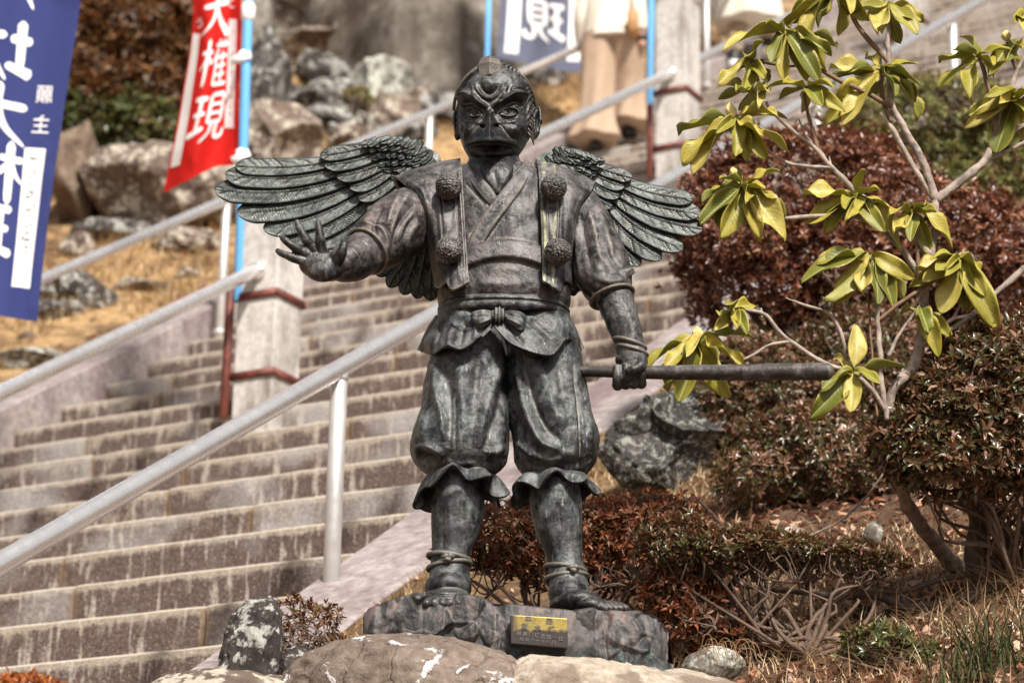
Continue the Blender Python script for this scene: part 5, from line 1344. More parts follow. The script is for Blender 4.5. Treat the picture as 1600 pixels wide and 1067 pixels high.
def sedge(px, py, seed):
    g = ghit(px, py); r = np.random.default_rng(seed); n = 170
    P = g + np.stack([r.normal(0, .07, n), r.normal(0, .07, n), np.zeros(n) - .01], 1); P[:, 2] = terr(P @ U_, P @ A_)
    o = blades('sedge_tuft', P, .19, .0022, M['green_blade'], None, seed, .75, 4); del o['kind']
    tag(o, 'tuft of dark green sedge in the bottom right corner', 'grass')
sedge(1545, 1055, 7)
def litter(name, P, size, mat, label, seed):
    """fallen leaves: folded, curled, lobed little blades"""
    r = np.random.default_rng(seed); n = len(P)
    L = size * r.uniform(.5, 1.35, n); az = r.uniform(0, 2 * PI, n); ti = r.normal(0, .5, n); ro = r.normal(0, .5, n)
    T = np.array([[-1, 0], [-.45, .42], [.1, .5], [.5, .3], [1, 0], [.5, -.3], [.1, -.5], [-.45, -.42]])
    z = np.array([.12, .2, .22, .15, .3, .15, .22, .2]) * 1.0
    loc = np.concatenate([T, z[:, None]], 1); loc = np.concatenate([[[-.0, 0, -.02]], loc])
    V = loc[None] * L[:, None, None] * .5 * (1 + .25 * r.normal(size=(n, 9, 1)))
    V[..., 2] += V[..., 0] ** 2 * (r.normal(0, 12, n))[:, None]
    def rot(V, ax, an):
        c, s = np.cos(an)[:, None], np.sin(an)[:, None]; i, j = [(1, 2), (0, 2), (0, 1)][ax]
        a, b = V[..., i].copy(), V[..., j].copy(); V[..., i] = a * c - b * s; V[..., j] = a * s + b * c
    rot(V, 0, ti); rot(V, 1, ro); rot(V, 2, az)
    V = V + (P + HZ_ * .008)[:, None]
    K = 9; base_f = np.array([(0, i, i + 1) for i in range(1, 8)] + [(0, 8, 1)])
    F = (np.arange(n)[:, None, None] * K + base_f[None]).reshape(-1, 3)
    me = mesh(name, V.reshape(-1, 3), F, mat, False)
    at_ = me.color_attributes.new('tint', 'FLOAT_COLOR', 'POINT'); c = np.repeat(r.random(n), K)
    at_.data.foreach_set('color', np.stack([c, c, c, c * 0 + 1], 1).astype(np.float32).ravel())
    o = bpy.data.objects.new(name, me); COL.objects.link(o); return tag(o, label, None, None, 'stuff')
M['litter'] = tintmat('fallen_leaves', [(0, (.14, .05, .03)), (.3, (.32, .14, .085)), (.55, (.50, .30, .20)), (.8, (.64, .47, .35)), (1, (.40, .15, .08))], .75, .2)
P = on_ground(-3.5, 3.4, 4.0, 9.2, 46000, 8, lambda x, y, P: (y > 700)); litter('leaf_litter', P, .036, M['litter'], 'brown and russet fallen leaves under the bushes', 9)
P = on_ground(UR1 + .02, -2.4, 4.2, 12, 2600, 10); litter('leaf_litter', P, .028, M['litter'], 'few fallen leaves on the dry grass by the kerb', 11)
P = on_ground(-15, UL1 - .1, 8, 20, 2600, 12); litter('leaf_litter', P, .06, M['litter'], 'fallen leaves scattered over the left bank', 13)

# ============================================================ azalea shrubs
M['twig'] = m_plain('grey_brown_twig', (.12, .078, .055), .8, 0, .45, 60, .002)
M['bark'] = m_plain('pale_rhododendron_bark', (.29, .23, .19), .85, 0, .7, 34, .01)
M['young_bark'] = m_plain('brown_rhododendron_shoot', (.17, .10, .055), .6, 0, .35, 40, .002)
M['bark_dark'] = m_plain('dark_azalea_bark', (.085, .058, .045), .85, 0, .45, 22, .008)
def whorls(C, N, L, seed, wr=.34, k=6, spread=1.0, mat=None, name='foliage'):
    """rosettes of small lance leaves at points C with axes N (n,3)"""
    r = np.random.default_rng(seed); n = len(C)
    t1 = np.cross(N, np.array([.3, .5, .8])); t1 /= np.linalg.norm(t1, axis=1, keepdims=True); t2 = np.cross(N, t1)
    C = np.repeat(C, k, 0); Nn = np.repeat(N, k, 0); T1 = np.repeat(t1, k, 0); T2 = np.repeat(t2, k, 0)
    ph = (np.tile(np.arange(k) * 2 * PI / k, n) + np.repeat(r.uniform(0, 6, n), k) + r.normal(0, .3, n * k))[:, None]
    R_ = T1 * np.cos(ph) + T2 * np.sin(ph)
    el = (spread * r.uniform(.35, 1.25, n * k))[:, None]
    D = R_ * np.sin(el) + Nn * np.cos(el); S = np.cross(D, Nn); S /= np.maximum(np.linalg.norm(S, axis=1, keepdims=True), 1e-6); B = np.cross(S, D)
    l = (L * r.uniform(.55, 1.25, n * k))[:, None]; w = l * wr
    b = C + D * l * .06
    tip = b + D * l - B * l * .16; m1 = b + D * l * .38 + S * w * .5 + B * l * .07; m2 = b + D * l * .38 - S * w * .5 + B * l * .07
    q1 = b + D * l * .74 + S * w * .36 + B * l * .0; q2 = b + D * l * .74 - S * w * .36; mid = b + D * l * .55 + B * l * .0
    V = np.stack([b, m1, q1, tip, q2, m2, mid], 1).reshape(-1, 3)
    K = 7; bf = np.array([(0, 1, 6), (1, 2, 6), (2, 3, 6), (3, 4, 6), (4, 5, 6), (5, 0, 6)])
    F = (np.arange(n * k)[:, None, None] * K + bf[None]).reshape(-1, 3)
    c = np.repeat(np.clip(np.repeat(r.random(n), k) * .6 + r.random(n * k) * .4, 0, 1), K)
    return V, F, c
def leafmat(name, st, rough=.38, trans=.25, spec=.5):
    n = NT(name); t = n.sep(n.attr('tint'))[0]; col = n.ramp(t, st); n.fin(col, rough, 0, spec)
    tr = n.N('ShaderNodeBsdfTranslucent'); n.L(n.mix(.35, col, (.5, .12, .03)), tr.inputs[0]); mx = n.N('ShaderNodeMixShader'); mx.inputs[0].default_value = trans
    n.L(n.b.outputs[0], mx.inputs[1]); n.L(tr.outputs[0], mx.inputs[2]); n.L(mx.outputs[0], n.out.inputs[0]); return n.m
M['az_red'] = leafmat('maroon_azalea_leaf', [(0, (.040, .018, .010)), (.45, (.135, .046, .025)), (.8, (.27, .105, .052)), (1, (.40, .23, .12))], .33, .18, .6)
M['az_brown'] = leafmat('bronze_green_azalea_leaf', [(0, (.018, .022, .008)), (.3, (.065, .07, .022)), (.5, (.11, .075, .03)), (.75, (.22, .10, .058)), (1, (.44, .31, .24))], .33, .2, .6)
M['az_green'] = leafmat('dark_green_azalea_leaf', [(0, (.02, .03, .01)), (.4, (.06, .08, .022)), (.75, (.13, .14, .045)), (1, (.30, .14, .07))], .3, .2, .6)
M['az_pale'] = leafmat('pale_green_azalea_leaf', [(0, (.05, .06, .02)), (.4, (.16, .19, .055)), (.75, (.32, .33, .12)), (1, (.34, .15, .10))], .5, .3, .4)
M['az_rust'] = leafmat('rust_azalea_leaf', [(0, (.035, .018, .008)), (.4, (.10, .05, .017)), (.75, (.22, .095, .033)), (1, (.09, .09, .02))], .45, .25, .4)
M['az_orange'] = leafmat('orange_azalea_leaf', [(0, (.12, .03, .01)), (.5, (.36, .10, .02)), (1, (.62, .26, .04))], .45, .35, .4)
M['az_twiggy'] = leafmat('sparse_brown_azalea_leaf', [(0, (.04, .04, .012)), (.35, (.14, .06, .025)), (.7, (.32, .10, .045)), (1, (.52, .22, .10))], .4, .25, .5)
def shrub(label, Y, lumps, nw, L, mat, seed, root=None, twigs=90, sub='leaf_cluster', k=6, fill=.30, trunk=0., mind=None, cat='shrub', flat=.55, up=.25, tw=.0035, tk=None, name='azalea_shrub', group=None):
    """lumps: (px,py,rx,ry,depth) ellipsoids in photo px at world depth Y (+depth px)"""
    r = np.random.default_rng(seed); s = Y * 1.05 / FPX
    LW = []
    for q in lumps:
        px, py, rx, ry = q[:4]; dd = q[4] if len(q) > 4 else 0; rd = q[5] if len(q) > 5 else (rx + ry) / 2
        c = ray(px, py) * (Y + dd * s); LW.append((c, np.array([rx, rd, ry]) * s))
    area = np.array([q[1][0] * q[1][2] + q[1][0] * q[1][1] for q in LW]); area /= area.sum()
    C = []; N = []
    while len(C) < nw:
        i = r.choice(len(LW), p=area); d = r.normal(size=3); d /= np.linalg.norm(d)
        if d[1] > .55 or (d[2] < -.75 and r.random() < .7): continue
        c, sz = LW[i]; t = 1 - abs(r.normal(0, .05)) if r.random() > fill else r.uniform(.55, .98)
        n0 = d / sz; n0 /= np.linalg.norm(n0)
        P = c + d * sz * t
        bump = fbm(P[None], 2.2 / (sz.mean() * 1.6), 3)[0]
        P = c + d * sz * t * (1 + .40 * bump + .12 * r.normal())
        ok = True
        for c2, s2 in LW:
            if np.sum(((P - c2) / s2) ** 2) < .62: ok = False; break
        if not ok: continue
        C.append(P); N.append(n0 * (1 - up) + np.array([0, 0, up]) + r.normal(0, .35, 3))
    C = np.array(C); N = np.array(N); N /= np.linalg.norm(N, axis=1, keepdims=True)
    g = root if root is not None else LW[0][0] - np.array([0, 0, LW[0][1][2]])
    g = np.array(g, float)
    rt = thing(name, g, label, cat, group)
    V, F, c = whorls(C, N, L, seed + 1, k=k, spread=1.15)
    me = mesh('foliage', V - g, F, M[mat], True); at_ = me.color_attributes.new('tint', 'FLOAT_COLOR', 'POINT')
    at_.data.foreach_set('color', np.stack([c, c, c, c * 0 + 1], 1).astype(np.float32).ravel())
    o = bpy.data.objects.new('foliage', me); COL.objects.link(o); o.parent = rt; o['kind'] = 'stuff'
    # branches
    Lb = []; idx = r.choice(len(C), min(twigs, len(C)), replace=False)
    hubs = []
    for q in LW:
        for _ in range(6): hubs.append(q[0] + (g - q[0]) * r.uniform(.12, .5) + r.normal(0, .45, 3) * q[1])
    for h in hubs:
        j = g + (h - g) * .3 + r.normal(0, .03, 3); Lb.append(wtube([g + r.normal(0, tw * 3, 3) * [1, 1, 0], j, (j + h) / 2 + r.normal(0, .05, 3), h], [tw * 2.6, tw * 2.2, tw * 1.6, tw * 1.1], 6, 12))
    for i in idx:
        P = C[i]; h = hubs[int(np.argmin([np.linalg.norm(P - q) + r.uniform(0, .2) for q in hubs]))]
        m1 = h + (P - h) * .35 + r.normal(0, .17 * np.linalg.norm(P - h), 3) ; m2 = h + (P - h) * .7 + r.normal(0, .12 * np.linalg.norm(P - h), 3)
        Lb.append(wtube([h, m1, m2, P], [tw, tw * .75, tw * .5, tw * .28], 5, 10))
    part('branches', *join(Lb), M['twig'], rt, kind='stuff')
    return rt, C
def gz(px, py, Y):                       # ground point under a pixel column at depth Y
    r_ = ray(px, py) * Y; r_[2] = float(terr(r_ @ U_, r_ @ A_)); return r_
# large maroon mound right of the wing
shrub('large rounded maroon azalea mound right of the wing tip, behind the leaves', 8.9, [(1270, 300, 165, 92, 0, 110), (1170, 380, 105, 95, 0), (1360, 350, 150, 95, 10), (1490, 400, 130, 90, 20), (1140, 330, 70, 55, 10), (1180, 455, 90, 60, 0), (1300, 420, 130, 90, 30), (1560, 460, 90, 70, 30)], 8200, .030, 'az_red', 21, gz(1290, 640, 8.9), 200, tw=.006, k=6, fill=.2)
shrub('dark bronze-green underside shrub below the maroon mound', 8.6, [(1200, 590, 85, 60, 10), (1260, 640, 110, 80, 20), (1350, 560, 100, 80, 30), (1180, 680, 60, 60, 10), (1330, 690, 90, 60, 40), (1240, 700, 90, 60, 10), (1380, 640, 90, 80, 20), (1160, 640, 60, 50, 10), (1400, 740, 60, 50, 30)], 5000, .026, 'az_brown', 23, gz(1270, 760, 8.6), 220, tw=.005, fill=.5)
# near bush on the right
shrub('nearest bronze-leaved azalea bush at the right edge of the view', 6.45, [(1560, 590, 90, 70, 0), (1490, 640, 85, 62, -10), (1590, 650, 100, 100, 10), (1445, 680, 66, 50, 0), (1500, 716, 100, 56, 10), (1400, 695, 34, 40, 0), (1620, 550, 80, 62, 0)], 4600, .029, 'az_brown', 25, gz(1590, 900, 6.7), 300, tw=.0026, fill=.3)
# low bushes behind the shins and along the bottom right
shrub('brown twiggy azalea bush directly behind the shins', 7.0, [(800, 830, 70, 40, 0), (900, 830, 90, 50, 10), (1000, 830, 85, 50, 0), (740, 850, 50, 36, 10), (860, 870, 90, 36, 10), (1010, 880, 90, 40, 10)], 2100, .021, 'az_twiggy', 27, gz(880, 985, 7.0), 620, tw=.0032, fill=.55)
shrub('low spreading green azalea shelf in front of the leaf litter', 6.55, [(1120, 862, 80, 32, 0), (1210, 862, 90, 20, 0), (1310, 872, 80, 18, 0), (1375, 882, 45, 14, 0), (1060, 850, 55, 40, 0)], 1300, .022, 'az_brown', 29, gz(1260, 1010, 6.5), 230, tw=.003, fill=.5, up=.5)
shrub('dark tangled azalea low at the right of the plinth', 6.6, [(1085, 965, 50, 50, 0), (1140, 1010, 50, 34, 0), (1060, 930, 50, 40, 0)], 420, .026, 'az_twiggy', 31, gz(1150, 1050, 6.6), 330, tw=.0035, fill=.6)
shrub('small orange-tinted seedling shrub on the bottom leaf litter', 6.3, [(1380, 1010, 50, 26, 0), (1430, 1030, 40, 22, 0)], 260, .022, 'az_green', 33, gz(1390, 1045, 6.3), 60, tw=.002)
shrub('small rust-leaved sprig between the black stone and the kerb', 6.35, [(452, 965, 26, 26, 0), (488, 975, 34, 30, 0), (515, 962, 18, 16, 0), (470, 1000, 30, 26, 0)], 230, .016, 'az_rust', 35, W(478, 1050, 0), 60, tw=.0007, fill=.8)
shrub('tiny sprig on the brown boulder left of the plinth', 6.3, [(536, 1005, 18, 10, 0)], 26, .016, 'az_rust', 36, W(530, 1020, 5), 14, tw=.0014, fill=.7)
shrub('blurred orange azalea tips in the bottom left corner', 5.2, [(30, 1092, 60, 30, 0), (75, 1104, 50, 28, 0)], 220, .022, 'az_orange', 37, ray(40, 1140) * 5.2, 40, tw=.002)
shrub('out-of-focus pale green and pink shrub in the upper right', 11.6, [(1450, 205, 150, 75, 0), (1380, 260, 90, 60, 0), (1540, 250, 110, 90, 0), (1470, 300, 130, 80, 20)], 3600, .036, 'az_pale', 39, gz(1460, 470, 11.6), 420, tw=.006, fill=.35)
shrub('overhanging rust and dark green shrub on the upper left bank', 17.2, [(190, 60, 130, 80, 0), (150, 130, 110, 70, 0), (230, 130, 90, 60, 0), (110, 20, 80, 70, 0)], 2600, .085, 'az_rust', 41, gz(190, 300, 17.6), 240, tw=.012, fill=.35)
shrub('dark shaded shrub below the rust shrub on the left bank', 17.0, [(170, 200, 90, 60, 20), (225, 215, 60, 60, 10), (150, 240, 60, 40, 20)], 900, .08, 'az_green', 43, gz(190, 330, 17.3), 160, tw=.012, fill=.5)
shrub('small yellow-green plant in the dark rock hollow', 17.5, [(560, 152, 20, 10, 0)], 60, .045, 'az_pale', 45, gz(556, 190, 17.6), 20, tw=.006)
shrub('ferny green undergrowth behind the leaning trunk', 7.9, [(1330, 740, 100, 60, 0), (1450, 780, 80, 60, 0), (1560, 820, 80, 60, 0), (1190, 745, 60, 40, 0), (1260, 690, 90, 50, 20)], 3000, .027, 'az_brown', 47, gz(1400, 880, 7.9), 120, tw=.003, fill=.5)
# thick horizontal azalea limb
def limb(name, ctrl, rad, mat, parent=None, Y=6.7, n=60, seg=14, label=None, wob=.15):
    s = Y * 1.05 / FPX
    P = np.array([ray(x, y) * (Y + d * s) for x, y, d in ctrl]); V, F = wtube(P, np.array(rad) * s, seg, n)
    G = V.reshape(-1, seg, 3); c = G.mean(1, keepdims=True); R0 = np.linalg.norm(G - c, axis=2, keepdims=True)
    G = c + (G - c) * (1 + wob * fbm(G * [1, 1, .6], .35 / max(rad[0] * s, .004), 3)[..., None])
    o = part(name, G.reshape(-1, 3), F, M[mat], parent, label=label); return o
tr = thing('old_azalea_trunk', gz(1600, 960, 6.6), 'thick dark azalea trunk curving in from the right with a long horizontal limb', 'tree')
limb('trunk', [(1640, 930, 0), (1575, 915, 0), (1530, 880, 0), (1530, 810, 0), (1505, 770, 0), (1490, 720, 0)], [24, 22, 20, 15, 12, 8], 'bark_dark', tr)
limb('limb', [(1560, 910, 0), (1500, 940, 0), (1420, 948, 0), (1370, 930, 0), (1320, 932, 0), (1250, 925, 0), (1150, 915, 0)], [13, 11, 8, 6.5, 5, 4, 2.5], 'bark_dark', tr)
limb('limb', [(1545, 890, 0), (1470, 905, 0), (1400, 925, 0), (1300, 918, 0)], [6, 4.5, 3, 2], 'bark_dark', tr)
limb('limb', [(1520, 800, 0), (1555, 740, 0), (1575, 690, 0)], [9, 7, 4], 'bark_dark', tr)
limb('limb', [(1575, 900, 0), (1620, 870, 0), (1640, 800, 0)], [12, 10, 8], 'bark_dark', tr)
for q in ([(1185, 1030, 0), (1150, 960, 0), (1120, 900, 0), (1060, 860, 0)], [(1130, 1040, 0), (1110, 960, 0), (1030, 920, 0), (980, 880, 0)], [(1195, 1040, 0), (1140, 930, 0), (1180, 880, 0)], [(1090, 1040, 20), (1060, 940, 10), (1120, 880, 0)]):
    limb('limb', q, [8, 6, 4, 2.5][:len(q)], 'bark_dark', tr, 6.6)
for q in ([(1120, 830, 0), (1080, 795, 0), (1030, 770, 0)], [(1150, 845, 0), (1110, 800, 0), (1085, 775, 0)], [(1112, 805, 0), (1095, 815, 0)]):
    limb('bare_twig', q, [4, 3, 2][:len(q)], 'twig', tr, 7.2, 16, 6)
limb('bare_twig', [(1262, 838, 0), (1310, 815, 0), (1350, 780, 0), (1380, 740, 0)], [2.2, 2, 1.8, 1.4], 'straw_twig' if 'straw_twig' in M else 'bark', tr, 6.8, 24, 6)

# ============================================================ rhododendron
YR = 6.35
RS = YR * 1.05 / FPX
def Rr(x, y, d=0): return ray(x, y) * (YR + d * RS)
RH = thing('rhododendron', gz(1500, 890, 7.0), 'tall rhododendron with drooping whorls of yellow-green leaves at the right', 'tree')
BR = [
 ('bark', [(1508, 905, 430), (1476, 866, 330), (1434, 812, 220), (1408, 765, 130), (1398, 720, 80), (1386, 660, 40), (1396, 610, 20), (1428, 570, 20), (1437, 520, 20), (1446, 450, 15), (1458, 380, 10), (1462, 310, 5)], [21, 15, 13, 11.5, 9.5, 8.5, 8.5, 9.5, 9, 8, 7, 7]),
 ('bark', [(1462, 312, 5), (1440, 250, 0), (1412, 200, 0), (1394, 165, 0), (1389, 110, 0), (1387, 60, 0), (1390, 0, 0), (1392, -40, 0)], [8, 7, 6.5, 5.5, 5, 4.5, 4, 3]),
 ('bark', [(1458, 308, 5), (1425, 255, 8), (1400, 212, 8), (1378, 178, 5)], [6, 5.5, 5, 3.6]),
 ('bark', [(1464, 312, 5), (1502, 284, 0), (1540, 248, -5), (1556, 205, -8), (1572, 150, -10), (1588, 115, -10), (1610, 70, -12)], [8.5, 8, 7, 6, 5.5, 5, 4]),
 ('bark', [(1544, 242, -5), (1575, 212, 0), (1620, 185, 5)], [5, 4.6, 4]), ('bark', [(1536, 252, -5), (1570, 238, 5), (1610, 218, 10)], [4, 3.4, 3]),
 ('young_bark', [(1548, 240, -6), (1556, 190, -14), (1548, 145, -18), (1536, 112, -20), (1530, 92, -20)], [5, 4.5, 4, 4, 3]),
 ('young_bark', [(1590, 112, -10), (1580, 90, -14), (1574, 66, -16)], [4, 3.6, 3.4]),
 ('young_bark', [(1396, 168, 0), (1345, 142, -6), (1298, 118, -12), (1272, 100, -16), (1252, 66, -20), (1240, 48, -20)], [5, 4.6, 4.2, 3.8, 3.4, 3]),
 ('young_bark', [(1388, 98, 0), (1360, 66, -6), (1338, 36, -12), (1318, -8, -16), (1312, -30, -16)], [4.6, 4.6, 4.2, 3.6, 3]),
 ('young_bark', [(1272, 100, -14), (1230, 104, -10), (1190, 98, -6), (1175, 96, -4)], [2.4, 2.2, 2, 1.8]),
 ('young_bark', [(1392, 190, 4), (1378, 150, 8), (1376, 115, 8)], [4.4, 4, 3.6]), ('young_bark', [(1384, 160, 8), (1350, 146, 14), (1310, 146, 16)], [2.4, 2.2, 2]),
 ('bark', [(1456, 400, 10), (1400, 350, 4), (1345, 306, -4), (1326, 290, -6), (1296, 258, -8), (1278, 236, -10), (1240, 205, -14), (1205, 175, -16), (1196, 160, -16)], [7, 6, 5, 4.8, 4.6, 4.2, 3.4, 3, 2.6]),
 ('bark', [(1298, 262, -8), (1262, 260, -12), (1225, 252, -16), (1180, 215, -20), (1155, 192, -20)], [3.4, 3, 2.8, 2.4, 2.6]),
 ('young_bark', [(1279, 236, -10), (1266, 195, -12), (1258, 160, -14), (1256, 142, -14)], [3.6, 3.2, 2.8, 2.6]), ('bark', [(1278, 232, -8), (1258, 210, -4), (1248, 186, 0)], [2.4, 1.8, 1.2]), ('bark', [(1299, 262, -8), (1296, 245, -6)], [2.6, 1.4]),
 ('bark', [(1448, 440, 14), (1400, 380, 6), (1350, 342, 0), (1290, 337, -6), (1218, 341, -12), (1196, 326, -14), (1176, 308, -16), (1162, 290, -18)], [6, 5, 4.4, 4, 3.8, 3.6, 3.2, 3]), ('bark', [(1213, 341, -12), (1200, 322, -8), (1186, 312, -6)], [3, 2.4, 1.6]),
 ('young_bark', [(1440, 440, 10), (1432, 380, 4), (1426, 332, 0)], [4, 3.6, 3.2]),
 ('bark', [(1386, 655, 15), (1378, 600, 4), (1374, 520, 0), (1368, 450, -6), (1362, 404, -10)], [5, 5, 4.6, 4, 3.6]),
 ('young_bark', [(1374, 500, 0), (1398, 480, -4), (1440, 450, -8), (1480, 425, -10), (1502, 405, -12)], [4, 4, 3.8, 3.4, 3]),
 ('bark', [(1388, 556, 8), (1404, 525, 6), (1420, 500, 2), (1436, 480, -4)], [3.4, 3, 2.8, 2.6]),
 ('bark', [(1620, 405, 10), (1585, 432, 10), (1548, 465, 10), (1510, 500, 12), (1465, 525, 14), (1440, 540, 16)], [6, 5.6, 5, 4.4, 4, 4]),
 ('bark', [(1388, 650, 15), (1360, 605, 0), (1330, 580, -6), (1300, 572, -10), (1255, 548, -14), (1222, 522, -16), (1196, 492, -18), (1165, 484, -20)], [4.6, 4.2, 4, 4, 3.8, 3.6, 3.2, 2.4]),
 ('bark', [(1232, 534, -16), (1200, 540, -18), (1166, 560, -20), (1130, 562, -22), (1098, 534, -24)], [3, 2.8, 2.6, 2.4, 2.4]),
 ('bark', [(1324, 560, 10), (1310, 510, 6), (1292, 488, 4), (1262, 478, 2), (1228, 466, 0)], [3.4, 3.2, 3, 2.6, 1.8]),
 ('bark', [(1192, 496, -16), (1188, 482, -14)], [3, 2]),
 ('young_bark', [(1370, 650, 12), (1365, 600, 8), (1362, 520, 8), (1356, 460, 8)], [2.6, 2.4, 2.2, 2]),
]
for mt, c, rd in BR:
    P = [Rr(*q) for q in c]; rr_ = np.array(rd) * RS
    V, F = wtube(P, rr_, 12, 14 * len(c)); G = V.reshape(-1, 12, 3); cc_ = G.mean(1, keepdims=True)
    G = cc_ + (G - cc_) * .9 * (1 + .34 * fbm(G * [1, 1, .6], 48, 4)[..., None]); G = G + (fbm(cc_ * 1., 16, 2) * .006)[..., None] * HX; part('trunk' if len(c) == 12 else 'branch', G.reshape(-1, 3), F, M[mt], RH)
def leafmesh(seed, bend, fold, wr, wav):
    r = np.random.default_rng(seed); nl, nw = 22, 9
    t = np.linspace(0, 1, nl); v = np.linspace(-1, 1, nw)
    pet = .09
    q = np.clip((t - pet) / (1 - pet), 0, 1)
    w = wr * (np.clip(np.sin(PI * q ** .92), 0, 1) ** .62) * .5 * (.86 + .2 * q) + .008
    T, Vv = np.meshgrid(t, v, indexing='ij'); Wd_ = w[:, None] * Vv
    z = fold * np.abs(Vv) ** 1.3 * w[:, None] * 2 - bend * T ** 1.9 + wav * np.sin(T * 9 + r.uniform(0, 6)) * Vv * np.abs(Vv) * .05 - .012 * np.exp(-(Vv / .13) ** 2) + .004 * np.cos(T * 60 - np.abs(Vv) * 5) * (1 - np.exp(-(Vv / .3) ** 2))
    x = T * (1 - .10 * bend * T)
    V = np.stack([x, Wd_ + .03 * np.sin(T * 3 + seed) * T, z], -1).reshape(-1, 3)
    F = gridF(nl, nw); n = len(V)
    B = V - [0, 0, .010]
    ring = np.array([j for j in range(nw)] + [i * nw + nw - 1 for i in range(1, nl)] + [(nl - 1) * nw + j for j in range(nw - 2, -1, -1)] + [i * nw for i in range(nl - 2, 0, -1)]); nx = np.roll(ring, -1)
    F_ = np.concatenate([F, F[:, ::-1] + n, np.stack([ring, ring + n, nx + n, nx], 1)])
    me = mesh('leaf', np.concatenate([V, B]), F_, M['rleaf'], True)
    uv = np.stack([T.ravel(), (Vv.ravel() + 1) / 2], 1); uv = np.concatenate([uv, uv + [0, 2.0]])
    ul = me.uv_layers.new(name='UVMap'); li = np.zeros(len(me.loops), np.int32); me.loops.foreach_get('vertex_index', li); ul.data.foreach_set('uv', uv[li].astype(np.float32).ravel())
    return me
def m_rleaf():
    n = NT('rhododendron_leaf'); uv = n.sep(n.coord('UV')); rn = n.rnd(); rn2 = n.math('FRACT', n.math('MULTIPLY', rn, 7.31))
    v = n.math('FRACT', uv[1]); dist = n.math('ABSOLUTE', n.math('SUBTRACT', v, .5))
    f = n.noise(7, 4, .6); f2 = n.noise(34, 3, .6)
    a = n.ramp(rn, [(0, (.15, .16, .02)), (.2, (.30, .27, .032)), (.5, (.46, .38, .05)), (.8, (.60, .47, .09)), (1, (.68, .54, .16))])
    a = n.mix(n.ramp(f, [(.35, .45), (.65, 0)]), a, (.14, .17, .03))
    edge = n.ramp(dist, [(.36, 0), (.49, .75)])
    a = n.mix(edge, a, (.46, .36, .07))
    rib = n.ramp(dist, [(.012, .75), (.045, 0)]); a = n.mix(rib, a, (.50, .47, .18))
    vein = n.math('SINE', n.math('ADD', n.math('MULTIPLY', uv[0], 85.), n.math('MULTIPLY', dist, -46.)))
    a = n.mix(n.ramp(vein, [(.86, 0), (.99, .22)]), a, (.42, .42, .14))
    sp = n.ramp(n.voro(5.5, n.coord('Object', (1, 1, 1)), 'F1'), [(.05, 1), (.10, 0)]); sp = n.math('MULTIPLY', sp, n.ramp(n.noise(3, 2), [(.5, 0), (.56, .8)]))
    a = n.mix(sp, a, (.16, .05, .015))
    under = n.math('GREATER_THAN', uv[1], 1.5); a = n.mix(n.math('MULTIPLY', under, .6), a, (.26, .30, .10))
    n.bump(n.math('ADD', n.math('MULTIPLY', vein, .25), f2), .25, .002)
    n.fin(a, n.ramp(f, [(.3, .38), (.7, .52)]), 0, .45)
    tr = n.N('ShaderNodeBsdfTranslucent'); n.L(n.mix(.5, a, (.55, .55, .05)), tr.inputs[0]); mx = n.N('ShaderNodeMixShader'); mx.inputs[0].default_value = .30
    n.L(n.b.outputs[0], mx.inputs[1]); n.L(tr.outputs[0], mx.inputs[2]); n.L(mx.outputs[0], n.out.inputs[0]); return n.m
M['rleaf'] = m_rleaf()
LM = [leafmesh(i, b, f, w, wv) for i, (b, f, w, wv) in enumerate([(.18, .30, .36, 1), (.32, .22, .40, 2), (.10, .38, .38, 1), (.42, .18, .42, 1), (.26, .45, .34, 2), (.05, .25, .44, 2), (.50, .30, .38, 1.5), (.22, .12, .46, 1)])]
BUD = None
rl = np.random.default_rng(77)
def leaf(c, t, d0=0., dd=None, wide=1., L=68.):
    """leaf from whorl centre c to tip t (photo px); dd = depth change (toward viewer negative)"""
    a = Rr(c[0], c[1], d0); l2 = math.hypot(t[0] - c[0], t[1] - c[1])
    if dd is None: dd = (-1 if rl.random() < .66 else 1) * math.sqrt(max(L * L - l2 * l2, 90)) * .8
    b = Rr(t[0], t[1], d0 + dd); e = b - a; ln = np.linalg.norm(e); X = e / ln
    tgt = np.array([0, -.42, .9]) + rl.normal(0, .32, 3)
    if t[1] > c[1] + 24: tgt = np.array([0, -1., .45]) + rl.normal(0, .5, 3)
    Y = np.cross(tgt, X); Y /= np.linalg.norm(Y); Z = np.cross(X, Y)
    k = int(rl.integers(len(LM))); sc = ln * rl.uniform(.88, 1.04)
    # the mesh droops in -Z: aim slightly above the chord
    bend = [.18, .32, .10, .42, .26, .05, .50, .22][k]; an = math.atan(bend * .95)
    X2 = X * math.cos(an) + Z * math.sin(an); Z2 = -X * math.sin(an) + Z * math.cos(an); sc /= math.cos(an) * .97
    wsc = (max(.8, 52 * RS / ln) if l2 < 50 else .95) * rl.uniform(.82, 1.08)
    m_ = Matrix(((X2[0] * sc, Y[0] * sc * wsc * wide, Z2[0] * sc, 0), (X2[1] * sc, Y[1] * sc * wsc * wide, Z2[1] * sc, 0), (X2[2] * sc, Y[2] * sc * wsc * wide, Z2[2] * sc, 0), (0, 0, 0, 1)))
    p = a - base(RH); m_[0][3], m_[1][3], m_[2][3] = p
    inst('leaf', LM[k], RH, m_)
def O7(l): return [(1000 + x / 2.6667, y / 2.6667) for x, y in l]
def O8(l): return [(1000 + x / 2.6667, 400 + y / 2.6667) for x, y in l]
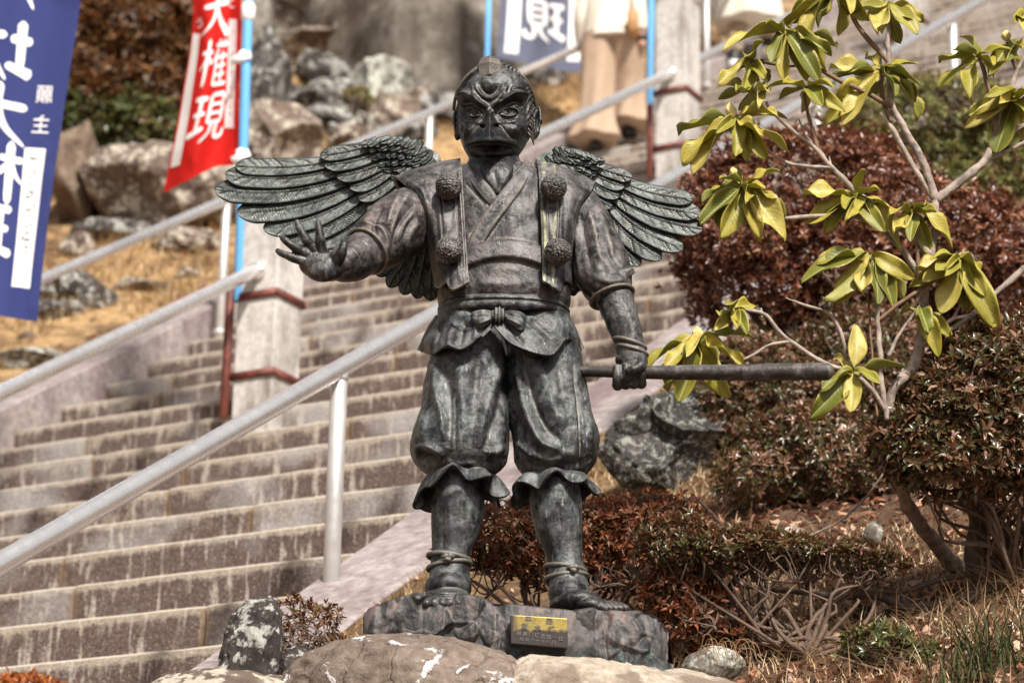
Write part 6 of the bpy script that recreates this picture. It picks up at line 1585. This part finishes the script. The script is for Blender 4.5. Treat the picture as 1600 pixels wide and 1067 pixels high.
WH = [
 (O7([(615, 125)])[0], -20, O7([(415, 155), (400, 185), (520, 90), (545, 270), (600, 345), (700, 350), (770, 290), (815, 190), (800, 225), (620, 205), (735, 310), (560, 240), (660, 60)])),
 ((1312, -26), -16, O7([(615, 75), (740, 105), (835, 145), (690, 150), (660, 40), (930, 40), (950, 80), (880, 60), (760, 60)])),
 ((1390, 4), -8, O7([(985, 140), (1010, 125), (1090, 195), (1150, 130), (1190, 95), (860, 60), (1130, 90), (950, 70)])),
 (O7([(405, 492)])[0], -22, O7([(145, 550), (222, 725), (190, 665), (395, 665), (445, 680), (605, 620), (540, 680), (585, 490), (315, 560), (505, 560), (560, 470)])),
 (O7([(480, 385)])[0], -16, O7([(350, 405), (415, 460), (535, 375), (400, 375), (500, 440), (335, 340), (500, 345)])),
 (O7([(690, 365)])[0], -14, O7([(570, 415), (750, 425), (830, 455), (540, 365), (675, 465), (780, 360), (600, 345)])),
 (O7([(175 + 290, 255)])[0], -6, O7([(335, 345), (520, 330), (430, 370), (540, 350), (510, 170), (440, 235)])),
 (O7([(430, 770)])[0], -18, O7([(248, 845), (262, 930), (310, 945), (330, 1018), (500, 992), (600, 985), (602, 895), (515, 785), (572, 712), (325, 742), (395, 700), (450, 840)])),
 (O7([(895, 815)])[0], -8, O7([(665, 802), (680, 940), (728, 898), (768, 972), (930, 962), (1055, 1003), (1045, 865), (995, 790), (940, 708), (860, 860), (1000, 940), (870, 900)])),
 (O7([(1140, 880)])[0], 0, O7([(1050, 885), (1235, 882), (1130, 992), (1210, 1062), (1295, 1022), (1065, 925), (1190, 850), (1060, 960)])),
 (O7([(1000, 285)])[0], 6, O7([(785, 275), (810, 328), (1150, 265), (1150, 345), (1140, 405), (850, 515), (762, 530), (1160, 482), (955, 228), (1060, 390), (900, 400), (970, 390)])),
 (O7([(1410, 235)])[0], -20, O7([(1228, 255), (1238, 365), (1382, 412), (1475, 318), (1348, 155), (1548, 205), (1305, 205), (1345, 285), (1470, 270)])),
 ((1574, 66), -16, O7([(1580, 275), (1595, 200), (1450, 330), (1540, 250)])),
 (O7([(1560, 400)])[0], -8, O7([(1358, 492), (1370, 515), (1465, 395), (1590, 560), (1500, 430), (1620, 380), (1610, 470), (1490, 620)])),
 ((1610, 24), -8, O7([(1562, 95), (1590, 70), (1600, 110)])),
 ((1362, 398), -12, O8([(712, 88), (748, 195), (818, 200), (1062, 228), (930, 155), (1138, 88), (1095, 165), (990, 190), (870, 110), (760, 20)])),
 ((1500, 402), -12, O8([(1275, 80), (1235, 60), (1430, 155), (1472, 255), (1372, 212), (1350, 245), (1260, 232), (1220, 10), (1425, 60), (1190, 100), (1120, 130), (1150, 60)])),
 (O8([(1155, 212)])[0], -6, O8([(1285, 338), (1235, 405), (1090, 240), (1200, 320)])),
 (O8([(385, 212)])[0], -20, O8([(303, 312), (405, 300), (442, 320), (490, 203), (362, 200), (330, 250)])),
 (O8([(245, 345)])[0], -24, O8([(42, 455), (118, 452), (248, 447), (447, 328), (432, 455), (150, 628), (368, 580), (292, 552), (105, 570), (325, 430), (200, 400)])),
 (O8([(893, 482)])[0], -10, O8([(897, 293), (803, 418), (1092, 458), (992, 522), (722, 668), (880, 638), (755, 555)])),
]
for c, d0, tips in WH:
    for t in tips:
        c2 = (c[0] + rl.uniform(-4, 4), c[1] + rl.uniform(-3, 6)); leaf(c2, t, d0)
M['bud'] = m_plain('pale_flower_bud', (.62, .50, .20), .5, 0, .25, 60, .001)
def bud(x, y, d, r_=9, h=15, tilt=0):
    V, F = icoish(4); z = V[:, 2]; V = V * np.array([1, 1, 1]); k = np.where(z > 0, 1 - .55 * np.abs(z) ** 1.5, 1 - .15 * z * z)
    th_ = np.arctan2(V[:, 1], V[:, 0]); k = k * (1 + .06 * np.cos(th_ * 5 + z * 4))
    V = np.stack([V[:, 0] * k * r_ + tilt * z, V[:, 1] * k * r_, z * h], 1) * RS; part('flower_bud', V + Rr(x, y, d), F, M['bud'], RH)
bud(1142, 173, -26, 9, 14, -2); bud(1572, 56, -18, 8, 10); bud(1090, 521, -28, 9, 12, -1); bud(1146, 268, -22, 6, 9)
# pale curled roots on the small stone
P = W(1112, 1022, -20); r = np.random.default_rng(4); L = []
for i in range(22):
    a = P + np.array([r.uniform(-.05, .07), r.uniform(-.03, .03), r.uniform(-.02, .0)]); h = r.uniform(.01, .045); w = r.uniform(.01, .05)
    L.append(wtube([a, a + [w * .4, -.01, h], a + [w, -.02, h * .9], a + [w * 1.3, -.02, -.015]], .0008, 4, 14))
tag(part('curled_roots', *join(L), M['straw_pale'], None, loc=P), 'pale curled dry roots lying on the small grey stone', 'roots')
# ============================================================ banner poles, banners
def pole(p0, p1, r, label, bands=(), joint=None):
    root = thing('banner_pole', p0, label, 'pole', None)
    part('pole_shaft', *wtube([p0, p1], r, 16), M['bluepole'], root)
    p0, p1 = np.array(p0), np.array(p1)
    for q in bands:
        c = q; e = (p1 - p0) / np.linalg.norm(p1 - p0)
        part('strap_band', *wtube([c - e * .022, c + e * .022], r * 1.25, 16), M['white'], root)
    if joint is not None:
        e = (p1 - p0) / np.linalg.norm(p1 - p0)
        part('pole_joint', *wtube([joint - e * .045, joint - e * .03, joint + e * .03, joint + e * .045], [r * 1.15, r * 1.45, r * 1.45, r * 1.15], 16, cap=True), M['white'], root)
    return root
def pline(p, qa, qb):
    """point chain: through photo pixels qa, qb at the depth of p"""
    return ray(*qa) * p[1], ray(*qb) * p[1]
M['red_cloth'] = None
def m_cloth(name, col, trans=.35):
    n = NT(name); w1 = n.noise(220, 2, .5, n.coord('UV', (1, 1, 1))); f = n.noise(3, 3, .5)
    c = n.mix(n.math('MULTIPLY', f, .35), col, tuple(x * .72 for x in col))
    n.fin(c, .85, 0, .15); n.bump(w1, .2, .001)
    tr = n.N('ShaderNodeBsdfTranslucent'); n.L(c, tr.inputs[0]); mx = n.N('ShaderNodeMixShader'); mx.inputs[0].default_value = trans
    n.L(n.b.outputs[0], mx.inputs[1]); n.L(tr.outputs[0], mx.inputs[2]); n.L(mx.outputs[0], n.out.inputs[0]); return n.m
M['red_cloth'] = m_cloth('red_banner_cloth', (.78, .028, .022)); M['blue_cloth'] = m_cloth('indigo_banner_cloth', (.045, .058, .19), .2); M['grey_cloth'] = m_cloth('slate_banner_cloth', (.17, .185, .26), .3)
M['print_white'] = m_plain('white_dye_print', (.82, .79, .78), .8, 0, .03); M['ink'] = m_plain('black_ink', (.04, .035, .04), .8, 0, .1)
BRUSH = {
 '大': [([(.04, .40), (.5, .36), (.95, .33)], (.05, .06)), ([(.50, .02), (.49, .40), (.35, .72), (.03, .99)], (.085, .02)), ([(.50, .42), (.66, .70), (.98, .95)], (.05, .10))],
 '現': [([(.04, .15), (.40, .12)], (.05, .05)), ([(.07, .45), (.38, .42)], (.045, .045)), ([(.0, .84), (.42, .70)], (.06, .045)), ([(.22, .14), (.22, .78)], (.05, .05)), ([(.50, .06), (.50, .64)], (.05, .05)), ([(.50, .07), (.86, .06), (.90, .10), (.88, .62)], (.045, .05)),
        ([(.52, .26), (.86, .26)], (.035, .035)), ([(.52, .44), (.86, .44)], (.035, .035)), ([(.52, .62), (.88, .62)], (.04, .04)), ([(.62, .62), (.58, .82), (.38, .99)], (.055, .02)), ([(.76, .62), (.75, .86), (.84, .95), (.98, .92), (1.0, .78)], (.05, .045))],
 '権': [([(.0, .30), (.38, .26)], (.045, .045)), ([(.21, .0), (.21, 1.0)], (.055, .05)), ([(.21, .32), (.12, .52), (.0, .66)], (.045, .015)), ([(.23, .36), (.38, .52)], (.04, .04)), ([(.46, .13), (.98, .10)], (.045, .04)), ([(.62, .0), (.60, .18)], (.045, .04)), ([(.84, .0), (.80, .18)], (.045, .03)),
        ([(.58, .20), (.40, .50)], (.05, .02)), ([(.53, .36), (.53, .98)], (.05, .045)), ([(.54, .38), (.96, .35)], (.04, .04)), ([(.54, .57), (.92, .54)], (.035, .035)), ([(.54, .75), (.92, .72)], (.035, .035)), ([(.52, .95), (1.0, .92)], (.045, .045)), ([(.75, .24), (.75, .94)], (.04, .04))],
 '坊': [([(.02, .38), (.36, .33)], (.055, .06)), ([(.19, .06), (.19, .80)], (.065, .06)), ([(.0, .90), (.42, .74)], (.075, .05)), ([(.68, .0), (.71, .16)], (.06, .06)), ([(.42, .29), (1.0, .25)], (.055, .055)), ([(.66, .28), (.62, .62), (.40, .99)], (.065, .02)), ([(.64, .52), (.90, .50), (.86, .86), (.70, .95)], (.05, .05))],
 '尺': [([(.2, .08), (.8, .07)], (.06, .05)), ([(.8, .08), (.79, .44)], (.06, .05)), ([(.2, .43), (.8, .42)], (.05, .05)), ([(.2, .08), (.19, .55), (.0, .98)], (.065, .02)), ([(.5, .42), (.66, .72), (1.0, .97)], (.055, .10))],
 '三': [([(.15, .12), (.85, .08)], (.06, .06)), ([(.2, .48), (.8, .45)], (.055, .055)), ([(.02, .90), (.98, .86)], (.07, .07))]}
class Ban:
    """cloth through a px grid at depth function; print is laid 1.5 mm in front following the same surface"""
    def __init__(s, name, ctrl, label, mat):
        s.C = np.array(ctrl, float)          # rows x cols x (px,py,Y)
        rows, cols = 120, 60
        G = crom(s.C, rows * 3); G = np.swapaxes(crom(np.swapaxes(G, 0, 1), cols), 0, 1)
        my = G[..., 1].mean(1); ti = np.interp(np.linspace(my[0], my[-1], rows), my, np.arange(len(my))); i0 = np.minimum(ti.astype(int), len(my) - 2); fr_ = (ti - i0)[:, None, None]; G = G[i0] * (1 - fr_) + G[i0 + 1] * fr_
        s.G = G
        Wd = s.w(G); cr_ = fbm(Wd * [1, 1, .35], 4.5, 3) * .022 + (1 - np.abs(fbm(Wd * [1, 1, .8] + 7, 3.2, 3)) * 6).clip(0) * .008; Wd = Wd + np.array([0, -1., 0]) * cr_[..., None]; N = gnorm(Wd); 
        if N[60, 30, 1] > 0: N = -N
        s.N = N; s.Wd = Wd
        B = Wd - N * .0012; k = rows * cols
        s.o = part(name, np.concatenate([Wd.reshape(-1, 3), B.reshape(-1, 3)]), np.concatenate([gridF(rows, cols), gridF(rows, cols)[:, ::-1] + k]), M[mat], None, loc=Wd.reshape(-1, 3).min(0))
        uv = s.o.data.uv_layers.new(name='UVMap'); tag(s.o, label, 'banner')
    def w(s, G):
        D = np.stack([G[..., 0] - 800, 533.5 - G[..., 1], np.full(G.shape[:-1], FPX)], -1) @ RC; return D / D[..., 1:2] * G[..., 2:3]
    def at(s, u, v):
        """u across 0..1, v down 0..1 (arrays) -> world pos slightly in front"""
        r, c = s.Wd.shape[:2]; x = np.clip(np.asarray(u) * (c - 1), 0, c - 1.001); y = np.clip(np.asarray(v) * (r - 1), 0, r - 1.001)
        i, j = y.astype(int), x.astype(int); fy, fx = (y - i)[..., None], (x - j)[..., None]; P = s.Wd + s.N * .0022
        return (P[i, j] * (1 - fy) + P[i + 1, j] * fy) * (1 - fx) + (P[i, j + 1] * (1 - fy) + P[i + 1, j + 1] * fy) * fx
    def quad(s, u0, v0, u1, v1, mat='print_white', name='printed_strip', n=40, lift=0):
        v = np.linspace(v0, v1, n)[:, None]; u = np.linspace(u0, u1, 8)[None]
        G = s.at(u + 0 * v, v + 0 * u) + s.N[60, 30] * lift
        part(name, G.reshape(-1, 3), gridF(n, 8), M[mat], s.o, smooth=True)
    def text(s, ch, u, v, du, dv, bold=.03, mirror=False, mat='print_white', shear=0., lift=.0005):
        cu = bpy.data.curves.new('t', 'FONT'); cu.body = ch; cu.align_x = 'CENTER'; cu.align_y = 'CENTER'; cu.size = 1; cu.offset = bold; cu.shear = shear; cu.resolution_u = 3
        o = bpy.data.objects.new('t', cu); COL.objects.link(o); bpy.context.view_layer.update()
        me = bpy.data.meshes.new_from_object(o.evaluated_get(bpy.context.evaluated_depsgraph_get())); bpy.data.objects.remove(o)
        import bmesh
        bm = bmesh.new(); bm.from_mesh(me); bmesh.ops.triangulate(bm, faces=bm.faces[:])
        bmesh.ops.subdivide_edges(bm, edges=[e for e in bm.edges if e.calc_length() > .15], cuts=2, use_grid_fill=False); bmesh.ops.triangulate(bm, faces=bm.faces[:])
        co = np.array([v_.co[:2] for v_ in bm.verts]); F = [tuple(v_.index for v_ in f.verts) for f in bm.faces]; bm.free(); bpy.data.meshes.remove(me)
        if len(co) == 0: return
        mn, mx = co.min(0), co.max(0); co = (co - (mn + mx) / 2) / (mx - mn).max()
        if mirror: co[:, 0] *= -1
        P = s.at(u + co[:, 0] * du, v - co[:, 1] * dv) + s.N[60, 30] * lift
        part('printed_character', P, F, M[mat], s.o, smooth=True)
    def brush(s, ch, u, v, du, dv, mirror=False, slant=0., ws=1.):
        r = np.random.default_rng(ord(ch)); L = []
        for q, (pts, w) in enumerate(BRUSH[ch]):
            P = np.array(pts, float); P = crom(P, 10 * len(P)) if len(P) > 2 else crom(P, 14); n = len(P); t = np.linspace(0, 1, n)
            w0, w1 = w; ww = (w0 + (w1 - w0) * t) * (1 + .18 * np.exp(-(t / .12) ** 2)) * np.sqrt(np.clip(1 - (2 * t - 1) ** 10, .04, 1)) * ws
            T = np.gradient(P, axis=0); T /= np.maximum(np.linalg.norm(T, axis=1, keepdims=True), 1e-6); Nn = np.stack([-T[:, 1], T[:, 0]], 1)
            vv_ = np.linspace(-1, 1, 5); X = P[:, None] + Nn[:, None] * (vv_[None] * ww[:, None])[..., None]
            X = X - .5; X[..., 0] += -slant * X[..., 1] - .06 * X[..., 0] * 0
            X[..., 1] += -.07 * X[..., 0]
            if mirror: X[..., 0] *= -1
            G = s.at(u + X[..., 0] * du, v + X[..., 1] * dv) + s.N[60, 30] * (.0004 + .00035 * q); L.append((G.reshape(-1, 3), gridF(n, 5)))
        part('printed_character', *join(L), M['print_white'], s.o, smooth=True)
    def scribble(s, u, v0, v1, du, n, seed):
        r = np.random.default_rng(seed); L = []
        for i in range(n):
            vc = v0 + (v1 - v0) * (i + .5) / n; h = (v1 - v0) / n * .40
            for k in range(5):
                a = r.uniform(-1, 1, 2); b = a + r.choice([-1, 1], 2) * r.uniform(.2, 1.2, 2) * (np.array([1, .2]) if r.random() < .5 else np.array([.2, 1]))
                b = np.clip(b, -1, 1); t = np.linspace(0, 1, 5)
                uu = u + (a[0] + (b[0] - a[0]) * t) * du; vv = vc + (a[1] + (b[1] - a[1]) * t) * h
                P = s.at(uu, vv) + s.N[60, 30] * .0015; L.append(wtube(P, .0021, 4))
        part('handwriting', *join(L), M['ink'], s.o, kind='stuff')
# pole and red banner at the lower pillar
s1 = sock[1]; Y1 = s1[1]
pA = ray(372, 470) * Y1; pB = ray(388.5, -10) * Y1; pC = pA + (pB - pA) * 2.2
bd = [ray(381, 90) * Y1, ray(377.5, 243) * Y1]
pole(pA, pC, .0245, 'sky-blue banner pole standing in the red socket under the left wing', bd, ray(388, 20) * Y1)
yb = Y1
red = Ban('red_banner', [[(318, -320, yb + .05), (345, -320, yb + .0), (372, -320, yb + .05), (388, -320, yb)],
                         [(310, -150, yb + .10), (338, -150, yb + .02), (364, -150, yb + .08), (383, -150, yb + .02)],
                         [(303, -10, yb + .12), (330, -10, yb + .02), (356, -10, yb + .10), (378, -10, yb + .03)],
                         [(300, 55, yb + .14), (328, 58, yb + .02), (354, 60, yb + .12), (377, 62, yb + .03)],
                         [(285, 148, yb + .18), (318, 150, yb + .04), (350, 150, yb + .14), (374, 150, yb + .03)],
                         [(271, 226, yb + .22), (308, 222, yb + .06), (345, 214, yb + .15), (373, 212, yb + .03)],
                         [(255, 301, yb + .28), (297, 281, yb + .12), (336, 262, yb + .14), (371, 257, yb + .03)]], 'red cloth banner with white brush characters hanging beside the blue pole', 'red_cloth')
vv = lambda y: (y + 320) / 600.
red.brush('大', .46, .572, .54, .135, slant=.1); red.brush('権', .46, .708, .46, .125, slant=.15); red.brush('現', .44, .848, .50, .130, slant=.15); red.brush('坊', .48, .43, .54, .125)
red.quad(.72, .59, .90, .885); red.quad(.03, .635, .155, .955)
red.text('う', .13, .605, .15, .028, .004); red.text('と', .78, .548, .16, .030, .004)
red.scribble(.81, .61, .86, .045, 9, 3)
def tie(p, q, name='tie'):
    pass
for (x0, y0, x1, y1) in ((363, 95, 392, 86), (363, 252, 390, 238)):
    c0, c1 = ray(x0, y0) * (Y1 - .03), ray(x1, y1) * (Y1 - .03); e = (c1 - c0); l = np.linalg.norm(e); e /= l; n_ = np.cross(e, HY); n_ /= np.linalg.norm(n_)
    part('tie_tab', *box((c0 + c1) / 2, e * l / 2, HY * .002, n_ * .021), M['white'], red.o, smooth=False)
# indigo banner at the left edge (seen from its reverse side)
Yb = 10.4
blue = Ban('indigo_banner', [[(-84, -420, Yb + .05), (-20, -420, Yb), (60, -420, Yb + .05), (150, -420, Yb)],
                             [(-88, -200, Yb + .06), (-20, -200, Yb), (60, -200, Yb + .08), (142, -200, Yb + .02)],
                             [(-92, -20, Yb + .06), (-24, -20, Yb - .02), (52, -20, Yb + .08), (128, -20, Yb + .02)],
                             [(-100, 190, Yb + .06), (-38, 192, Yb - .03), (32, 196, Yb + .06), (96, 200, Yb + .02)],
                             [(-108, 370, Yb + .05), (-50, 374, Yb - .02), (16, 378, Yb + .05), (71, 382, Yb + .02)],
                             [(-114, 478, Yb + .04), (-58, 483, Yb), (4, 494, Yb + .04), (58, 503, Yb)]], 'indigo cloth banner with white characters seen from behind at the left edge', 'blue_cloth')
def bt(ch, px, py, w, h, bold, mirror=True, **k):
    """place by pixel: invert u,v numerically"""
    G = blue.G; d = (G[..., 0] - px) ** 2 + (G[..., 1] - py) ** 2; i, j = np.unravel_index(np.argmin(d), d.shape)
    wd = abs(G[i, -1, 0] - G[i, 0, 0]); hh = G[-1, 0, 1] - G[0, 0, 1]
    if ch in BRUSH: blue.brush(ch, j / (G.shape[1] - 1), i / (G.shape[0] - 1), w / wd, h / hh, True, .0, 1.15)
    else: blue.text(ch, j / (G.shape[1] - 1), i / (G.shape[0] - 1), w / wd, h / (hh * 1.0), .004, mirror, **k)
bt('尺', 10, -28, 92, 92, .035, shear=-.05); bt('坊', 2, 78, 98, 98, .045, shear=.05); bt('大', -8, 175, 100, 100, .055); bt('権', -18, 268, 98, 98, .032); bt('現', -30, 362, 90, 98, .035); bt('三', 18, -130, 92, 80, .05)
bt('願', 71, 145, 26, 28, .02); bt('主', 63, 195, 28, 28, .03)
def bq(px0, py0, px1, py1, px2, py2, wpx, **k):
    pass
def uvof(B, px, py):
    G = B.G; d = (G[..., 0] - px) ** 2 + (G[..., 1] - py) ** 2; i, j = np.unravel_index(np.argmin(d), d.shape); return j / (G.shape[1] - 1), i / (G.shape[0] - 1)
a, b = uvof(blue, 42, 232), uvof(blue, 72, 232); c, d_ = uvof(blue, 18, 450), uvof(blue, 47, 456)
blue.quad((a[0] + c[0]) / 2, a[1], (b[0] + d_[0]) / 2, c[1], n=60); blue.scribble((a[0] + c[0] + b[0] + d_[0]) / 4, a[1] + .008, c[1] - .05, (b[0] - a[0]) * .28, 15, 5)
g = ray(-95, 640) * (Yb); g[2] = zp(g @ A_)
pole(g, g + np.array([-.02, 0, 3.4]), .022, 'sky-blue pole of the indigo banner just outside the left edge')
# grey banner behind the head and its pole
Yg = 16.4
g0 = ghit(757, 215); Yg = g0[1]
pole(ray(757, 250) * Yg, ray(768, -160) * Yg, .021, 'sky-blue banner pole rising behind the top of the head')
Yq = Yg - .05
grey = Ban('grey_banner', [[(786, -330, Yq), (830, -330, Yq + .1), (880, -330, Yq), (926, -330, Yq + .1)], [(785, -150, Yq), (830, -150, Yq + .12), (880, -150, Yq), (925, -150, Yq + .1)],
                           [(782, -10, Yq), (828, -8, Yq + .12), (876, -6, Yq), (922, -4, Yq + .12)], [(779, 45, Yq), (826, 48, Yq + .12), (874, 55, Yq + .02), (922, 60, Yq + .12)],
                           [(774, 90, Yq), (822, 98, Yq + .1), (870, 110, Yq + .02), (920, 113, Yq + .1)]], 'slate-grey cloth banner with a white reversed character behind the head', 'grey_cloth')
def gt(ch, px, py, w, h, bold):
    u, v = uvof(grey, px, py); grey.brush(ch, u, v, w / 142, h / 425., True, 0., 1.25)
gt('現', 852, 34, 62, 66, .05); gt('権', 853, -50, 62, 66, .04)
for x0, x1, yb_, xb in ((794, 815, 82, 790), (892, 910, 95, 890)):
    a, b = uvof(grey, x0, -60), uvof(grey, x1, -60); e = uvof(grey, xb, yb_); grey.quad(a[0], a[1], b[0], e[1]); grey.scribble((a[0] + b[0]) / 2, a[1], e[1] - .05, .02, 10, int(x0))
# poles in the two upper sockets
for k_, (qa, qb), lb in ((2, ((1028.5, 150), (1031, -10)), 'sky-blue banner pole at the pillar beside the walker'), (3, ((1244, 60), (1248, -30)), 'sky-blue banner pole at the pillar behind the upper rhododendron leaves')):
    s_ = sock[k_]; a = s_ + np.array([0, 0, zp(PA[k_]) + .45]); pole(a, a + np.array([.02, 0, 1.9]), .0225, lb)

# ============================================================ people on the stairs
M['beige'] = m_plain('beige_trouser_cloth', (.38, .27, .19), .85, 0, .08, 14, .004); M['cream'] = m_plain('cream_cloth', (.68, .62, .53), .85, 0, .05, 10, .004)
M['skin'] = m_plain('skin', (.62, .36, .27), .5, 0, .06, 20); M['shoe'] = m_plain('black_shoe', (.015, .015, .017), .4, 0, .2); M['hair'] = m_plain('dark_hair', (.02, .015, .012), .5, 0, .3, 80)
M['bagtan'] = m_plain('tan_leather', (.42, .22, .09), .5, 0, .15); M['shoewhite'] = m_plain('white_shoe', (.78, .78, .8), .5, 0, .04)
def ring_loft(stn, seg=40, n=50, wr=.0, wk=0, fold=0., yawv=0.):
    """stn rows (x,y,z,rx,ry) local metres"""
    S = crom(np.array(stn, float), n); th = np.linspace(0, 2 * PI, seg, endpoint=False)
    G = np.zeros((n, seg, 3)); t = np.linspace(0, 1, n)[:, None]
    k = 1 + wr * np.sin(th * wk + t * 3) * t
    G[..., 0] = S[:, :1] + S[:, 3:4] * np.cos(th) * k; G[..., 1] = S[:, 1:2] + S[:, 4:5] * np.sin(th) * k; G[..., 2] = S[:, 2:3]
    V = G.reshape(-1, 3); F = [tuple(f) for f in gridF(n, seg, True)] + [tuple(range(seg))[::-1], tuple((n - 1) * seg + j for j in range(seg))]
    return V, F
def place(VF, org, yaw):
    V, F = VF; c, s = math.cos(yaw), math.sin(yaw); V = np.asarray(V, float) @ np.array([[c, s, 0], [-s, c, 0], [0, 0, 1]]); V = V + org
    V[:, :] += (fbm(V, 5, 3) * .008)[:, None]
    return V, F
def walker(org, yaw, label, kind):
    """local axes: +y is the walking direction, +x to the right of the walker"""
    R_ = thing('person', org, label, 'person')
    up = RIS
    # continuous body
    pts = [(0, 0, .95), (0, .02, 1.15), (0, .04, 1.38), (0, .05, 1.50), (0, .06, 1.62), (0, .06, 1.70), (.17, .03, 1.40), (.22, -.06, 1.16), (.24, -.02, .93), (.245, .0, .86), (-.17, .03, 1.40), (-.22, .02, 1.15), (-.23, .10, .93), (-.235, .12, .86), (.09, .0, .90), (.10, .16, .56 + .04), (.10, .20, up + .1), (-.09, 0, .90), (-.09, -.03, .50), (-.09, -.12, .1), (.10, .32, up + .05), (-.09, .0, .04)]
    ed = [(0, 1), (1, 2), (2, 3), (3, 4), (4, 5), (2, 6), (6, 7), (7, 8), (8, 9), (2, 10), (10, 11), (11, 12), (12, 13), (0, 14), (14, 15), (15, 16), (0, 17), (17, 18), (18, 19), (16, 20), (19, 21)]
    rd = [.14, .12, .13, .05, .085, .085, .055, .045, .03, .035, .055, .045, .03, .035, .085, .06, .035, .085, .06, .035, .03, .03]
    P, _ = np.array(pts), 0; c, s = math.cos(yaw), math.sin(yaw); Pw = P @ np.array([[c, s, 0], [-s, c, 0], [0, 0, 1]]) + org
    skinned('body', Pw, ed, rd, M['skin'], R_, 2)
    V, F = icoish(4); h = V * [.098, .115, .12]; h[:, 2] += .03; keep = h.copy(); keep[:, 1] -= .02
    part('hair', *place((keep + [0, .05, 1.68], F), org, yaw), M['hair'], R_)
    if kind == 1:
        for sx, foot, kn in ((.10, (.20, up), (.15, .60)), (-.09, (-.12, 0), (-.03, .50))):
            part('trouser_leg', *place(ring_loft([(sx * .75, 0, .98, .15, .15), (sx, .02 + kn[0] * .3, .86, .135, .15), (sx, kn[0], kn[1], .125, .135), (sx, (kn[0] + foot[0]) / 2, (kn[1] + foot[1]) / 2 + .02, .14, .15), (sx, foot[0], foot[1] + .08, .19, .20)], wr=.13, wk=5), org, yaw), M['beige'], R_)
            part('shoe', *place(ring_loft([(sx, foot[0] + .06, foot[1] + .10, .04, .06), (sx, foot[0] + .06, foot[1] + .06, .05, .11), (sx, foot[0] + .06, foot[1] + .012, .052, .135)], 24, 14), org, yaw), M['shoe'], R_)
        part('shirt', *place(ring_loft([(0, .05, 1.47, .07, .06), (0, .04, 1.43, .19, .11), (0, .03, 1.30, .205, .135), (0, .01, 1.10, .19, .14), (0, 0, .95, .205, .165), (0, 0, .93, .20, .16)], wr=.04, wk=7), org, yaw), M['cream'], R_)
        for sx in (1, -1):
            e = [(sx * .18, .03, 1.41), (sx * .225, -.05 if sx > 0 else .02, 1.17), (sx * .24, -.03 if sx > 0 else .09, .99)]
            V, F = wtube(np.array(e), [.075, .062, .055], 20, 24); part('sleeve', *place((V, F), org, yaw), M['cream'], R_)
        part('wristwatch', *place(wtube([(.243, -.02, .935), (.243, -.018, .915)], .042, 16), org, yaw), M['shoe'], R_)
        tag(part('shoulder_bag', *place(box((.20, -.10, 1.0), (.03, 0, 0), (0, .10, 0), (0, 0, .09), .012), org, yaw), M['bagtan'], None, loc=org), 'tan bag at the hip of the walker in beige trousers', 'bag')
    else:
        part('coat', *place(ring_loft([(0, .05, 1.47, .07, .06), (0, .04, 1.43, .19, .11), (0, .03, 1.25, .21, .15), (0, .01, 1.0, .22, .18), (0, .02, .70, .27, .24), (0, .03, .46, .31, .29)], wr=.08, wk=6), org, yaw), M['cream'], R_)
        for sx in (1, -1):
            e = [(sx * .18, .03, 1.41), (sx * .24, .0, 1.17), (sx * .25, .05, .97)]; V, F = wtube(np.array(e), [.075, .07, .06], 20, 24); part('sleeve', *place((V, F), org, yaw), M['cream'], R_)
        for sx, foot, kn in ((.10, (.20, up), (.15, .60)), (-.09, (-.12, 0), (-.03, .50))):
            part('trouser_leg', *place(ring_loft([(sx, kn[0], kn[1], .09, .09), (sx, foot[0], foot[1] + .16, .06, .07)], 24, 10), org, yaw), M['beige'], R_)
            part('shoe', *place(ring_loft([(sx, foot[0] + .04, foot[1] + .20, .06, .075), (sx, foot[0] + .05, foot[1] + .09, .065, .12), (sx, foot[0] + .06, foot[1] + .05, .07, .15)], 24, 14), org, yaw), M['shoe'], R_)
            part('sole', *place(ring_loft([(sx, foot[0] + .06, foot[1] + .05, .072, .155), (sx, foot[0] + .06, foot[1] + .006, .074, .16)], 24, 8), org, yaw), M['shoewhite'], R_)
def step_at(px, py, off=.12):
    d = ray(px, py); m_ = -A_ * TSL + np.array([0, 0, 1.]); T = ZC / (m_ @ d); P = d * T; a = P @ A_
    k = round((a - 5.175) / TRD); a = 5.175 + k * TRD; return UA(P @ U_, a + off, zp(a))
walker(step_at(925, 243), -PSI + .25, 'person in wide beige trousers, cream shirt and black shoes walking up the stairs', 1)
walker(step_at(1150, 112), -PSI + .1, 'person in a long cream coat higher up the stairs behind the handrail', 2)
